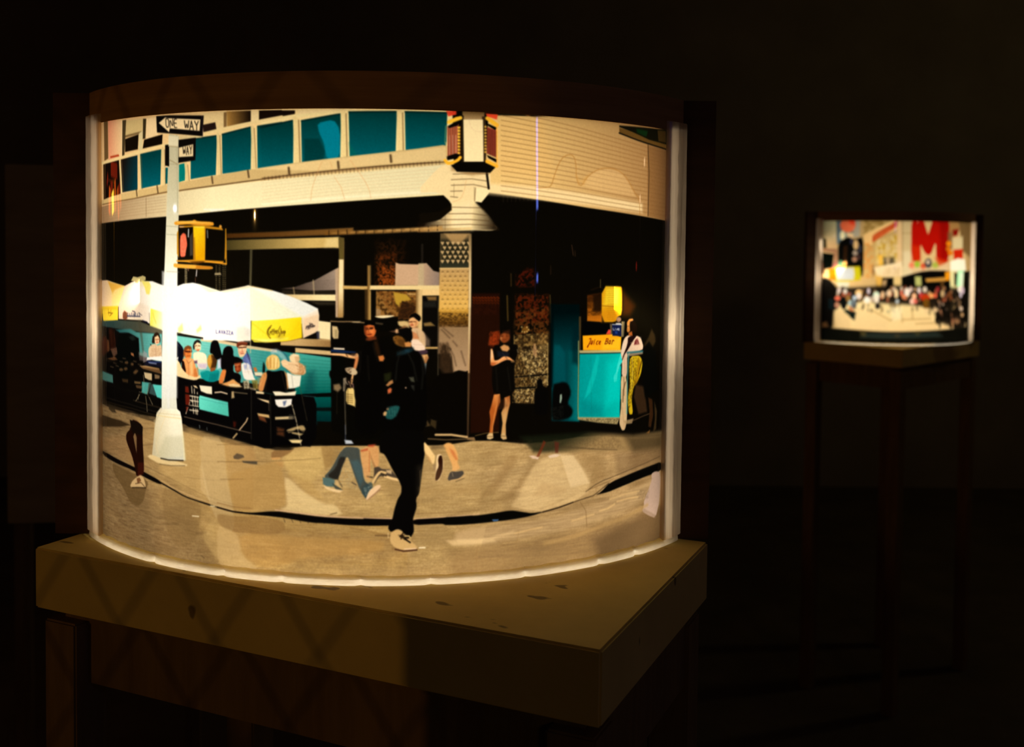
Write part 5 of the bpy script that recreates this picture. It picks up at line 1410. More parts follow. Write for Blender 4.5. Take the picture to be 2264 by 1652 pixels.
S|78,55,20|0.8|1.8|2|966,829 983,831
S|51,37,16|0.7|1.8|1.8|969,791 969,833
S|210,183,124|0.8|1.8|3.8|990,835 1006,858 1027,879
S|87,78,60|0.8|1.8|2.8|959,768 961,838 964,921
S|37,30,19|0.6|1.8|2|938,801 938,862
P|185,92,39|1|3.8|0|1016,610 1026,604 1041,605 1044,619 1048,624 1046,633 1041,642 1028,646 1018,638 1014,624
P|104,42,16|0.6|7.6|0|1014,610 1021,608 1021,638 1016,633
P|216,122,60|0.7|7.6|0|1031,619 1041,619 1040,633 1032,635
P|4,3,2|1|3|0|1014,603 1023,599 1040,599 1045,607 1042,610 1028,607 1017,611
P|51,18,6|0.8|3.8|0|1026,619 1039,617 1039,620 1026,622
P|95,30,11|0.8|3.8|0|1024,635 1035,633 1034,637 1025,638
P|113,48,20|0.8|7.6|0|1021,645 1047,640 1049,649 1031,654 1019,651
P|4,3,2|1|5.1|0|999,683 1015,657 1051,649 1075,682 1075,710 1071,766 1062,920 990,920 990,814 1001,743
P|182,105,48|1|5.1|0|1054,697 1068,694 1072,703 1068,711 1058,711
P|60,30,9|0.5|10.2|0|1042,654 1052,654 1061,694 1052,696 1045,677
P|211,157,103|1|3.8|0|1139,592 1150,584 1162,589 1168,597 1164,611 1153,617 1143,613 1139,602
P|6,4,3|1|3|0|1143,580 1157,572 1171,581 1174,590 1169,598 1162,593 1152,584 1141,589
S|61,26,13|0.8|1.8|2.5|1141,599 1149,598
P|169,79,44|0.7|3.8|0|1143,604 1151,604 1150,608 1144,608
P|192,157,116|1|3.8|0|1146,614 1165,614 1183,628 1188,642 1188,672 1172,682 1148,654
P|179,107,62|0.8|5.1|0|1148,625 1162,632 1169,647 1151,647
P|221,192,167|1|3.8|0|1146,649 1165,649 1176,659 1187,672 1186,682 1160,684 1146,666
P|134,109,89|0.6|10.2|0|1181,628 1199,651 1199,668 1188,668
P|57,39,49|1|3.8|0|1162,682 1192,678 1194,687 1172,695
P|193,144,90|1|3.8|0|1174,693 1193,691 1196,701 1189,717 1182,717
P|126,71,35|0.6|5.1|0|1188,696 1196,701 1188,717 1184,715
P|117,129,129|1|2.5|0|1181,718 1190,717 1187,757 1180,756
P|5,4,3|1|3.3|0|1112,626 1120,615 1137,614 1149,625 1151,647 1141,654 1128,642 1111,637
P|66,43,29|1|3.8|0|1085,626 1102,622 1114,630 1107,631
P|182,138,97|1|5.1|0|1110,625 1110,628 1109,630 1107,631 1105,631 1103,630 1102,628 1101,625 1102,622 1103,620 1105,619 1107,619 1109,620 1110,622
P|115,74,43|0.8|5.1|0|1112,619 1127,609 1139,613 1125,617
P|106,67,22|1|5.1|0|1095,642 1107,637 1123,642 1132,658 1128,672 1109,666 1100,660
P|52,29,9|0.6|10.2|0|1107,649 1130,649 1128,670 1112,665
P|184,121,62|1|5.1|0|1128,658 1139,655 1147,658 1146,670 1130,670
P|17,35,40|0.8|10.2|0|1107,686 1132,675 1153,672 1153,684 1130,693 1107,696
P|22,49,62|0.8|7.6|0|1130,679 1142,677 1142,686 1130,686
P|4,3,2|1|7.6|0|1103,696 1130,693 1162,677 1181,701 1191,743 1192,932 1062,931 1071,813 1089,743
P|31,34,11|0.7|10.2|0|1071,748 1091,743 1089,766 1073,769
P|156,106,61|1|3.8|0|1076,780 1085,769 1095,764 1097,773 1082,783
P|184,89,49|1|5.1|0|1081,792 1088,787 1093,790 1091,801 1082,804
P|216,170,134|1|3.8|0|1134,787 1134,788 1133,789 1133,789 1132,789 1131,789 1131,788 1130,787 1131,786 1131,785 1132,785 1133,785 1133,785 1134,786
P|80,80,62|0.7|5.1|0|1141,757 1154,756 1157,771 1147,769
P|62,62,53|0.5|6.3|0|1147,780 1156,780 1156,795 1149,787
P|19,67,66|1|6.3|0|1074,860 1085,844 1103,837 1117,841 1108,865 1095,878 1078,876
N|53,107,98|0.35|2.5|2.5,2.5|1083,839 1113,839 1104,870 1081,870
P|185,143,93|1|3.8|0|1069,860 1074,854 1080,857 1077,867 1070,867
P|152,107,71|1|3.8|0|1078,846 1084,844 1084,851 1079,851
S|51,28,15|0.85|1.8|2.5|487,685 493,683
S|51,28,15|0.85|1.8|2.5|498,683 505,684
S|152,90,59|0.7|1.8|2|496,686 494,692
S|113,36,20|0.8|1.8|2|492,697 501,696
P|149,97,66|0.5|3.8|0|484,682 488,682 489,700 486,698
S|36,9,4|1|1.8|4.3|448,703 460,703 473,702
S|113,43,12|0.7|1.8|2|461,704 459,710
S|90,28,9|0.8|1.8|2|455,716 467,715
P|121,56,20|0.6|3.8|0|444,703 448,701 451,721 446,718
S|194,167,121|0.6|1.8|2.5|470,694 472,712
S|66,28,12|0.5|1.8|1.8|454,728 461,738 475,727
S|194,175,136|0.5|1.8|2.5|488,737 498,772
S|113,59,28|0.4|1.8|2|461,741 461,777
S|43,20,9|0.9|1.8|2.8|640,683 651,682
S|43,20,9|0.9|1.8|2.8|655,681 664,680
S|28,15,8|0.8|1.8|1.8|637,682 665,680
S|152,90,59|0.8|1.8|2.3|652,683 651,693 654,694
S|113,43,28|0.8|1.8|2.3|647,700 657,699
P|156,105,74|0.5|3.8|0|638,678 641,678 643,703 639,698
P|66,25,12|0.8|2.5|0|638,674 651,670 668,673 668,677 651,675 638,679
S|91,99,146|0.6|1.8|2.5|662,707 673,727 679,742
S|36,44,82|0.6|1.8|2.5|656,715 665,728
N|115,130,169|0.35|2.5|3.8,3.8|649,716 679,707 685,747 659,748
S|163,148,132|0.6|1.8|1.8|656,753 679,750
S|116,100,92|0.5|1.8|1.5|665,733 673,758
S|175,121,51|0.7|1.8|2|535,716 534,739 540,749
S|183,144,74|0.7|1.8|1.8|543,709 538,734
S|105,59,20|0.7|1.8|1.8|552,707 548,738
S|25,12,5|0.7|1.8|2|555,712 562,738
S|66,152,149|0.5|1.8|2|508,761 524,758
S|0,59,64|0.5|1.8|2|537,788 543,764
S|139,91,33|0.65|1.8|1.8|730,710 732,738
S|203,185,127|0.65|1.8|1.8|736,709 737,737
S|140,91,33|0.65|1.8|1.8|742,708 742,737
S|204,186,127|0.65|1.8|1.8|747,707 747,737
S|141,92,33|0.65|1.8|1.8|753,708 752,737
S|205,187,128|0.65|1.8|1.8|759,708 756,737
S|141,92,33|0.65|1.8|1.8|764,709 761,737
S|127,71,30|0.6|1.8|1.8|710,779 723,758
S|201,152,95|0.6|1.8|2|707,792 719,761
S|30,25,22|0.6|1.8|1.5|732,755 726,806
S|48,39,34|0.5|1.8|1.5|775,749 788,799
S|210,189,148|0.7|1.8|2|777,723 814,727 832,737
S|115,68,34|0.6|1.8|2|788,738 809,750 835,752
N|132,85,45|0.5|2.5|3.8,3.8|819,717 848,726 848,754 825,755
S|210,197,164|0.6|1.8|2.5|806,699 824,699
P|156,115,73|0.5|5.1|0|814,702 830,702 828,719 817,718
S|172,121,74|0.7|1.8|2.5|628,734 642,731
S|51,12,4|0.8|1.8|2.5|628,740 645,737
S|52,13,4|0.7|1.8|2.5|633,752 642,751
P|168,82,43|0.5|3.8|0|632,734 639,733 640,749 633,749
N|22,14,9|0.5|2.5|2.5,2.5|651,782 696,780 696,805 651,807
S|203,191,167|0.7|1.8|1.8|659,781 659,799
S|204,191,167|0.7|1.8|1.8|671,778 671,801
S|93,69,37|0.7|1.8|2.5|604,797 645,798
S|117,77,45|0.5|1.8|2.5|580,793 604,797
S|19,71,79|0.4|1.8|1.5|508,839 604,851
S|127,192,181|0.5|1.8|2|505,833 571,843
S|214,210,201|0.6|1.8|2|756,811 817,808
S|215,211,203|0.6|1.8|2|759,830 804,827
S|4,4,3|0.55|1.8|4.3|756,853 876,844
S|4,4,3|0.55|1.8|4.3|757,876 877,867
S|4,4,3|0.55|1.8|4.3|757,898 877,890
S|4,4,3|0.55|1.8|4.3|758,921 877,913
S|4,4,3|0.55|1.8|4.3|759,944 877,936
S|50,119,119|0.5|1.8|1.8|840,814 876,816
S|57,49,35|0.6|1.8|1.8|681,803 681,946
S|59,50,36|0.5|1.8|1.8|741,818 743,958
S|66,28,12|0.8|1.8|2|322,674 327,673
S|66,28,12|0.8|1.8|2|332,672 338,673
S|144,74,43|0.7|1.8|1.8|330,674 329,679
S|144,36,28|0.8|1.8|2.5|326,683 335,682
S|17,9,5|0.8|1.8|3.8|310,666 307,683
S|194,179,156|0.5|1.8|1.8|305,699 330,695
S|113,74,51|0.5|1.8|1.8|323,693 323,726
S|29,45,100|0.8|1.8|2.5|283,744 347,742
S|149,157,181|0.6|1.8|3|290,747 326,748
S|64,26,12|0.5|5.1|2.5|17,665 14,745
S|63,25,11|0.5|5.1|2.5|66,662 82,720
S|63,25,11|0.5|5.1|2.5|93,660 103,723
S|113,83,51|0.5|3.8|2.5|59,758 82,759
S|113,83,51|0.5|3.8|2.5|87,763 108,764
S|113,83,51|0.5|3.8|2.5|103,771 123,772
S|115,84,52|0.5|3.8|2.5|65,777 87,778
S|108,79,49|0.5|3.8|2.5|148,744 167,744
S|110,81,50|0.5|3.8|2.5|129,755 148,756
S|105,77,47|0.5|3.8|2.5|211,748 227,749
S|105,77,47|0.5|3.8|2.5|236,756 252,757
S|7,5,3|0.9|1.8|6.3|-3,756 119,760 244,769 347,780
S|7,6,4|0.9|1.8|5.1|-4,836 184,841 340,853
S|7,6,4|0.8|1.8|6.3|194,750 193,881
S|61,48,34|0.4|1.8|1.8|-5,879 184,884 347,896
P|23,19,16|0.6|5.1|0|290,810 304,808 293,836 284,844
S|116,167,158|0.5|1.8|1.8|267,815 263,836
S|48,16,6|0.9|1.8|3.3|1019,621 1025,620
S|48,16,6|0.9|1.8|3.3|1031,619 1038,618
S|34,11,4|0.8|1.8|2.5|1017,617 1025,616
S|34,11,4|0.8|1.8|2.5|1030,616 1039,615
S|131,60,25|0.8|1.8|2.5|1028,621 1026,629 1030,629
S|95,28,12|0.9|1.8|3|1023,635 1035,634
P|223,140,78|0.6|2.5|0|1029,621 1031,621 1031,628 1029,628
P|95,37,12|0.7|5.1|0|1014,612 1018,610 1021,640 1016,636
P|210,113,51|0.5|5.1|0|1033,623 1039,621 1038,630 1034,630
S|87,30,11|0.6|1.8|2.5|1024,643 1038,641
S|70,31,13|0.9|1.8|2.8|1143,599 1149,598
S|71,31,13|0.8|1.8|2.8|1153,598 1160,598
S|169,97,58|0.8|1.8|2.3|1149,600 1148,605 1151,606
S|133,53,35|0.9|1.8|2.5|1145,609 1152,608
P|170,107,62|0.6|5.1|0|1157,597 1165,600 1162,610 1156,613
S|152,89,53|0.6|1.8|2.5|1148,615 1164,615
S|107,80,62|0.5|1.8|1.8|1162,625 1167,644
S|179,152,134|0.5|1.8|2|1153,663 1181,665
S|34,18,6|0.9|1.8|2.5|1098,646 1104,645
S|52,29,9|0.8|1.8|2.5|1096,654 1102,655
P|141,93,38|0.6|3.8|0|1095,642 1101,640 1100,649 1096,651
S|70,43,18|0.6|1.8|2.5|1114,644 1117,663
S|22,22,17|0.6|6.3|3.8|1116,682 1107,719 1103,766
S|22,22,17|0.6|6.3|3.8|1137,686 1153,719 1163,766
S|22,22,17|0.6|6.3|3.8|1177,705 1181,743 1177,790
S|16,12,9|0.6|6.3|3.8|1005,683 1003,743
S|16,13,9|0.6|6.3|3.8|1038,663 1052,710
S|16,13,9|0.6|6.3|3.8|1024,696 1029,767
S|20,44,44|0.5|1.8|2.5|1080,841 1085,870
S|20,44,44|0.5|1.8|2.5|1089,841 1092,870
S|20,44,44|0.5|1.8|2.5|1097,841 1099,870
S|20,44,44|0.5|1.8|2.5|1105,841 1106,870
S|214,180,137|0.6|1.8|2|921,691 959,692
S|222,165,112|0.5|1.8|2|994,697 989,725
N|25,16,9|0.6|2.5|2.5,2.5|959,763 987,762 987,791 959,791
S|209,191,165|0.7|1.8|1.8|962,770 969,779
S|54,21,8|0.7|1.8|2.5|1408,642 1416,641
S|54,21,8|0.6|1.8|2.5|1422,641 1429,642
S|82,32,14|0.6|1.8|2.5|1413,652 1422,652
P|156,76,36|0.5|5.1|0|1412,636 1422,633 1421,647 1413,647
N|155,54,15|0.5|2.5|2.5,5.1|1371,627 1396,627 1394,668 1369,667
P|17,8,5|0.8|6.3|0|1432,623 1438,633 1436,664 1426,666 1434,647
S|233,173,109|0.6|1.8|2.5|1378,679 1380,713
S|234,174,119|0.6|1.8|2.5|1392,715 1417,704
S|231,157,83|0.5|3.8|3|1400,814 1398,838 1389,871 1382,919
S|209,166,111|0.5|3.8|2.5|1424,824 1423,848 1419,896
S|36,36,41|0.5|1.8|2.5|1411,690 1427,709
S|23,19,14|0.5|5.1|3.8|1392,732 1398,799
S|23,19,14|0.5|5.1|3.8|1427,733 1438,801
P|138,101,60|0.7|3.8|0|1437,714 1447,713 1450,719 1439,719
S|27,17,7|0.6|1.8|1.8|1452,686 1462,693
S|27,18,7|0.6|1.8|1.8|1466,709 1476,717
S|27,18,7|0.6|1.8|1.8|1480,733 1490,741
S|27,18,7|0.6|1.8|1.8|1494,757 1505,765
S|27,18,7|0.6|1.8|1.8|1508,781 1519,789
S|27,18,7|0.6|1.8|1.8|1521,703 1532,711
S|27,18,7|0.6|1.8|1.8|1536,728 1547,735
S|27,18,7|0.6|1.8|1.8|1453,748 1463,756
S|27,18,7|0.6|1.8|1.8|1467,772 1477,780
S|27,18,7|0.6|1.8|1.8|1479,694 1490,702
S|27,18,7|0.6|1.8|1.8|1494,718 1504,726
S|27,18,7|0.6|1.8|1.8|1508,742 1519,750
S|27,18,7|0.6|1.8|1.8|1522,766 1533,774
S|27,18,7|0.6|1.8|1.8|1536,688 1546,696
S|217,190,128|0.6|1.8|1.8|1457,681 1460,691
S|218,190,129|0.6|1.8|1.8|1475,696 1478,706
S|218,190,129|0.6|1.8|1.8|1494,712 1497,721
S|218,191,129|0.6|1.8|1.8|1513,727 1516,737
S|219,191,129|0.6|1.8|1.8|1532,743 1535,752
S|218,190,129|0.6|1.8|1.8|1459,755 1462,764
S|218,191,129|0.6|1.8|1.8|1478,770 1480,780
S|218,190,129|0.6|1.8|1.8|1495,684 1498,694
S|218,191,129|0.6|1.8|1.8|1514,699 1517,709
S|219,191,129|0.6|1.8|1.8|1533,715 1536,724
S|218,190,129|0.6|1.8|1.8|1460,727 1463,737
S|218,190,129|0.6|1.8|1.8|1479,742 1481,752
S|218,191,129|0.6|1.8|1.8|1497,758 1500,767
S|219,191,129|0.6|1.8|1.8|1516,773 1519,783
S|66,28,8|0.8|1.8|2.5|1858,626 1864,625
S|90,36,12|0.7|1.8|2|1855,633 1859,634
S|194,144,90|0.6|1.8|2.5|1860,619 1859,631
S|227,214,196|0.6|1.8|2.5|1840,681 1836,714
S|138,105,80|0.5|1.8|2.5|1872,678 1895,674
S|157,120,92|0.4|1.8|2|1847,717 1852,774
S|112,238,229|0.6|1.8|2|1826,737 1814,769
S|239,216,112|0.5|1.8|2.5|1883,725 1886,777 1880,828
S|112,75,7|0.7|1.8|2.5|1913,727 1918,779 1899,812
S|162,124,85|0.6|1.8|2.5|1840,876 1852,945
S|82,45,7|0.6|1.8|1.5|1874,735 1885,740
S|82,45,7|0.6|1.8|1.5|1879,743 1889,749
S|82,45,7|0.6|1.8|1.5|1885,751 1894,758
S|83,46,7|0.6|1.8|1.5|1890,759 1898,766
S|83,46,7|0.6|1.8|1.5|1896,767 1902,775
S|84,46,7|0.6|1.8|1.5|1902,775 1906,783
S|18,27,27|0.08|1.8|3.8|1708,700 1715,899
S|30,35,37|0.6|3.8|3|941,1003 962,970
S|30,36,38|0.6|3.8|3|978,975 989,1029 1010,1077
S|30,36,38|0.6|3.8|3|994,964 1002,1012 1021,1066
S|110,129,129|0.45|3.8|2.5|983,981 999,1029 1015,1055
S|108,126,126|0.45|3.8|2.5|951,992 967,965
N|100,119,121|0.16|2.5|2.5,3.8|934,958 1012,956 1042,1079 898,1074
S|23,19,16|0.5|3.8|3.8|938,1040 944,1056 954,1072
S|230,197,138|0.6|1.8|2.5|1188,949 1209,981
S|236,181,111|0.5|1.8|3|1268,953 1279,983
S|177,102,46|0.5|1.8|2.5|1279,1000 1287,1022
S|27,23,16|0.5|7.6|5.1|1125,948 1146,1002 1141,1071
S|27,23,16|0.5|7.6|5.1|1159,948 1170,1029 1158,1099
S|28,24,16|0.5|7.6|5.1|1115,1109 1108,1184
S|28,24,16|0.5|7.6|5.1|1142,1109 1145,1190
S|142,104,62|0.6|1.8|2.5|1098,1216 1119,1230 1148,1244
S|113,79,43|0.6|1.8|2.5|1122,1238 1156,1241
N|113,79,43|0.3|2.5|3.8,3.8|1090,1197 1158,1201 1167,1255 1095,1254
N|112,86,56|0.3|2.5|50.8,2|1378,1158 2033,1145 2039,1337 1344,1288
N|231,198,144|0.25|2.5|38.1,1.8|1448,1095 1727,1040 1702,1141 1486,1159
S|105,77,44|0.25|1.8|1.5|1463,1140 1508,1134
S|106,77,44|0.25|1.8|1.5|1485,1135 1531,1128
S|106,77,44|0.25|1.8|1.5|1508,1130 1555,1123
S|105,77,44|0.25|1.8|1.5|1530,1126 1579,1118
S|105,77,44|0.25|1.8|1.5|1553,1121 1604,1113
S|105,77,44|0.25|1.8|1.5|1577,1116 1629,1107
S|106,77,44|0.25|1.8|1.5|1600,1111 1654,1103
S|106,77,44|0.25|1.8|1.5|1625,1107 1681,1098
S|106,77,44|0.25|1.8|1.5|1649,1103 1708,1093
S|106,77,44|0.25|1.8|1.5|1675,1098 1736,1088
S|106,77,44|0.25|1.8|1.5|1701,1094 1764,1084
S|106,77,44|0.25|1.8|1.5|1727,1090 1794,1080
S|61,43,24|0.55|2.5|1.8|-4,893 202,896 319,905
S|64,45,25|0.55|2.5|1.8|-5,978 154,963 314,946
S|65,46,25|0.55|2.5|1.8|313,994 4,1057
S|59,42,22|0.55|2.5|1.8|438,937 508,943 591,960 688,970
S|63,45,24|0.55|2.5|1.8|442,1080 550,1077 688,1062
S|64,45,25|0.55|2.5|1.8|268,1066 400,1092 550,1134 688,1148
S|61,43,24|0.55|2.5|1.8|508,1025 688,1012
P|185,151,94|0.5|25.4|0|442,928 590,950 688,970 688,1148 550,1140 370,1089 329,1062
P|37,28,16|0.8|6.3|0|53,903 87,903 106,921 78,923 52,916
P|34,23,11|0.9|6.3|0|-3,941 133,942 195,949 133,962 -3,978
P|146,109,68|0.4|20.3|0|-4,1010 161,987 214,1063 132,1064 -4,1051
P|7,4,3|1|3|0|-1,1056 201,1076 262,1085 324,1098 354,1109 340,1114 285,1105 201,1088 93,1081 2,1070
S|8,5,3|1|1.8|4.1|340,1107 400,1123 447,1138 508,1147 542,1152 591,1160 626,1164 688,1164
S|198,162,110|0.7|2.5|2.5|350,1102 409,1120 508,1140 626,1160
P|82,61,32|0.65|5.1|0|75,1084 132,1090 262,1103 288,1117 274,1140 262,1178 235,1198 191,1194 153,1156 85,1115
P|110,84,47|0.35|10.2|0|345,1116 447,1138 508,1148 508,1197 491,1261 446,1291 399,1288 365,1240
P|203,176,125|1|5.1|0|297,1027 360,1029 456,1039 456,1045 419,1051 340,1052 280,1037
L|180,168,138/220,215,200|1|2.5|313,958,400,949|327,897 345,880 410,874 428,884 434,903 439,946 448,1028 370,1036 305,1028 318,940
P|150,148,123|0.45|17.8|0|366,963 442,956 448,1028 370,1038 329,1029
P|212,197,147|0.5|5.1|0|438,925 451,1027 442,1028 433,946
S|202,180,126|1|1.8|2.5|325,904 371,905 433,905
S|159,142,100|0.7|1.8|1.8|330,897 381,896 431,895
S|198,171,131|0.7|1.8|2|366,904 340,955 319,1000 340,1026
S|17,13,6|1|1.8|3.3|345,1034 380,1035 440,1030
S|71,53,31|0.6|1.8|3|340,1052 390,1051 447,1045
P|23,7,3|1|3|0|168,979 192,962 202,930 233,933 257,943 260,1007 265,1056 265,1088 226,1108 217,1077 201,1043 168,1001
P|114,87,54|0.9|3|0|209,983 219,1012 227,1033 227,983 218,969
P|60,16,8|0.6|5.1|0|233,1061 263,1057 265,1092 232,1107
P|13,7,4|1|3.8|0|189,933 245,939 260,947 257,975 202,971
P|184,152,105|1|2.5|0|189,1141 204,1122 226,1108 248,1097 265,1106 275,1130 262,1136 201,1144
P|84,46,22|0.8|3.8|0|226,1112 242,1106 251,1115 232,1127
S|46,28,14|0.8|1.8|2.5|220,1129 250,1121 268,1131
S|22,13,6|1|1.8|2.5|201,1144 238,1138 274,1134
P|180,154,110|0.45|3.8|0|502,950 590,950 600,1068 622,1154 626,1223 587,1215 554,1178 525,1109 511,1049
P|143,105,58|0.3|7.6|0|590,950 626,954 688,970 688,1148 626,1162 606,1067
P|189,158,102|0.3|12.7|0|558,1177 587,1215 626,1223 641,1250 668,1298 688,1307 688,1330 571,1319 508,1248
P|206,179,133|0.3|5.1|0|511,1028 542,1141 508,1111 504,1043
S|80,58,31|0.35|10.2|5.1|96,1248 142,1246
S|80,58,31|0.35|10.2|5.1|92,1284 159,1281
S|77,55,30|0.35|10.2|5.1|296,1262 355,1249
S|78,56,30|0.35|10.2|5.1|491,1243 525,1236
S|77,55,30|0.35|10.2|5.1|339,1237 419,1223
S|231,213,176|1|1.8|3|476,1192 500,1191
S|54,39,23|0.5|1.8|2.5|508,1307 521,1312
S|232,219,176|0.8|1.8|2.5|542,1155 558,1154
S|224,211,168|0.7|1.8|2.5|614,1164 624,1164
P|164,126,69|0.55|10.2|0|603,1057 692,1026 770,1003 782,1051 789,1108 783,1141 672,1158 620,1151
P|210,177,106|0.45|20.3|0|782,973 893,959 905,1022 863,1065 801,1044 782,1015
P|232,206,152|0.5|10.2|0|784,1051 801,1056 842,1090 900,1124 933,1123 960,1156 864,1155 770,1147 794,1135 792,1108
P|180,143,80|0.4|17.8|0|801,1041 863,1059 900,1112 848,1093
P|135,102,53|0.5|5.1|0|893,959 959,955 923,1015 905,1022
P|129,96,53|0.6|5.1|0|567,1174 631,1177 705,1168 783,1178 788,1202 770,1218 722,1222 638,1223 588,1215 567,1196
P|189,157,106|0.45|7.6|0|567,1208 603,1217 640,1229 650,1289 712,1326 638,1330 567,1329
P|182,135,68|0.35|17.8|0|640,1226 770,1221 839,1223 1073,1223 1073,1259 833,1284 783,1308 716,1322 652,1292
P|139,102,53|0.35|17.8|0|786,1262 833,1268 802,1298 770,1294
S|18,10,5|1|1.8|4.3|567,1156 603,1161 624,1164 652,1164
P|6,4,3|1|3.8|0|617,1164 672,1163 757,1151 820,1155 894,1161 984,1164 1115,1165 1115,1182 1043,1184 978,1183 906,1179 864,1179 783,1169 732,1167 672,1167
S|222,178,150|0.8|2.5|2.5|757,1148 820,1152 894,1159 984,1161 1115,1163
S|7,4,3|0.6|1.8|1.8|783,1172 787,1182
S|7,4,3|0.6|1.8|1.8|806,1171 811,1181
S|7,4,3|0.6|1.8|1.8|830,1171 834,1181
S|7,4,3|0.6|1.8|1.8|853,1171 857,1181
S|7,4,3|0.6|1.8|1.8|876,1172 880,1180
S|7,4,3|0.6|1.8|1.8|899,1172 903,1180
S|7,4,3|0.6|1.8|1.8|921,1172 925,1180
S|7,4,3|0.6|1.8|1.8|944,1173 948,1180
S|7,4,3|0.6|1.8|1.8|966,1174 970,1181
S|7,4,3|0.6|1.8|1.8|988,1174 992,1181
S|7,4,3|0.6|1.8|1.8|1010,1175 1015,1182
S|7,4,3|0.6|1.8|1.8|1033,1176 1037,1182
S|7,4,3|0.6|1.8|1.8|1055,1177 1059,1183
S|7,4,3|0.6|1.8|1.8|1077,1179 1081,1184
S|111,74,40|0.5|1.8|2.5|567,1142 620,1149 682,1150
S|80,58,31|0.5|1.8|1.8|567,1021 698,1011 801,1002 893,992
S|69,49,25|0.4|1.8|1.8|567,971 655,962
S|65,46,24|0.7|1.8|2.5|921,1153 939,1148
S|81,57,30|0.4|1.8|1.8|655,1065 578,1072
P|75,61,45|0.9|3.8|0|622,1001 634,991 655,995 659,1001 638,1009 624,1008
P|155,118,70|0.45|5.1|0|639,1009 660,1001 662,964 695,983 698,1011 672,1012
P|61,54,43|0.9|3.8|0|651,1012 700,1010 700,1019 678,1019 655,1017
P|115,81,45|0.75|5.1|0|746,977 782,971 801,969 814,967 801,981 770,997 744,1002
P|196,146,85|0.8|3.8|0|744,997 770,994 773,1000 747,1003
P|176,125,67|0.35|6.3|0|754,1007 782,1006 782,1027
P|11,8,5|0.8|5.1|0|718,967 776,962 814,966 801,972 757,974
P|170,176,185|1|3.8|0|960,937 980,939 986,948 963,949
S|97,106,133|0.5|1.8|2.5|962,895 963,940
P|53,60,58|0.92|3.8|0|934,1000 946,976 962,958 978,957 1003,960 1005,983 1012,1018 1015,1052 1031,1066 1042,1079 1025,1110 1015,1095 1004,1079 986,1031 974,994 967,984 954,1013 946,1043 934,1054 899,1047 922,1022
P|27,23,19|0.85|5.1|0|946,987 962,986 963,994 954,1013 945,1043 941,1054 909,1043 936,1019
P|60,88,95|0.6|10.2|0|978,997 999,994 1012,1018 1013,1055 1005,1071 989,1029
P|73,97,95|1|3.8|0|898,1047 917,1048 933,1054 930,1073 909,1072 899,1066
P|36,47,47|0.8|3.8|0|925,1062 946,1075 957,1082 936,1082
P|222,189,139|0.9|3.8|0|901,1070 922,1077 957,1083 947,1090 928,1087 906,1079
P|203,166,110|0.6|6.3|0|934,1057 944,1054 946,1072 936,1067
P|37,59,65|0.7|5.1|0|1013,1071 1039,1055 1042,1076 1025,1109 1010,1090
N|140,149,140|0.5|2.5|2.5,2.5|1015,1074 1039,1066 1034,1090 1021,1098
P|221,183,140|1|2.5|0|1021,1107 1031,1082 1050,1067 1062,1065 1064,1072 1050,1087 1034,1101 1025,1110
P|140,93,74|0.7|3.8|0|1034,1101 1064,1074 1063,1079 1042,1098 1026,1110
P|207,145,87|0.7|5.1|0|1006,964 1025,956 1057,951 1059,1012 1045,1018 1033,985 1034,1039 1028,1052 1015,1039 1012,1018 1006,986
S|155,73,36|0.5|1.8|2.5|1031,969 1031,1028
P|159,63,35|0.7|3.8|0|1006,966 1027,960 1027,967 1007,971
P|168,62,35|0.8|5.1|0|1027,951 1049,948 1041,957 1027,956
P|82,54,32|0.4|5.1|0|1033,975 1041,996 1049,1013 1045,1017 1036,991
P|64,53,42|1|3.8|0|1042,1055 1045,1028 1044,1016 1057,1013 1068,1021 1091,1020 1102,1034 1116,1052 1084,1047 1062,1039 1052,1052 1047,1062 1039,1060
S|209,172,114|1|3|7.6|1042,1058 1052,1039 1062,1028 1076,1031
S|220,182,124|1|3|7.6|1076,1041 1094,1047 1116,1052
P|198,166,120|0.9|3.8|0|1078,1023 1094,1023 1094,1035 1081,1031
S|27,21,16|0.6|1.8|5.1|1039,1044 1031,1043 1026,1042
S|74,59,42|0.8|1.8|3.8|982,1059 994,1066
P|198,148,88|0.5|6.3|0|1015,1039 1031,1042 1042,1060 1026,1055
S|36,27,18|0.8|1.8|5.1|1065,1033 1078,1039
P|5,4,3|1|3|0|1062,908 1184,908 1188,973 1184,997 1180,1029 1176,1067 1173,1091 1163,1107 1166,1130 1159,1152 1155,1166 1158,1190 1158,1204 1148,1220 1137,1217 1124,1206 1111,1193 1092,1203 1084,1188 1097,1165 1103,1135 1112,1106 1122,1090 1122,1066 1094,1017 1077,983 1071,976 1058,971
P|227,188,125|1|3|0|1184,940 1199,957 1209,973 1217,984 1216,998 1212,1010 1206,1003 1199,987 1186,974
P|191,139,83|0.6|5.1|0|1186,970 1204,992 1210,1008 1199,997
P|224,192,143|1|2.5|0|1221,982 1231,978 1238,985 1242,1009 1238,1033 1229,1055 1222,1057 1216,1052 1220,1019
P|37,14,5|1|2.5|0|1229,983 1236,983 1239,998 1239,1025 1231,1047 1223,1056 1217,1054 1220,1030 1228,1014 1225,995
P|139,111,78|0.9|3.8|0|1211,1008 1219,1006 1218,1030 1212,1022
P|214,156,89|1|5.1|0|1239,953 1252,946 1265,949 1279,970 1284,992 1281,1005 1290,1022 1279,1028 1266,1032 1267,1015 1255,985
P|182,85,40|0.6|7.6|0|1257,961 1271,972 1282,997 1276,997 1263,977
P|82,64,42|0.5|10.2|0|1204,954 1238,953 1247,964 1207,965
P|41,39,39|1|3.3|0|1253,1053 1259,1034 1266,1030 1279,1032 1297,1029 1301,1038 1290,1049 1274,1056 1258,1057
S|188,150,97|1|1.8|4.3|1263,1057 1285,1054 1305,1044
S|37,26,14|0.6|1.8|2.5|1277,1060 1301,1052
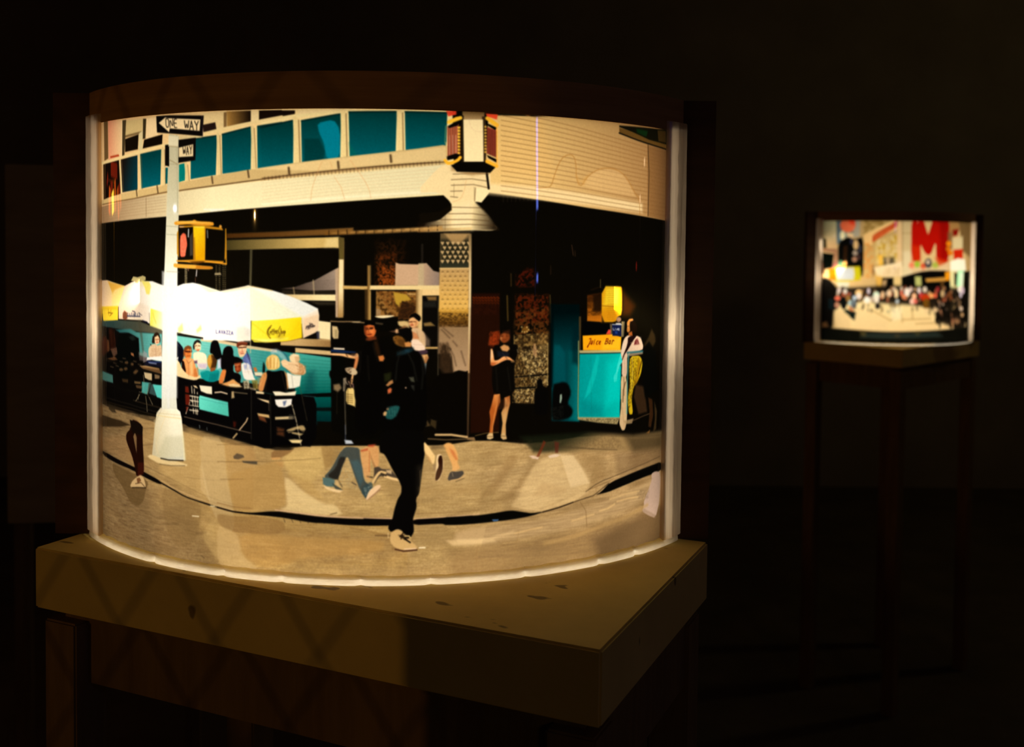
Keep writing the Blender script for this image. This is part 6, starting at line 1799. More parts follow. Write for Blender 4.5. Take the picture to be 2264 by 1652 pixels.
S|140,122,93|0.6|1.8|2.5|1266,1034 1269,1045
S|9,5,3|1|1.8|1.3|827,1156 830,1156
P|6,4,3|1|3.8|0|1154,1166 1227,1163 1347,1161 1348,1185 1281,1184 1222,1181 1157,1183
S|224,180,142|0.7|2.5|2.5|1158,1165 1347,1159
P|6,4,3|1|3.8|0|1016,1162 1097,1166 1095,1182 1016,1180
P|195,157,100|1|3.8|0|1091,1205 1111,1193 1124,1198 1129,1207 1143,1214 1149,1228 1167,1244 1168,1252 1148,1255 1124,1254 1103,1246 1091,1232
P|22,13,5|0.9|5.1|0|1114,1211 1143,1211 1148,1220 1132,1225 1119,1216
S|18,11,5|1|1.8|4.3|1132,1222 1148,1233
S|28,16,7|0.8|1.8|3.8|1119,1216 1127,1206 1122,1222
S|224,190,123|1|1.8|3|1132,1214 1145,1214 1148,1220
S|66,37,22|1|1.8|4.3|1106,1252 1130,1258 1167,1255
S|233,199,167|0.8|1.8|3|1132,1252 1164,1251
S|242,223,185|1|1.8|3.8|1174,1249 1190,1249
S|56,37,18|0.6|5.1|3.8|1050,1212 1090,1212
S|112,78,41|0.5|6.3|3.8|979,1190 1032,1200 1085,1212
S|227,194,141|0.7|1.8|2.5|1085,1205 1086,1219
P|213,179,128|0.15|38.1|0|1173,1018 1346,1008 1347,1095 1173,1104
P|166,130,75|0.3|25.4|0|1173,1077 1346,1073 1347,1098 1179,1096
S|114,80,43|0.5|1.8|2|1168,1150 1254,1150 1347,1147
S|198,160,103|0.3|5.1|1.8|1175,1026 1177,1150
P|6,5,3|1|3.8|0|1238,1162 1309,1164 1378,1160 1442,1154 1478,1162 1508,1169 1554,1168 1508,1177 1449,1182 1343,1186 1282,1187 1239,1185
P|217,183,129|0.6|5.1|0|1445,1142 1542,1167 1650,1150 1701,1128 1684,1124 1538,1161
S|23,13,6|0.9|1.8|3.8|1546,1169 1601,1161 1650,1151
S|38,25,13|0.8|1.8|2.5|1650,1151 1728,1139 1788,1109
S|29,19,9|0.7|1.8|2|1697,1124 1746,1101 1813,1090 1896,1076 2037,1058
P|6,5,3|1|3.8|0|1733,1139 1756,1133 1793,1107 1896,1090 1966,1082 2048,1076 2053,1106 1931,1114 1823,1130 1784,1137
P|226,193,138|0.45|15.2|0|1438,1142 1463,1123 1492,1063 1517,1024 1555,1006 1607,997 1648,1007 1674,1035 1700,1073 1716,1100 1693,1125 1601,1140 1538,1163 1500,1163
P|236,207,161|0.4|7.6|0|1603,1003 1648,1008 1683,1053 1710,1099 1641,1105 1624,1061
P|182,146,96|0.4|15.2|0|1541,1081 1625,1104 1625,1118 1507,1120
S|191,157,105|0.6|1.8|1.8|1603,1028 1624,1065 1637,1112
P|132,98,56|0.35|20.3|0|1433,991 1450,985 1462,1006 1433,1046 1395,1091 1357,1116 1353,1102 1384,1076
P|124,93,53|0.4|20.3|0|1462,1075 1514,1017 1484,1070 1448,1122 1388,1124 1420,1106
P|144,111,65|0.3|30.5|0|1673,1017 1728,1101 1774,1085 1749,1018 1682,996
P|42,32,17|0.6|38.1|0|1851,967 2049,988 2050,1034 1895,1028
P|109,83,54|0.45|30.5|0|1811,1017 2050,1034 2045,1071 1823,1088
S|56,43,28|0.6|1.8|2|1432,953 1559,972 1639,985 1821,1009
S|47,37,22|0.4|1.8|2|1547,966 1726,995
N|65,48,28|0.25|12.7|3.8,2.5|1446,947 1820,964 1852,1008 1483,977
P|103,37,18|0.7|3.8|0|1546,954 1553,961 1532,1001 1521,1004 1528,990
P|84,33,22|0.7|3.8|0|1582,960 1598,965 1595,996 1585,995
P|217,185,160|0.9|2.5|0|1498,997 1513,997 1530,1004 1529,1010 1510,1006
P|217,189,161|0.9|2.5|0|1561,1002 1583,998 1605,1002 1591,1008 1567,1009
P|185,155,135|1|3.8|0|1989,1108 2011,1103 2042,1110 2040,1204 2017,1258 1977,1241 1943,1222 1953,1205 1951,1192 1975,1158 1993,1127
P|137,110,85|0.5|6.3|0|1943,1222 2016,1258 2021,1250 1952,1214
N|115,94,69|0.4|2.5|2.5,3.8|1915,1149 1981,1159 1975,1188 1921,1179
S|220,181,120|0.8|6.3|4.3|1752,1190 1785,1188 1814,1178
S|218,180,120|0.8|6.3|4.3|1794,1160 1855,1154 1926,1154
S|218,179,119|0.8|6.3|4.3|1824,1172 1876,1169 1921,1172
S|213,175,117|0.8|6.3|4.3|1647,1208 1685,1203 1729,1198
S|215,176,117|0.8|6.3|4.3|1457,1224 1501,1218 1543,1214
S|179,142,88|0.6|10.2|11.4|1555,1264 1644,1257 1748,1240 1856,1228 1970,1206
S|222,188,135|0.5|12.7|8.9|1289,1234 1365,1240 1407,1228 1450,1220
P|57,91,133|1|2.5|0|1385,1177 1406,1178 1403,1183 1389,1183
S|141,103,58|0.5|1.8|1.5|1341,1257 1340,1322
S|141,104,58|0.5|1.8|1.5|1468,1223 1451,1311
S|104,76,43|0.6|1.8|2|1676,1152 1698,1183 1703,1234
S|131,99,56|0.5|1.8|1.5|1487,1263 1563,1252 1602,1249
S|77,54,29|0.4|1.8|2.5|1706,1120 1803,1100
L|190,181,147/194,192,176|1|2|392,197,391,493|384,58 425,65 423,305 419,412 415,601 413,844 416,878 349,884 351,740 358,549 364,440 372,291
P|194,194,190|0.6|10.2|0|352,467 417,466 417,844 351,850
S|194,194,190|0.7|7.6|10.2|379,494 379,874
S|140,133,103|0.5|3.8|3.8|416,64 419,291
P|182,175,144|0.45|7.6|0|384,63 425,67 425,225 376,224
P|206,191,146|0.3|7.6|0|313,922 359,883 416,878 435,910 438,1019 324,1034
S|139,129,100|0.7|1.8|1.5|373,89 425,94
S|134,124,95|0.7|1.8|1.5|373,146 425,150
S|115,107,82|0.7|1.8|1.5|372,331 425,334
S|112,104,80|0.7|1.8|1.5|372,356 425,358
S|105,97,74|0.7|1.8|1.5|372,467 425,468
P|10,7,5|1|2.5|0|328,2 384,3 519,10 515,70 471,65 331,51
P|240,211,160|1|2|0|339,23 368,8 380,11 507,21 504,54 387,42 384,53
S|14,9,6|1|1.3|2.5|370,12 371,37 383,38 382,13 370,12
S|14,9,6|1|1.3|2.5|388,39 387,13 400,40 399,14
S|14,9,6|1|1.3|2.5|415,16 404,15 405,40 416,41
S|14,9,6|1|1.3|2.5|404,27 414,28
S|14,9,6|1|1.3|2.8|446,22 451,47 455,28 460,48 463,23
S|14,9,6|1|1.3|2.8|467,49 473,24 481,50
S|14,9,6|1|1.3|2.8|469,40 478,41
S|14,9,6|1|1.3|2.8|485,25 493,38 499,26
S|14,9,6|1|1.3|2.8|493,38 493,51
S|61,41,61|0.6|1.8|2.5|512,11 515,68
P|203,182,132|0.8|3.8|0|420,64 476,67 512,74 429,74
P|10,7,5|1|2.5|0|423,77 490,73 488,139 422,145
P|226,201,153|1|2|0|424,100 480,92 480,127 424,128
S|20,13,8|1|1.3|2.3|440,99 443,123 445,103 449,122 450,98
S|19,13,8|1|1.3|2.3|454,122 458,98 463,121
S|19,13,8|1|1.3|2.3|455,113 461,113
S|20,13,8|1|1.3|2.3|466,97 471,108 475,96
S|19,13,8|1|1.3|2.3|471,108 471,120
P|9,7,5|1|2|0|367,90 384,90 384,154 367,151
S|219,200,171|1|1.8|1.8|366,156 381,157
P|221,209,173|0.9|2.5|0|381,63 422,67 422,97 381,95
S|149,129,89|1|1.8|1.9|384,94 422,98
S|144,125,86|1|1.8|1.9|384,134 422,150
P|221,221,221|1|5.1|0|416,279 415,284 413,287 409,289 406,289 402,287 400,283 399,279 400,274 402,271 406,269 409,269 413,271 415,275
P|196,129,31|1|2.5|0|406,319 424,316 472,317 485,312 495,317 552,319 556,326 552,331 485,329 465,326 413,329 404,325
P|213,171,74|0.7|3.8|0|416,318 482,315 492,319 546,321 546,324 472,323 416,324
P|161,107,18|1|2.5|0|416,332 482,329 524,330 598,338 599,442 524,437 485,441 416,434
P|10,6,3|1|2.5|0|422,337 479,334 480,430 424,433
P|195,156,123|0.8|2.5|0|424,331 448,332 441,335 424,335
P|195,80,54|1|3|0|428,363 440,351 451,355 455,373 457,388 451,407 449,422 430,423 428,407
N|199,132,100|0.5|2.5|2,2|429,360 453,357 451,419 430,420
S|194,194,190|0.9|1.8|3.8|462,341 461,363
P|56,49,43|0.85|6.3|0|466,363 477,350 478,417 467,419
L|201,166,14/181,129,3|1|2.5|485,355,521,406|480,332 521,332 523,380 521,431 488,432 485,396
S|210,186,73|0.7|1.8|3.8|485,334 521,335
P|130,83,13|0.7|5.1|0|480,365 486,365 488,432 481,432
P|7,5,2|1|2.5|0|526,338 595,344 592,433 524,431
S|145,145,137|0.8|3.8|3|532,344 533,365
S|158,107,21|1|1.8|3.8|596,340 598,439
S|183,121,28|1|1.8|4.6|521,434 561,437 598,441
S|179,121,31|1|1.8|5.1|416,435 455,435 482,438
P|51,25,3|0.8|3.8|0|465,436 524,434 514,440 485,444
P|186,133,43|1|3|0|402,442 430,444 485,445 505,447 549,449 553,455 536,458 472,457 402,455
P|136,74,8|0.7|6.3|0|492,447 549,450 549,457 488,456
P|191,132,48|1|3.8|0|583,333 582,335 581,336 579,337 577,337 575,336 574,335 573,333 574,331 575,329 577,328 579,328 581,329 582,331
S|144,128,90|0.7|1.8|3.8|448,458 455,460
S|144,128,90|0.7|1.8|3.8|448,464 455,466
S|144,128,90|0.7|1.8|3.8|448,470 455,471
S|144,128,90|0.7|1.8|3.8|448,476 455,477
S|144,128,90|0.7|1.8|3.8|448,481 455,483
S|144,128,90|0.7|1.8|3.8|448,487 455,488
S|144,128,90|0.7|1.8|3.8|448,493 455,494
S|144,128,90|0.7|1.8|3.8|448,498 455,500
S|172,113,90|0.7|1.8|2.5|460,448 461,463
S|190,179,172|0.8|3.8|3.8|493,461 491,478
S|105,59,36|0.6|1.8|2.5|488,483 488,496
S|126,109,75|0.5|1.8|1.5|324,922 351,881"""
SQUARE = """P|194,158,101|1|3|0|-43,-26 813,-37 812,477 -30,475
L|234,230,176/200,160,108|1|3|16,3,19,90|-19,-9 56,-9 60,101 28,106 -4,58
P|55,47,26|1|3|0|-9,62 17,68 20,102 -8,102
P|148,104,72|1|3|0|-3,102 63,105 66,168 51,173 49,121 -3,114
P|5,8,4|1|3|0|0,120 49,125 46,177 4,185
P|72,40,22|1|3|0|-7,138 5,154 13,193 -5,217
P|100,118,123|1|3|0|56,-9 75,-9 81,74 60,90
P|176,165,141|1|3|0|123,-8 149,-5 148,58 125,62
P|114,130,118|1|3|0|76,35 124,38 125,58 77,66
P|255,118,74|1|5.7|0|131,17 128,28 120,38 109,43 95,43 83,38 75,28 71,17 74,5 82,-5 94,-10 107,-10 119,-5 128,5
P|255,53,25|0.8|9.5|0|99,-8 127,-5 130,15 112,11
P|255,241,188|1|7.6|0|93,54 92,62 89,68 85,71 80,71 76,68 73,62 72,54 72,47 75,41 79,37 84,37 88,41 91,47
P|241,202,150|1|7.6|0|96,44 125,46 123,62 101,63
P|7,7,5|1|7.6|0|65,82 93,64 109,60 121,72 164,58 167,175 160,214 67,172
P|46,24,8|0.8|9.5|0|88,93 102,93 101,160 87,160
P|210,169,112|1|7.6|0|145,89 144,97 141,104 137,107 132,107 128,104 125,97 124,89 125,81 127,74 132,71 136,71 140,74 143,81
P|152,133,114|1|7.6|0|143,120 142,125 139,128 135,130 130,130 126,128 123,125 122,120 123,116 126,112 130,110 134,110 138,112 141,116
P|153,108,80|1|7.6|0|141,144 140,148 137,152 133,154 129,154 125,152 122,148 121,144 121,140 124,136 128,134 133,134 137,136 140,139
P|43,43,60|1|7.6|0|124,77 123,83 122,87 119,89 116,89 114,87 112,83 111,78 111,72 113,68 116,66 118,66 121,68 123,72
P|49,49,59|1|7.6|0|156,104 155,111 154,117 151,120 149,120 146,117 144,111 143,105 144,98 145,92 148,89 151,89 153,92 155,98
P|55,36,33|1|7.6|0|154,136 154,141 152,145 148,147 145,147 142,145 139,141 139,136 139,131 141,127 144,124 148,124 151,127 153,131
P|72,107,72|1|7.6|0|89,160 88,165 85,169 80,172 75,172 70,170 66,166 65,161 66,155 69,151 74,149 79,149 84,151 88,155
P|135,93,44|1|7.6|0|103,161 103,165 100,168 96,170 92,170 88,168 85,165 84,161 85,157 87,154 91,152 96,152 100,153 102,157
P|135,79,65|1|7.6|0|51,153 67,153 63,176 42,179
P|157,86,4|1|7.6|0|30,182 63,178 62,226 33,222
P|183,158,18|1|5.7|0|57,174 151,170 157,198 154,222 113,228 60,228
P|173,173,169|1|11.4|0|61,178 128,175 132,199 129,222 64,224
P|171,165,15|0.8|9.5|0|134,175 153,173 154,218 137,218
P|199,188,156|1|7.6|0|64,231 113,230 110,254 98,260 69,251
P|195,159,95|1|3|0|161,-8 309,-9 315,204 166,214
N|141,109,48|0.7|3.8|15.2,11.4|161,-8 301,-9 257,14 199,46 162,50
L|237,189,118/255,211,137|1|3|165,73,301,2|164,50 195,34 288,-9 309,-9 310,18 196,73 196,89 165,89
P|195,74,28|1|5.7|0|195,54 226,34 269,10 297,-9 305,10 250,45 208,73 196,81
N|229,123,68|0.4|3.8|9.5,9.5|199,54 297,-1 297,14 208,73
P|225,186,130|1|3|0|289,-5 309,-5 315,204 290,204
N|192,147,39|0.8|3.8|9.5,11.4|208,81 290,49 293,165 214,166
N|243,224,168|0.5|3.8|9.5,11.4|208,73 290,49 293,150 214,158
P|237,180,66|1|7.6|0|221,127 236,127 237,158 222,166
P|57,51,38|0.8|11.4|0|239,135 252,135 280,134 285,165 241,166
P|206,172,124|0.8|7.6|0|248,138 264,134 261,165 253,166
N|210,130,55|0.6|3.8|11.4,11.4|165,81 200,81 203,213 164,214
N|80,53,35|0.6|3.8|9.5,15.2|198,166 214,166 211,213 199,213
P|239,213,165|1|9.5|0|206,174 313,149 315,207 219,207
N|204,166,113|0.5|3.8|5.7,26.6|222,174 343,165 344,203 223,205
P|207,181,129|1|3|0|307,-9 348,-10 355,203 315,204
P|229,210,165|0.7|19|0|312,111 350,110 353,205 315,206
S|161,129,76|0.6|2.7|3.8|310,45 348,44
S|133,103,62|0.6|2.7|3.8|309,-9 314,165
P|221,186,124|1|3|0|346,-17 622,-23 656,180 352,180
P|179,15,4|1|5.7|0|345,-17 391,-18 415,44 419,49 441,-15 528,-21 527,156 460,144 455,70 432,125 408,121 383,79 388,149 349,147
P|205,44,6|0.7|15.2|0|349,87 384,94 388,149 351,147
P|126,4,2|0.5|26.6|0|472,-16 522,-17 520,148 483,148
P|204,49,8|0.7|11.4|0|452,133 529,144 495,164 468,164
P|171,126,69|1|15.2|0|523,-13 590,-14 592,29 526,69
P|123,94,52|1|15.2|0|582,-14 687,-17 702,132 613,108
P|132,12,5|1|11.4|0|543,30 584,25 578,49 551,53
P|222,201,148|1|15.2|0|545,61 618,52 621,104 553,104
P|206,35,9|1|7.6|0|553,104 621,100 624,138 558,142
P|126,90,53|0.8|11.4|0|516,38 544,38 546,101 518,101
P|234,135,15|1|7.6|0|540,81 539,85 535,89 528,91 521,91 515,89 511,86 509,81 510,77 514,73 520,71 527,71 534,73 539,77
P|210,112,15|1|7.6|0|537,101 536,105 532,109 526,111 520,111 514,109 510,105 508,101 510,96 513,93 519,91 525,91 531,93 536,96
P|223,118,14|1|7.6|0|551,116 550,120 545,124 538,125 531,126 525,124 520,121 519,116 520,112 524,109 530,107 538,107 544,109 549,112
P|255,250,220|1|9.5|0|536,148 583,136 642,140 656,184 538,187
P|233,126,87|1|9.5|0|363,164 362,170 359,175 354,177 349,177 344,175 341,170 339,165 340,159 344,154 348,152 354,152 359,154 362,159
P|156,185,48|1|9.5|0|385,160 384,166 381,171 377,173 372,173 367,171 364,166 362,160 363,155 366,150 371,148 376,147 381,150 384,155
P|215,78,39|1|9.5|0|412,168 411,174 408,178 403,181 398,181 393,178 390,174 388,168 389,162 392,158 397,155 402,155 407,158 411,162
P|59,59,65|1|9.5|0|439,156 437,164 433,171 426,174 419,174 413,171 408,164 406,156 407,148 412,142 418,138 425,138 432,141 437,148
P|232,203,167|1|7.6|0|428,151 427,155 425,158 423,159 420,159 417,158 415,155 414,152 415,148 417,145 419,144 422,144 425,145 427,148
P|167,177,69|1|9.5|0|471,164 469,169 465,174 459,177 452,177 446,174 442,170 440,164 442,158 445,153 451,151 458,151 464,153 469,158
P|223,187,138|1|9.5|0|479,164 530,148 531,179 485,179
P|230,201,156|0.6|15.2|0|343,172 531,173 519,183 344,196
P|7,6,4|1|7.6|0|340,199 410,183 531,183 532,211 554,274 312,266 216,252 215,213 254,212 311,208
P|223,189,122|1|7.6|0|279,206 311,206 312,258 282,258
P|214,163,72|1|9.5|0|211,205 238,208 236,251 216,244
P|184,147,101|1|9.5|0|239,224 254,216 251,255 236,255
P|182,182,105|1|9.5|0|365,205 392,205 396,246 369,246
P|200,142,58|1|7.6|0|411,213 514,207 515,222 416,226
P|235,147,19|1|7.6|0|507,187 538,187 533,222 509,218
P|117,74,29|0.7|7.6|0|486,222 503,222 499,258 482,257
P|232,222,157|1|7.6|0|536,183 564,183 572,270 541,266
P|12,8,4|1|5.7|0|563,191 586,195 581,239 566,238
P|188,252,188|1|9.5|0|585,183 636,183 630,243 581,246
P|252,252,227|0.7|9.5|0|601,191 632,191 631,251 605,247
P|11,11,5|1|9.5|0|636,187 725,184 771,443 616,434 635,307
L|240,213,150/251,212,147|1|9.5|233,306,236,407|50,315 272,290 448,328 672,381 675,413 472,410 236,411 69,405
P|14,11,8|1|11.4|0|-5,217 30,217 65,251 82,286 75,326 55,342 52,410 0,445
P|141,95,53|0.8|11.4|0|4,389 26,383 35,403 9,408
P|16,38,44|0.6|15.2|0|32,296 53,295 54,335 33,335
P|15,10,6|0.92|19|0|48,256 153,249 271,239 560,246 663,268 674,405 597,406 476,375 448,324 377,312 233,306 154,300 131,312 54,315
P|197,153,105|0.85|5.7|0|338,282 337,287 335,292 333,294 330,294 327,292 325,287 324,282 325,277 326,272 329,270 332,270 335,272 337,276
P|157,108,69|0.85|5.7|0|554,263 553,267 552,270 549,272 546,272 543,270 541,267 540,263 541,259 542,255 545,254 548,254 551,255 553,259
P|202,176,149|0.85|5.7|0|74,274 74,279 72,283 70,285 68,285 65,283 64,280 63,275 64,270 65,266 67,264 70,264 72,266 73,270
P|114,57,34|0.85|5.7|0|357,247 357,251 355,254 353,256 350,256 348,254 346,251 346,247 346,243 348,240 350,238 352,238 355,240 356,243
P|63,54,54|0.85|5.7|0|201,283 200,287 199,291 197,293 195,293 193,291 192,288 191,283 192,279 193,275 195,273 197,273 199,275 200,279
P|176,88,58|0.85|5.7|0|471,263 470,269 468,273 465,276 462,276 459,273 456,269 455,263 456,258 458,253 461,251 464,251 467,253 470,258
P|215,167,115|0.85|5.7|0|648,353 646,357 640,360 633,362 625,361 617,359 612,356 610,352 612,348 616,345 623,344 632,344 639,346 645,349
P|140,96,61|0.85|5.7|0|107,283 106,287 105,290 102,291 100,291 97,290 96,287 95,284 96,280 97,278 99,276 102,276 104,277 106,280
P|215,187,159|0.85|5.7|0|262,271 262,275 260,278 258,280 256,280 254,278 252,275 251,271 252,267 253,263 255,262 258,262 260,263 261,267
P|118,59,35|0.85|5.7|0|528,286 527,291 525,294 522,296 518,296 515,294 513,290 512,286 513,282 515,279 518,277 521,277 525,279 527,282
P|60,51,51|0.85|5.7|0|161,259 161,263 160,267 158,269 156,269 154,267 153,263 153,259 153,255 154,252 156,250 158,250 159,252 161,255
P|167,83,55|0.85|5.7|0|242,283 242,288 240,292 237,294 234,294 231,292 229,288 228,283 228,278 230,275 233,272 236,272 239,274 241,278
P|192,149,102|0.85|5.7|0|247,281 247,285 245,288 242,289 239,289 237,288 235,285 234,281 234,277 236,274 239,273 242,273 245,274 246,277
P|150,103,65|0.85|5.7|0|284,250 284,253 281,256 278,257 274,258 270,256 268,253 267,250 268,247 270,244 273,242 277,242 281,244 283,246
P|224,195,165|0.85|5.7|0|416,279 416,283 414,287 411,289 407,289 405,287 402,283 402,279 402,274 404,270 407,268 410,268 413,270 415,274
P|96,47,27|0.85|5.7|0|92,254 92,257 90,260 88,261 86,261 84,260 83,257 82,254 83,251 84,249 86,248 88,247 90,249 91,251
P|60,51,51|0.85|5.7|0|128,278 127,283 125,287 122,289 118,289 114,287 112,283 111,278 112,273 114,269 117,267 121,267 125,269 127,273
P|172,86,57|0.85|5.7|0|335,282 334,287 332,291 328,294 324,294 321,291 318,287 317,282 318,277 320,272 324,270 327,270 331,272 334,277
P|201,156,107|0.85|5.7|0|439,270 438,275 435,278 432,281 428,281 424,278 421,275 420,270 421,265 423,261 427,259 431,259 435,261 437,265
P|159,109,70|0.85|5.7|0|575,299 574,303 571,305 567,307 561,307 557,305 554,302 552,299 553,296 556,293 561,292 566,292 571,293 574,296
P|205,178,151|0.85|5.7|0|159,286 159,291 156,295 153,298 149,298 146,296 143,291 142,286 143,281 145,276 149,274 153,274 156,276 158,280
P|114,57,34|0.85|5.7|0|335,251 334,256 332,260 329,262 325,262 321,260 319,256 318,251 318,246 321,242 324,239 328,239 332,241 334,246
P|66,56,56|0.85|5.7|0|301,269 301,272 300,275 298,276 296,276 294,275 292,272 292,270 292,267 293,264 295,263 297,263 299,264 301,267
P|178,89,59|0.85|5.7|0|555,286 554,289 551,291 547,292 543,292 539,291 536,289 535,286 536,283 539,281 542,279 547,279 551,281 554,283
P|185,143,98|0.85|5.7|0|166,286 165,289 164,292 161,294 158,294 156,292 154,290 153,286 154,283 155,280 158,278 161,278 163,279 165,282
P|156,107,68|0.85|5.7|0|392,294 391,297 390,299 388,301 386,301 384,299 382,297 382,294 382,291 383,289 385,288 388,288 390,289 391,291
P|209,181,154|0.85|5.7|0|105,299 104,302 102,305 98,307 95,307 92,305 89,303 88,300 89,296 91,294 94,292 98,292 101,293 104,296
P|109,54,32|0.85|5.7|0|190,283 190,286 188,289 186,290 184,290 181,289 180,286 179,284 180,281 181,278 183,277 186,277 188,278 190,280
P|69,59,59|0.85|5.7|0|530,289 529,294 528,298 525,300 522,300 519,298 516,294 516,289 516,284 518,280 521,278 524,278 527,280 529,284
P|177,89,59|0.85|5.7|0|517,294 516,297 513,300 509,301 504,301 500,299 497,297 495,294 496,291 499,288 503,287 508,287 513,288 516,291
P|188,146,100|0.85|5.7|0|215,269 215,274 214,279 212,281 210,281 208,279 207,274 206,269 206,264 208,259 209,257 211,257 213,259 215,264
P|157,108,69|0.85|5.7|0|483,301 483,304 481,307 478,309 476,309 473,307 471,304 470,301 471,297 472,295 475,293 478,293 481,295 483,297
P|228,198,168|0.85|5.7|0|506,313 505,317 503,319 499,321 495,321 492,319 489,316 488,313 489,309 491,306 495,305 499,305 502,306 505,309
P|118,59,35|0.85|5.7|0|508,293 507,298 505,302 502,305 499,305 496,302 494,298 493,293 494,287 496,283 498,281 502,281 505,283 507,288
P|69,59,59|0.85|5.7|0|519,271 518,275 516,279 513,281 509,281 505,279 502,275 501,271 502,267 504,263 508,261 512,261 515,263 518,267
P|161,80,53|0.85|5.7|0|110,293 110,296 108,299 105,301 101,301 98,299 96,297 95,293 96,290 98,287 101,285 104,285 107,287 110,289
P|209,162,112|0.85|5.7|0|633,312 631,317 626,320 618,322 610,322 603,320 598,316 596,311 597,306 602,302 609,300 617,300 625,303 630,307
P|157,108,68|0.85|5.7|0|515,250 514,254 511,256 506,258 502,258 497,256 494,253 493,250 494,246 497,243 501,242 506,242 510,243 513,246
P|218,190,161|0.85|5.7|0|319,254 319,259 317,264 314,266 311,266 309,264 307,259 306,254 306,249 308,245 311,243 314,242 316,245 318,249
P|103,51,30|0.85|5.7|0|100,275 99,279 97,282 93,284 90,284 86,283 84,279 83,275 84,271 86,268 89,266 93,266 96,267 99,271
P|55,47,47|0.85|5.7|0|92,254 92,258 91,260 89,262 87,262 85,261 84,258 84,255 84,251 85,249 87,247 89,247 91,248 92,251
P|169,84,56|0.85|5.7|0|279,272 278,276 276,279 274,281 270,281 268,279 266,276 265,272 265,268 267,265 270,263 273,263 276,265 278,268
P|197,153,105|0.85|5.7|0|375,254 375,257 372,259 369,261 365,261 362,260 359,257 358,254 359,251 361,248 365,247 368,247 372,248 374,251
P|140,96,60|0.85|5.7|0|170,261 169,264 168,266 167,267 165,267 163,266 162,264 162,261 162,258 163,256 165,255 167,255 168,256 169,258
P|217,189,160|0.85|5.7|0|292,255 291,259 289,263 286,265 283,265 279,263 277,259 276,255 277,250 279,247 282,245 286,245 289,247 291,250
P|116,58,35|0.85|5.7|0|417,265 417,269 415,272 412,274 409,274 406,272 404,269 403,265 404,262 406,259 408,257 412,257 415,259 417,262
P|67,57,57|0.85|5.7|0|363,253 363,256 360,259 357,261 353,261 350,259 347,256 346,253 347,249 349,246 353,245 357,245 360,246 362,249
P|170,84,56|0.85|5.7|0|264,294 264,299 262,303 261,305 258,305 257,303 255,299 255,294 255,290 256,286 258,283 260,283 262,286 263,289
P|197,153,105|0.85|5.7|0|346,277 345,280 344,282 341,283 338,283 336,282 334,280 333,277 334,274 335,272 338,271 341,271 343,272 345,274
P|145,99,63|0.85|5.7|0|183,284 183,290 181,294 179,297 177,297 175,295 173,290 173,284 173,279 174,274 176,271 179,271 181,274 182,278
P|235,205,174|0.85|5.7|0|637,329 636,333 632,336 625,338 618,338 612,336 608,332 606,328 607,324 611,320 617,319 624,319 631,321 635,324
P|118,59,35|0.85|5.7|0|523,284 523,290 521,294 519,296 516,296 514,294 512,290 511,284 511,279 513,275 515,272 518,272 521,275 523,279
P|68,58,58|0.85|5.7|0|407,268 406,273 404,277 401,280 398,280 395,277 393,273 392,268 393,263 395,259 398,257 401,257 404,259 406,263
P|156,77,51|0.85|5.7|0|120,276 119,279 117,282 113,283 110,284 106,282 104,280 103,276 104,273 106,270 109,268 113,268 116,270 119,272
P|189,146,100|0.85|5.7|0|185,294 185,299 184,303 182,305 180,305 178,303 177,299 177,294 177,289 178,285 180,283 181,283 183,285 184,289
P|150,103,65|0.85|5.7|0|267,284 267,288 265,291 263,293 260,293 257,291 255,288 255,284 255,280 257,277 259,275 262,275 265,277 267,280
P|212,185,157|0.85|5.7|0|207,293 207,299 205,303 202,306 198,306 195,304 193,299 192,294 193,288 195,284 198,281 201,281 204,284 206,288
P|110,54,32|0.85|5.7|0|186,295 186,299 184,303 182,305 179,305 176,303 174,300 174,295 174,291 176,287 178,285 181,285 184,287 185,290
P|61,52,52|0.85|5.7|0|119,289 118,292 117,294 114,296 111,296 108,295 107,292 106,289 106,286 108,283 111,282 114,282 116,283 118,286
P|158,78,51|0.85|5.7|0|98,281 98,287 96,291 93,293 90,293 87,291 84,287 84,282 84,277 86,272 89,270 92,270 95,272 97,276
P|193,172,159|1|6.1|0|82,263 81,267 79,271 76,273 72,273 68,271 66,268 65,263 66,258 68,255 71,252 75,252 78,254 81,258
P|205,193,176|1|6.1|0|106,266 105,270 103,273 100,275 96,275 93,273 90,270 90,266 90,262 93,259 96,257 100,257 103,259 105,262
P|217,101,73|1|6.1|0|80,292 79,296 76,300 71,301 66,302 61,300 58,297 56,293 57,289 61,286 65,284 71,283 76,285 79,288
P|186,127,98|1|6.1|0|76,318 75,323 73,328 69,330 65,330 61,328 58,324 57,319 58,313 61,309 64,307 68,306 72,309 75,313
P|10,14,12|1|6.1|0|105,309 104,320 101,329 96,334 91,334 86,329 82,321 81,310 82,299 85,290 90,285 95,285 100,290 103,298
P|134,98,44|1|6.1|0|120,293 119,298 116,302 113,305 109,305 105,303 103,299 102,293 102,288 105,284 108,282 112,281 116,284 119,288
P|173,201,197|1|6.1|0|128,308 127,313 125,317 121,319 117,319 114,317 111,314 110,309 111,304 113,301 117,298 121,298 124,300 127,304
P|100,109,113|1|6.1|0|143,312 142,320 139,326 134,329 129,329 124,326 121,320 119,313 120,305 123,299 128,295 133,295 138,298 141,304
P|177,191,200|1|6.1|0|143,288 142,292 140,296 136,297 133,298 129,296 127,293 126,289 127,285 129,282 132,280 136,280 139,281 142,284
P|224,180,113|1|6.1|0|163,270 162,276 158,281 153,284 147,284 142,282 138,277 136,271 137,265 141,260 146,257 152,257 158,259 162,264
P|226,206,191|1|6.1|0|159,280 158,285 156,288 152,291 148,291 145,289 142,285 141,281 142,276 144,272 148,270 152,270 155,272 158,276
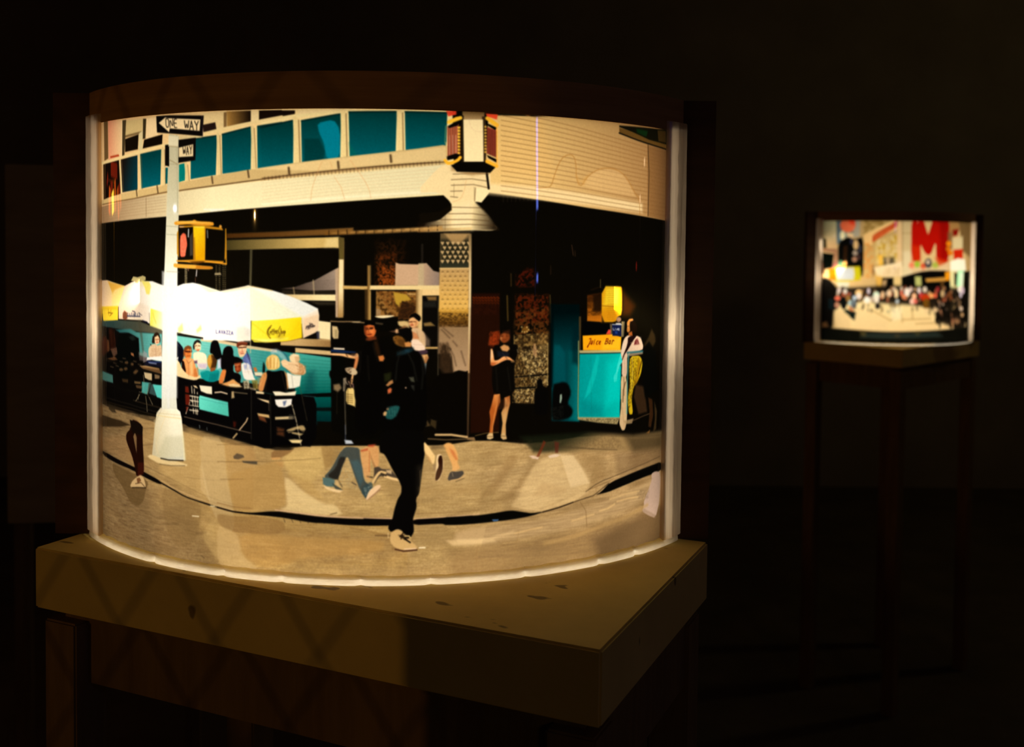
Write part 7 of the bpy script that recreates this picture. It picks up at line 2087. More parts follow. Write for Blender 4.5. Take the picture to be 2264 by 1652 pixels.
P|203,185,192|1|6.1|0|193,262 192,267 191,271 188,274 186,274 183,271 181,267 181,262 181,257 183,253 185,250 188,250 190,253 192,257
P|237,208,148|1|6.1|0|198,310 196,321 192,330 185,335 177,335 170,330 165,322 163,311 164,301 169,292 176,287 184,287 191,291 196,300
P|234,228,211|1|6.1|0|193,295 192,300 189,305 185,307 180,308 175,305 172,301 170,295 171,290 174,285 179,283 184,283 189,285 192,289
P|208,227,197|1|6.1|0|229,279 228,285 225,291 220,294 214,294 209,291 205,286 204,279 205,272 208,267 213,264 219,264 224,267 228,272
P|237,219,195|1|6.1|0|227,290 226,297 224,303 220,306 215,306 211,303 208,298 207,291 208,284 210,278 214,275 219,275 223,278 226,283
P|37,31,28|1|6.1|0|231,317 230,323 228,327 224,329 220,329 216,327 213,323 212,318 213,313 215,308 219,306 223,306 227,308 230,312
P|220,177,130|1|6.1|0|248,274 247,280 245,284 242,287 239,287 236,284 234,280 233,275 233,269 235,265 238,262 241,262 245,265 247,269
P|231,193,150|1|6.1|0|274,268 273,274 271,279 268,282 264,282 261,279 259,274 258,268 258,262 260,257 264,255 267,255 271,257 273,262
P|237,203,152|1|6.1|0|300,270 300,277 298,283 294,287 291,287 287,284 285,278 284,270 284,262 286,256 290,253 293,253 297,256 299,262
P|228,114,85|1|6.1|0|318,268 318,272 316,276 314,278 311,278 309,276 307,272 307,268 307,263 309,260 311,257 313,257 316,259 317,263
P|226,134,86|1|6.1|0|328,281 328,285 326,288 323,290 320,290 317,288 315,285 314,281 314,277 316,274 319,272 322,272 325,274 327,277
P|243,225,206|1|6.1|0|347,263 346,270 343,276 338,279 333,279 328,276 324,271 323,264 324,257 327,251 332,248 337,248 342,251 346,256
P|216,187,172|1|6.1|0|357,254 356,258 354,262 352,264 348,264 345,262 343,258 342,254 343,249 345,246 348,244 351,244 354,246 356,249
P|246,183,135|1|6.1|0|375,279 374,284 371,289 367,291 362,291 358,289 355,284 354,279 355,273 357,269 362,267 366,267 370,269 374,273
P|242,190,165|1|6.1|0|369,298 368,303 365,308 360,310 355,310 350,308 347,304 346,298 347,293 350,289 354,287 360,287 365,289 368,293
P|233,107,87|1|6.1|0|379,298 378,302 376,305 373,307 369,307 366,305 363,302 362,298 363,294 365,291 368,289 372,289 375,291 378,294
P|218,198,189|1|6.1|0|393,257 393,263 390,267 387,270 383,270 380,267 377,263 376,257 377,252 379,248 382,245 386,245 390,248 392,252
P|219,199,174|1|6.1|0|420,253 419,258 417,262 412,264 408,264 404,262 401,258 399,253 400,249 403,245 407,243 412,243 416,245 419,249
P|172,181,181|1|6.1|0|304,299 304,303 302,306 299,308 295,308 292,306 290,303 289,299 290,295 292,292 295,290 298,290 301,292 304,295
P|194,58,58|1|6.1|0|405,277 404,282 401,286 397,288 392,288 388,286 385,282 384,277 385,272 388,268 392,265 396,265 400,268 403,272
P|185,49,13|1|6.1|0|434,285 432,291 426,296 418,298 409,298 401,296 395,291 393,285 395,279 400,274 408,271 417,271 425,274 431,279
P|234,156,88|1|6.1|0|454,277 453,281 449,285 445,287 439,287 435,285 431,281 430,277 431,272 434,269 439,267 444,267 449,269 452,272
P|215,88,58|1|6.1|0|469,277 468,281 466,284 462,286 457,286 454,284 451,281 450,277 450,273 453,270 457,268 461,268 465,270 468,273
P|108,69,14|1|6.1|0|435,308 434,317 429,325 423,329 416,329 409,324 404,317 402,308 404,299 408,292 414,287 421,287 428,292 433,299
P|136,39,39|1|6.1|0|481,254 480,259 477,263 474,265 470,265 466,263 464,259 462,253 463,248 465,244 469,242 473,242 477,244 479,248
P|192,157,108|1|6.1|0|507,269 506,275 504,280 499,283 495,283 490,280 487,275 486,269 487,263 489,258 494,256 498,256 503,258 506,263
P|254,239,219|1|6.1|0|630,255 628,261 623,265 614,267 605,267 597,265 592,260 590,255 591,249 596,245 604,242 613,242 621,245 628,249
P|207,181,191|1|6.1|0|646,259 645,266 641,271 636,273 629,273 623,270 619,265 617,259 618,253 622,248 627,245 634,245 640,248 644,253
P|197,181,191|1|6.1|0|627,275 626,280 623,284 618,287 613,287 608,284 604,280 603,275 604,269 607,265 611,263 616,263 621,265 625,270
P|108,59,29|1|6.1|0|550,282 549,291 545,298 539,302 533,302 527,298 523,291 522,281 523,272 526,265 531,261 538,261 544,265 548,272
P|170,140,90|1|6.1|0|578,314 577,321 573,328 567,331 561,331 555,327 551,321 549,313 550,306 554,299 559,296 566,296 572,300 576,306
P|138,109,89|1|6.1|0|498,312 496,318 493,322 488,324 482,324 477,322 473,317 471,312 472,307 476,303 481,301 487,301 492,303 496,307
P|110,90,76|1|6.1|0|529,337 528,342 523,346 517,348 511,348 505,346 500,341 499,336 500,331 504,327 510,324 516,325 523,327 527,331
P|225,189,139|1|6.1|0|477,330 476,335 473,340 467,342 461,342 456,340 452,335 451,330 452,324 455,320 460,317 466,317 472,320 476,324
P|238,204,148|1|6.1|0|428,333 427,338 425,342 422,344 418,344 415,342 412,338 411,333 412,329 414,325 417,323 421,323 424,325 427,329
P|84,64,44|1|6.1|0|611,303 610,312 605,319 597,323 589,323 581,319 576,311 574,302 575,293 580,285 587,281 595,281 603,286 609,293
P|151,101,70|1|6.1|0|501,348 500,357 498,364 494,368 490,368 486,364 483,357 482,348 482,338 485,331 488,327 492,327 496,331 499,339
P|165,114,83|1|6.1|0|616,354 614,359 608,363 600,364 591,364 583,362 577,358 575,353 577,349 582,345 590,343 599,343 607,346 613,350
P|144,93,62|1|6.1|0|573,365 572,374 569,382 563,386 557,386 551,381 547,374 545,364 546,355 549,348 555,344 561,344 567,348 571,356
P|148,106,70|1|6.1|0|622,379 619,385 612,390 602,392 591,392 582,388 575,383 573,377 575,371 581,366 590,364 601,364 611,367 619,372
P|187,136,88|1|6.1|0|569,389 567,393 563,397 557,399 550,399 544,396 540,393 539,388 540,383 544,380 549,378 556,378 562,380 567,384
P|14,10,6|0.8|5.7|0|646,308 645,314 641,318 635,321 628,321 622,318 618,313 616,307 617,301 621,297 626,294 633,294 639,297 644,302
P|15,10,6|0.8|5.7|0|576,352 575,359 572,364 568,367 563,367 558,364 555,358 554,351 555,344 557,339 561,336 566,336 571,339 574,345
P|14,10,6|0.8|5.7|0|541,350 540,354 538,357 533,358 529,358 524,357 521,353 520,350 521,346 524,343 528,341 533,341 537,343 540,346
P|14,10,6|0.8|5.7|0|533,307 532,311 530,313 527,315 524,315 522,313 520,310 519,307 519,304 521,301 524,299 527,299 530,301 532,304
P|14,10,6|0.8|5.7|0|501,318 500,324 498,328 495,331 491,331 488,328 485,324 484,318 485,312 487,308 490,305 494,305 497,308 500,312
P|15,11,6|0.8|5.7|0|613,347 612,352 608,356 602,358 595,358 589,356 585,351 583,346 584,341 588,337 594,335 600,335 607,338 611,342
P|15,11,6|0.8|5.7|0|594,353 593,358 590,361 585,363 580,363 575,361 572,357 570,352 571,348 574,344 579,342 584,343 589,345 593,349
P|16,12,7|0.8|5.7|0|635,376 634,382 631,386 627,389 623,388 618,386 615,381 614,375 615,370 617,365 621,363 626,363 630,366 633,370
P|14,10,6|0.8|5.7|0|646,304 645,311 642,316 637,319 632,319 627,316 623,310 621,304 622,297 625,292 630,289 635,289 640,292 644,298
P|14,10,6|0.8|5.7|0|479,370 478,376 476,381 473,384 469,384 466,381 463,376 462,370 463,363 465,358 468,355 472,355 475,358 478,363
P|15,11,7|0.8|5.7|0|558,390 557,396 555,401 551,403 547,403 544,400 541,396 540,390 541,384 543,380 546,377 550,377 554,380 557,385
P|14,10,6|0.8|5.7|0|479,351 478,358 477,364 474,367 470,367 467,364 465,358 464,351 464,343 466,337 469,334 472,334 476,337 478,343
P|14,10,6|0.8|5.7|0|631,313 631,317 628,320 625,322 621,321 617,320 614,316 613,312 614,308 616,305 619,304 624,304 627,306 630,309
P|14,10,6|0.8|5.7|0|501,368 500,374 498,378 494,381 491,380 487,378 485,373 484,368 484,362 486,358 490,355 493,355 497,358 500,362
P|14,10,6|0.8|5.7|0|539,298 539,305 536,311 533,315 529,315 526,311 523,305 522,298 522,290 524,284 528,281 532,281 535,284 538,290
P|15,11,6|0.8|5.7|0|607,355 606,363 604,369 600,372 596,371 592,368 589,362 588,355 588,348 591,342 594,339 598,339 602,342 606,348
P|14,10,6|0.8|5.7|0|534,358 533,363 532,367 529,369 525,369 522,367 520,363 519,358 520,353 522,349 524,347 528,347 531,350 533,353
P|14,10,6|0.8|5.7|0|519,336 519,342 517,347 515,350 512,349 510,347 508,342 507,336 508,330 509,325 511,322 514,322 517,325 518,330
P|14,10,6|0.8|5.7|0|497,356 497,362 494,367 491,370 487,370 483,367 481,362 479,356 480,349 482,344 486,342 490,342 493,345 496,350
P|14,10,6|0.8|5.7|0|515,326 514,331 512,335 508,337 503,337 499,334 496,330 495,325 496,320 498,316 502,314 507,314 511,317 514,321
P|15,11,6|0.8|5.7|0|492,386 492,393 491,398 489,401 486,401 484,398 482,392 481,385 482,378 483,373 485,370 488,370 490,373 492,378
P|14,10,6|0.8|5.7|0|517,335 516,340 513,344 508,346 503,346 499,344 495,339 494,334 495,329 498,325 502,323 507,323 512,325 515,329
P|14,10,6|0.8|5.7|0|590,339 589,345 585,351 580,353 574,353 568,350 564,345 562,338 563,332 567,327 572,324 578,324 584,327 588,333
P|14,10,6|0.8|5.7|0|542,306 541,311 539,315 536,318 532,318 528,315 526,311 525,305 526,300 528,296 531,293 535,293 538,296 541,300
P|14,10,6|0.8|5.7|0|512,349 511,355 509,359 507,362 504,362 501,359 499,355 498,349 498,344 500,339 503,337 506,337 509,340 511,344
P|15,11,6|0.8|5.7|0|555,364 554,370 551,376 547,378 542,378 537,375 534,370 533,364 533,357 536,352 541,349 546,349 550,352 554,358
P|14,10,6|0.8|5.7|0|537,342 537,347 533,351 529,353 524,353 519,351 516,347 515,342 515,337 518,333 523,331 528,331 533,333 536,337
P|16,11,7|0.8|5.7|0|598,397 597,403 593,407 587,410 581,409 575,407 571,402 569,396 570,390 574,386 579,384 586,384 592,387 596,391
P|14,10,6|0.8|5.7|0|518,358 517,364 515,368 511,371 506,371 503,368 500,363 499,358 499,352 502,348 505,345 510,346 514,348 517,353
P|14,10,6|0.8|5.7|0|519,342 519,346 517,350 515,352 512,352 509,350 507,346 507,342 507,337 509,333 511,331 514,331 517,333 519,337
P|14,10,6|0.8|5.7|0|496,362 495,366 492,369 488,371 483,371 479,369 476,366 474,362 475,358 478,355 482,353 487,353 491,355 495,358
P|14,10,6|0.8|5.7|0|476,369 476,375 474,379 471,381 468,381 465,379 463,374 462,369 462,364 464,359 467,357 470,357 473,359 475,364
P|14,10,6|0.8|5.7|0|480,314 480,320 477,325 474,327 470,327 466,324 464,320 463,314 463,308 466,303 469,301 473,301 477,303 479,308
P|16,12,7|0.8|5.7|0|618,395 617,401 614,405 610,408 605,408 600,405 597,400 595,394 596,388 599,383 603,381 608,381 613,384 616,389
P|14,10,6|0.8|5.7|0|539,347 538,355 536,360 532,364 529,364 525,360 522,354 521,347 522,339 524,333 527,330 531,330 535,334 537,340
P|14,10,6|0.8|5.7|0|569,312 569,319 566,325 561,328 556,328 551,325 548,319 546,311 547,304 550,298 554,295 559,295 564,298 568,304
P|15,11,7|0.8|5.7|0|622,354 621,361 619,367 616,370 612,369 608,366 606,361 605,354 605,347 607,342 610,339 614,339 618,342 621,348
P|16,11,7|0.8|5.7|0|636,373 635,378 631,381 626,384 620,383 615,381 612,377 610,372 611,367 614,363 619,361 625,361 630,363 634,367
P|14,10,6|0.8|5.7|0|593,309 592,314 589,319 583,321 577,321 572,318 568,314 567,308 568,303 571,299 576,296 582,296 588,299 592,303
P|15,10,6|0.8|5.7|0|483,377 482,381 480,384 477,386 474,386 471,384 469,381 468,377 468,373 470,370 473,369 476,369 479,370 482,373
P|57,41,24|0.55|5.7|0|189,337 189,342 188,346 187,348 186,348 185,346 184,342 184,337 184,332 184,328 185,326 187,326 188,328 189,332
P|58,43,25|0.55|5.7|0|396,307 396,312 395,316 393,318 392,318 390,316 389,312 388,307 389,302 390,298 391,296 393,296 394,298 396,302
P|58,42,25|0.55|5.7|0|290,335 290,340 289,343 287,345 286,345 285,343 284,340 283,335 283,331 284,327 285,325 287,325 288,327 289,331
P|57,41,24|0.55|5.7|0|203,336 203,340 202,344 200,346 198,346 196,344 195,340 194,336 195,332 196,329 198,327 200,327 201,328 203,332
P|56,41,24|0.55|5.7|0|237,318 236,321 235,323 234,325 232,325 231,324 229,321 229,318 229,315 230,313 232,311 233,311 235,312 236,315
P|57,42,24|0.55|5.7|0|296,315 296,319 295,322 293,323 292,323 291,322 290,319 289,315 289,312 290,309 292,307 293,307 294,309 295,312
P|59,43,25|0.55|5.7|0|407,310 407,313 406,316 404,317 403,317 402,316 401,313 400,310 400,307 401,305 403,303 404,303 405,305 406,307
P|55,40,23|0.55|5.7|0|140,323 140,328 139,332 137,335 135,335 134,333 132,328 132,323 132,318 133,314 135,312 137,311 139,314 140,318
P|57,42,24|0.55|5.7|0|290,320 289,324 288,327 286,329 284,329 283,327 281,324 281,320 281,316 282,312 284,310 286,310 288,312 289,315
P|58,42,25|0.55|5.7|0|308,327 308,332 307,336 306,339 305,339 304,336 303,332 303,327 303,322 303,318 304,316 306,316 307,318 308,322
P|56,41,24|0.55|5.7|0|169,326 169,330 168,334 166,335 164,336 162,334 161,330 160,326 161,322 162,319 163,317 166,317 167,318 169,322
P|57,42,24|0.55|5.7|0|244,331 243,335 242,339 240,341 238,341 237,339 235,336 235,331 235,327 236,323 238,321 240,321 242,323 243,327
P|56,41,24|0.55|5.7|0|152,339 152,343 151,347 150,349 149,349 148,347 147,343 147,339 147,334 148,331 149,329 150,328 151,330 151,334
P|59,43,25|0.55|5.7|0|433,310 432,314 431,318 429,320 428,320 426,318 424,314 424,310 424,305 425,301 427,299 429,299 431,301 432,305
P|55,40,24|0.55|5.7|0|189,315 189,318 188,321 187,322 186,322 185,321 184,319 184,315 184,312 185,310 186,308 187,308 188,310 189,312
P|55,40,23|0.55|5.7|0|173,317 172,322 171,326 170,328 168,328 166,326 165,322 164,318 165,313 166,309 167,307 169,307 171,309 172,313
P|59,43,25|0.55|5.7|0|383,327 382,330 381,333 379,334 377,334 375,333 374,330 373,327 374,324 375,322 377,320 379,320 381,322 382,324
P|57,42,24|0.55|5.7|0|310,305 310,310 309,314 308,317 306,317 304,314 303,310 303,305 303,300 304,296 305,294 307,294 309,296 310,300
P|57,42,24|0.55|5.7|0|283,315 283,319 282,322 281,324 280,324 278,322 277,319 277,315 277,312 278,309 279,307 281,307 282,309 283,312
P|60,44,26|0.55|5.7|0|440,338 439,344 438,348 436,351 434,350 432,348 430,344 429,338 430,333 431,329 433,326 435,326 437,329 439,333
P|58,43,25|0.55|5.7|0|381,314 381,319 380,322 379,325 377,325 375,322 374,319 374,314 374,309 375,306 376,304 378,304 380,306 381,309
P|59,43,25|0.55|5.7|0|363,328 363,331 362,334 360,335 359,335 357,334 356,331 355,328 356,325 357,322 358,321 360,321 362,322 363,325
P|59,43,25|0.55|5.7|0|458,312 457,315 456,318 453,319 451,319 448,317 446,315 446,312 446,309 448,306 450,305 453,305 455,306 457,309
P|59,43,26|0.55|5.7|0|466,318 465,320 464,322 462,324 459,324 457,322 455,320 455,317 455,315 457,313 459,311 461,311 464,313 465,315
P|57,41,24|0.55|5.7|0|275,314 275,318 274,322 273,324 271,324 269,322 268,318 267,314 268,309 269,306 270,304 272,304 274,306 275,309
P|57,42,25|0.55|5.7|0|282,330 282,333 280,335 278,336 276,336 274,335 273,333 272,330 273,327 274,324 276,323 278,323 280,324 281,327
P|189,113,66|1|7.6|0|111,321 123,324 140,347 132,355 116,336
P|13,25,21|1|7.6|0|104,333 124,340 144,343 137,375 116,360 92,341
P|236,200,140|0.8|11.4|0|55,339 92,337 116,356 125,407 56,406
P|242,207,145|1|11.4|0|143,331 179,338 234,349 267,375 259,407 133,402
S|164,125,67|0.6|7.6|4.6|202,334 274,371
S|166,127,68|0.6|7.6|4.6|274,371 290,355
S|167,128,69|0.6|7.6|4.6|314,343 319,375
S|167,128,69|0.6|7.6|4.6|356,324 361,363
S|170,130,70|0.6|7.6|4.6|319,367 440,363
S|173,132,71|0.6|7.6|4.6|375,382 471,379
S|162,124,66|0.6|7.6|4.6|234,341 241,317
P|248,233,185|0.7|15.2|0|273,321 314,320 315,363 278,371
P|144,144,115|0.6|9.5|0|257,333 269,332 268,344 258,342
P|12,12,7|1|9.5|0|-9,407 69,407 181,412 276,414 472,407 651,400 814,400 814,478 -7,473
P|40,50,44|0.8|19|0|181,420 316,417 472,414 506,431 276,439 158,437
P|108,90,43|0.6|15.2|0|157,413 181,416 177,432 162,429
P|97,81,34|0.6|15.2|0|367,415 399,411 385,425
P|89,65,36|0.5|15.2|0|292,422 308,421 309,433 292,433
P|72,56,30|0.1|3|0|17,388 26,387"""

# ------------------------------------------------------------------ the room
def struct(name, bm, mat): return tag(obj(name, bm, mat), kind='structure')
X0, X1, Y0, Y1, ZC = -5.2, 4.6, -5.4, 6.8, 3.4
struct('floor', box(X0 - .1, X1 + .1, Y0 - .1, Y1 + .1, -.1, 0), FLOOR)
struct('ceiling', box(X0 - .1, X1 + .1, Y0 - .1, Y1 + .1, ZC, ZC + .1), FLOOR)
struct('wall_back', box(X0, X1, Y1, Y1 + .1, 0, ZC), WALL)
struct('wall_front', box(X0, X1, Y0 - .1, Y0, 0, ZC), WALL)
struct('wall_left', box(X0 - .1, X0, Y0, Y1, 0, ZC), WALL)
struct('wall_right', box(X1, X1 + .1, Y0, Y1, 0, ZC), WALL)

# ------------------------------------------------------------------ pedestals
ZS = 1.247
def pedestal(F, ang, a, b, label, t=.0605, ZS=ZS):
    """square table: corner F, one edge along ang (length a), the other 90 degrees clockwise (length b)"""
    p = thing('display_pedestal', label, 'pedestal', (F[0], F[1], 0), ang, 'timber pedestals')
    obj('tabletop', box(0, a, -b, 0, ZS - t, ZS, .002), WOOD_TOP, p)
    L, zt = .042, ZS - t
    ins = .006
    legs = ((ins, -ins - L), (a - ins - L, -ins - L), (ins, -b + ins), (a - ins - L, -b + ins))
    lm = None
    for lx, ly in legs:
        if lm is None:
            bm = box(0, L, 0, L, 0, zt - .012, .002); lo = obj('leg', bm, WOOD_LEG, p); lm = lo.data
        else: lo = obj('leg', lm, None, p)
        lo.location = (lx, ly, 0)
    z0, z1 = zt - .075, zt - .012
    obj('apron', box(ins + L, a - ins - L, -ins - .036, -ins - .016, z0, z1), WOOD_LEG, p)
    obj('apron', box(ins + L, a - ins - L, -b + ins + .004, -b + ins + .024, z0, z1), WOOD_LEG, p)
    obj('apron', box(ins + .004, ins + .024, -b + ins + L, -ins - L, z0, z1), WOOD_LEG, p)
    obj('apron', box(a - ins - .024, a - ins - .004, -b + ins + L, -ins - L, z0, z1), WOOD_LEG, p)
    obj('spacer_board', box(.02, a - .02, -b + .02, -.02, zt - .012, zt), WOOD_LEG, p)
    return p

# ------------------------------------------------------------------ lightboxes
RF = .3755
def lightbox(C, fa, sa, ha, board, img, label, lampspec, seed, ZS=ZS):
    rnd = random.Random(seed)
    R = math.radians
    mid = (fa[0] + fa[1]) / 2
    base = thing('lightbox', label, 'lightbox', (C[0], C[1], ZS), R(mid + 90), 'picture lightboxes')
    # local frame: centre of the curve at the origin, front towards -y
    def at(a, r): a = R(a - mid - 90); return (r * math.cos(a), r * math.sin(a))
    h0, h1 = .0055, .424
    # printed film
    n = 120
    v, f, uvs = [], [], []
    for i in range(n + 1):
        u = i / n; x, y = at(fa[0] + (fa[1] - fa[0]) * u, RF)
        v += [(x, y, h0), (x, y, h1 + .002)]
    for i in range(n): f.append((2 * i, 2 * i + 2, 2 * i + 3, 2 * i + 1))
    me = pydata('printed_film', v, f)
    ul = me.uv_layers.new(name='UVMap')
    hh = .4235
    for lp in me.loops:
        i, top = divmod(lp.vertex_index, 2)
        z = (h1 + .002 if top else h0) - .0005
        ul.data[lp.index].uv = (i / n, z / hh)
    fo = obj('printed_film', me, film_mat('transparency', img), base, True)
    fo['label'] = 'curved backlit photographic transparency'
    # milky strips down both ends
    for s0, s1, inner in ((sa[0], fa[0] + .5, 1), (sa[1], fa[1] - .5, 1)):
        prof = [(0, RF - .004), (.0, RF + .0045), (.12, RF + .0055), (.45, RF + .0055), (.5, RF + .004), (.55, RF + .0055), (.92, RF + .0045), (1.0, RF + .0012)]
        v, f = [], []; rows = 60; top = h1 + .009
        for j in range(rows + 1):
            z = .006 + (top - .006) * j / rows
            for k, (q, r) in enumerate(prof):
                wob = (rnd.random() - .5) * (.0009 if 2 <= k <= 5 else .0003)
                x, y = at(s0 + (s1 - s0) * q, r + wob); v.append((x, y, z))
        m = len(prof)
        for j in range(rows):
            for k in range(m - 1): f.append((j * m + k, j * m + k + 1, (j + 1) * m + k + 1, (j + 1) * m + k))
        so = obj('edge_strip', pydata('edge_strip', v, f), ACRYL, base, True); so['label'] = 'milky plastic edge strip'
    # bead of silicone along the foot, laid in lengths
    cuts = [sa[0], -123, -110, -101, -90, -80.5, -67, -54.5, -47, sa[1]] if seed == 1 else [sa[0], -104, -78, -50, sa[1]]
    for c0, c1 in zip(cuts[:-1], cuts[1:]):
        g0, g1 = c0, c1
        k = max(4, int((g1 - g0) * 1.4)); v, f = [], []
        lift = rnd.random() * .0018
        for i in range(k + 1):
            u = i / k; a = g0 + (g1 - g0) * u
            rag = .0004 * math.sin(i * 1.1 + c0) + (rnd.random() - .5) * .0007
            end = 1 - .6 * max(0, 1 - min(i, k - i) / 1.2)
            for r, z in ((.0004, .0076 + lift + rag), (.0022, .0074 + lift * .6 + rag * .5), (.0036 * end, .0054), (.0044 * end, .0028), (.0047 * end, .0)):
                x, y = at(a, RF + r); v.append((x, y, z))
        for i in range(k):
            for q in range(4): f.append((i * 5 + q, i * 5 + 5 + q, i * 5 + 6 + q, i * 5 + 1 + q))
        bo = obj('silicone_bead', pydata('silicone_bead', v, f), CAULK, base, True)
    # top board, curved in front
    poly = [at(ha[0] + (ha[1] - ha[0]) * i / 60, RF + .0015) for i in range(61)]
    yb = min(at(sa[0], RF)[1], at(sa[1], RF)[1]) + .012
    ya, yc = at(sa[0], RF + .004), at(sa[1], RF + .004)
    poly = poly + [(yc[0] - .004, yc[1] - .001), (ya[0] + .004, ya[1] - .001)]
    obj('top_board', prism(poly, h1 + .0005, h1 + .0335), WOOD_DARK, base)
    # back board and the white card in front of it
    bl, br = board
    d = (yc[0] - ya[0], yc[1] - ya[1]); ln = math.hypot(*d); ux, uy = d[0] / ln, d[1] / ln; nx, ny = -uy, ux
    q0 = (ya[0] - ux * bl, ya[1] - uy * bl); q1 = (yc[0] + ux * br, yc[1] + uy * br)
    obj('back_board', prism([q0, q1, (q1[0] + nx * .018, q1[1] + ny * .018), (q0[0] + nx * .018, q0[1] + ny * .018)], 0, h1 + .0335), WOOD_BACK, base)
    i0 = (ya[0] + ux * .012, ya[1] + uy * .012); i1 = (yc[0] - ux * .012, yc[1] - uy * .012)
    obj('reflector_card', prism([(i0[0] - nx * .003, i0[1] - ny * .003), (i1[0] - nx * .003, i1[1] - ny * .003), (i1[0] - nx * .0005, i1[1] - ny * .0005), (i0[0] - nx * .0005, i0[1] - ny * .0005)], .001, h1 - .001), WHITE_IN, base)
    fl = [at(fa[0] + 1 + (fa[1] - fa[0] - 2) * i / 40, RF - .004) for i in range(41)]
    obj('floor_bounce_card', prism(fl, .0005, .0015), WHITE_IN, base)  # unseen reflector added to brighten the lower film and bead
    obj('roof_bounce_card', prism(fl, h1 - .0012, h1), WHITE_IN, base)  # unseen white reflector added under the top board
    # lamps inside: a flat light panel on the card and one bare bulb hanging from the top board
    rz = R(mid + 90); ca, sn = math.cos(rz), math.sin(rz)
    def wd(p, z): return Vector((C[0] + p[0] * ca - p[1] * sn, C[1] + p[0] * sn + p[1] * ca, ZS + z))
    mx_, my_ = (i0[0] + i1[0]) / 2 - nx * .012, (i0[1] + i1[1]) / 2 - ny * .012
    fwv = Vector((-nx * ca + ny * sn, -nx * sn - ny * ca, 0))
    lamp('light_panel', 'AREA', wd((mx_, my_), h1 / 2), lampspec['panel'], lampspec['color'], direction=fwv, size=(ln * .88, h1 * .97))
    for ea, off, tp in ((sa[0], 1, lampspec['tube'][0]), (sa[1], -1, lampspec['tube'][1])):
        e0 = at((ea + (fa[0] if off > 0 else fa[1])) / 2 + off * 1.0, RF - .03); e1 = at((ea + (fa[0] if off > 0 else fa[1])) / 2, RF)
        dx, dy = e1[0] - e0[0], e1[1] - e0[1]
        lamp('edge_strip_fill', 'AREA', wd(e0, h1 / 2), tp, lampspec['color'], direction=Vector((dx * ca - dy * sn, dx * sn + dy * ca, 0)), size=(.02, h1 * .92))  # light added behind each end to make the milky strip brighter
    for k in range(7):
        a = fa[0] + (fa[1] - fa[0]) * (k + .5) / 7
        p, q = at(a, RF - .035), at(a, RF)
        dx, dy = q[0] - p[0], q[1] - p[1]
        lamp('bead_fill', 'AREA', wd(p, .012), lampspec['foot'], lampspec['color'], direction=Vector((dx * ca - dy * sn, dx * sn + dy * ca, -.014)), size=(.085, .008))  # row of low lights added to brighten the silicone bead
    ba, br_, bz = lampspec['bulb']
    bp = at(ba, br_)
    lamp('bulb_light', 'POINT', wd(bp, bz), lampspec['bulb_power'], lampspec['color'], lampspec.get('bulb_radius', .02))
    so = obj('lamp_socket', tube((bp[0], bp[1], bz + .05), (bp[0], bp[1], bz + .085), .013), CERAMIC, base, True)
    obj('lamp_cord', tube((bp[0], bp[1], bz + .085), (bp[0], bp[1], h1), .003, 8), METAL, so)
    return base

IMG_A = print_image('cafe_corner_print', 2048, 1352, decode(CAFE), (9, 6, 2))
IMG_B = print_image('city_square_print', 704, 464, decode(SQUARE), (10, 8, 4))

pedestal((.0706, .7720), 2.7105, .598, .326, 'timber pedestal with a corner towards the viewer, under the large street cafe lightbox')
lightbox((-.1325, 1.2955), (-138.6, -40.0), (-144.2, -34.8), (-141.2, -36.2), (.034, .03), IMG_A,
         'large curved lightbox glowing with a street cafe and juice bar picture',
         dict(foot=.009, panel=1.0, tube=(.10, .14), bulb=(-115, .305, .243), bulb_power=.30, color=(1, .95, .86), bulb_radius=.03), 1)  # tube and foot: powers of the added strip and bead fills
pedestal((1.28, 3.385), math.radians(134), .36, .62, 'distant timber pedestal under the city square lightbox', ZS=1.233)
lightbox((1.3254, 3.905), (-130.9, -38.5), (-134.0, -22.5), (-132.5, -24.0), (.035, .03), IMG_B,
         'distant blurred lightbox with a crowd under a giant red letter M',
         dict(foot=.006, panel=1.0, tube=(.26, .03), bulb=(-119, .315, .235), bulb_power=.13, color=(1, .95, .86), bulb_radius=.03), 2, 1.233)

# ------------------------------------------------------------------ standing board behind the near lightbox
b = thing('display_board', 'faint brown board standing in the dark, left behind the large lightbox', 'board', (-1.12, 2.55, 0), math.radians(8))
obj('panel', box(-.115, .34, -.012, .012, .86, 1.74, .002), PANEL, b)
for x in (-.09, .32): obj('post', box(x - .018, x + .018, .012, .048, 0, 1.70, .001), WOOD_LEG, b)
obj('foot', box(-.2, .37, -.14, .19, 0, .03, .002), WOOD_LEG, b)

# ------------------------------------------------------------------ chain-link screen between the room lamp and the pedestals (behind the camera)
t = thing('wire_fence', 'chain-link fence screen on two posts behind the viewer', 'fence', (-2.78, -1.5, 0))
for px, wdt in ((-.62, .03), (.46, .17)): obj('post', box(px - wdt, px + wdt, -.03, .03, 0, 1.95, .003), WOOD_LEG, t)  # second post made wide to shade the right end of the near tabletop
v, f = [], []
c = .036; rw = .0011
def wire(p, q):
    i = len(v)
    d = (Vector(q) - Vector(p)).normalized(); s = d.cross(Vector((0, 1, 0))).normalized() * rw; e = Vector((0, rw, 0))
    for P in (Vector(p), Vector(q)):
        for o_ in (s, e, -s, -e): v.append(P + o_)
    for k in range(4): f.append((i + k, i + (k + 1) % 4, i + 4 + (k + 1) % 4, i + 4 + k))
for i in range(25):
    x = -.6 + i * c
    for j in range(22):
        z = .95 + j * c
        sgn = 1 if (i + j) % 2 == 0 else -1
        wire((x - sgn * c / 2 * .98, .002, z), (x + sgn * c / 2 * .98, .002, z + c))
mo = obj('wire_mesh', pydata('wire_mesh', v, f), METAL, t); mo['kind'] = 'stuff'
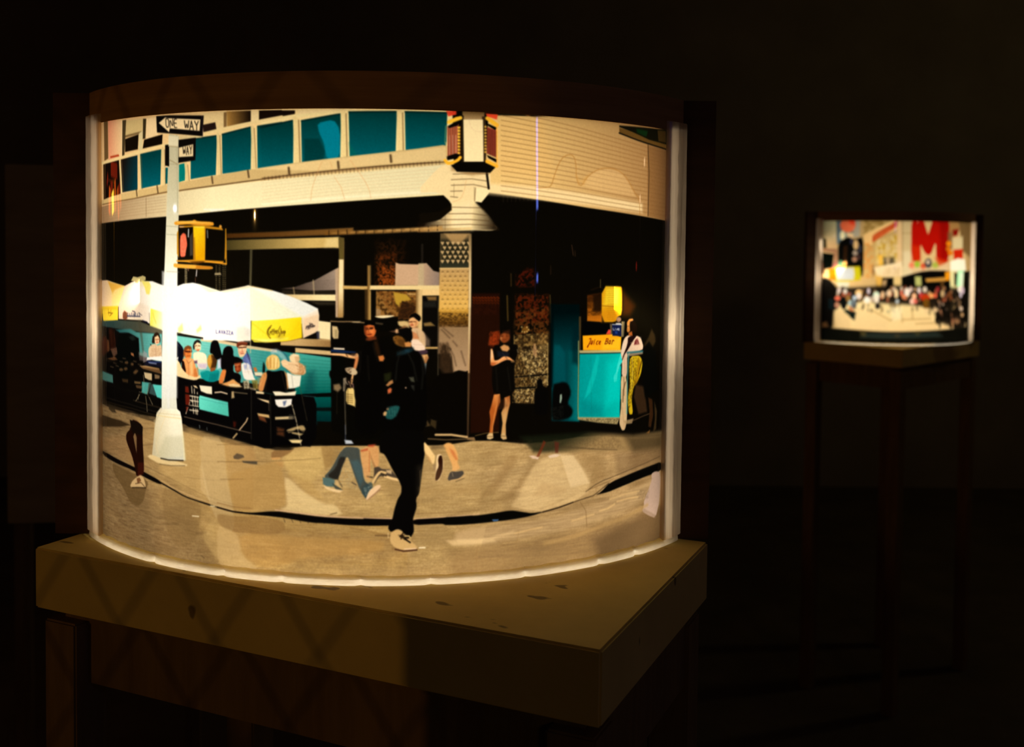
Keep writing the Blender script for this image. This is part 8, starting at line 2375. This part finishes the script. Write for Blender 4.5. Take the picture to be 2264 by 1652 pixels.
obj('rail', tube((-.6, 0, 1.90), (.4, 0, 1.90), .012), METAL, t)

# ------------------------------------------------------------------ small lamps elsewhere in the room, mirrored in the glossy film
def stand(name, label, x, y, top, tubes):
    s = thing(name, label, 'lamp', (x, y, 0))
    obj('base', tube((0, 0, 0), (0, 0, .025), .13, 24), METAL, s)
    obj('post', tube((0, 0, .025), (0, 0, top), .012, 10), METAL, s)
    for p, q, r, m in tubes:
        p = Vector(p) - Vector((x, y, 0)); q = Vector(q) - Vector((x, y, 0))
        zl = min(p.z, q.z)
        o = obj('glowing_tube', tube(p, q, r, 14), m, s, True)
        low = p if p.z < q.z else q
        if math.hypot(low.x, low.y) > .02: obj('bracket', tube((0, 0, zl + .01), (low.x, low.y, zl + .01), .004, 8), METAL, s)
    return s
BLUE = glow('blue_neon', (.16, .24, 1.0), 22); WARM = glow('warm_bulb', (1.0, .66, .34), 11); DIMRED = glow('dim_red_bulb', (1.0, .05, .03), 3)
ORANGE = glow('orange_glow', (1.0, .13, .01), 5); YELLOW = glow('yellow_glow', (1.0, .55, .04), 14); EMBER = glow('ember_glow', (1.0, .05, .01), 1.6); COOL = glow('white_bulb', (.9, .95, 1.0), 12)
stand('neon_stand', 'blue neon tube on a thin stand, to the right of the viewer', 2.337, -1.020, 2.000, [((2.285, -0.980, 2.040), (2.321, -0.971, 1.701), 0.020, BLUE), ((2.333, -0.959, 1.452), (2.333, -0.958, 1.424), 0.018, BLUE)])
stand('bulb_stand', 'stand with two small warm bulbs and one dim red bulb', 3.175, 1.219, 1.900, [((3.104, 1.311, 1.902), (3.106, 1.315, 1.871), 0.017, WARM), ((3.115, 1.200, 1.759), (3.116, 1.204, 1.730), 0.017, WARM), ((3.120, 1.130, 1.500), (3.119, 1.133, 1.472), 0.014, DIMRED)])
stand('white_lamp_stand', 'single small white bulb on a stand, far left', -3.277, 0.211, 1.650, [((-3.222, 0.236, 1.697), (-3.223, 0.236, 1.666), 0.038, COOL)])
stand('flame_glint_tubes', 'added orange and yellow glowing tubes, set so their reflection looks like a flame', -3.322, 2.037, 1.800, [((-3.212, 2.053, 1.741), (-3.218, 2.039, 1.662), 0.044, YELLOW), ((-3.178, 2.154, 1.756), (-3.173, 2.177, 1.660), 0.037, ORANGE), ((-3.235, 1.967, 1.784), (-3.246, 1.940, 1.669), 0.025, ORANGE), ((-3.261, 1.871, 1.756), (-3.270, 1.843, 1.665), 0.025, ORANGE), ((-3.283, 1.777, 1.728), (-3.287, 1.764, 1.679), 0.024, ORANGE), ((-3.138, 2.258, 1.794), (-3.146, 2.242, 1.775), 0.029, EMBER), ((-3.200, 2.085, 1.778), (-3.201, 2.086, 1.741), 0.045, EMBER), ((-3.275, 1.807, 1.773), (-3.279, 1.793, 1.732), 0.032, EMBER), ((-3.270, 1.843, 1.669), (-3.274, 1.828, 1.649), 0.024, ORANGE), ((-3.223, 1.997, 1.847), (-3.225, 2.000, 1.794), 0.121, EMBER)])  # made-up source, tubes placed only for the flame-like reflection in the film
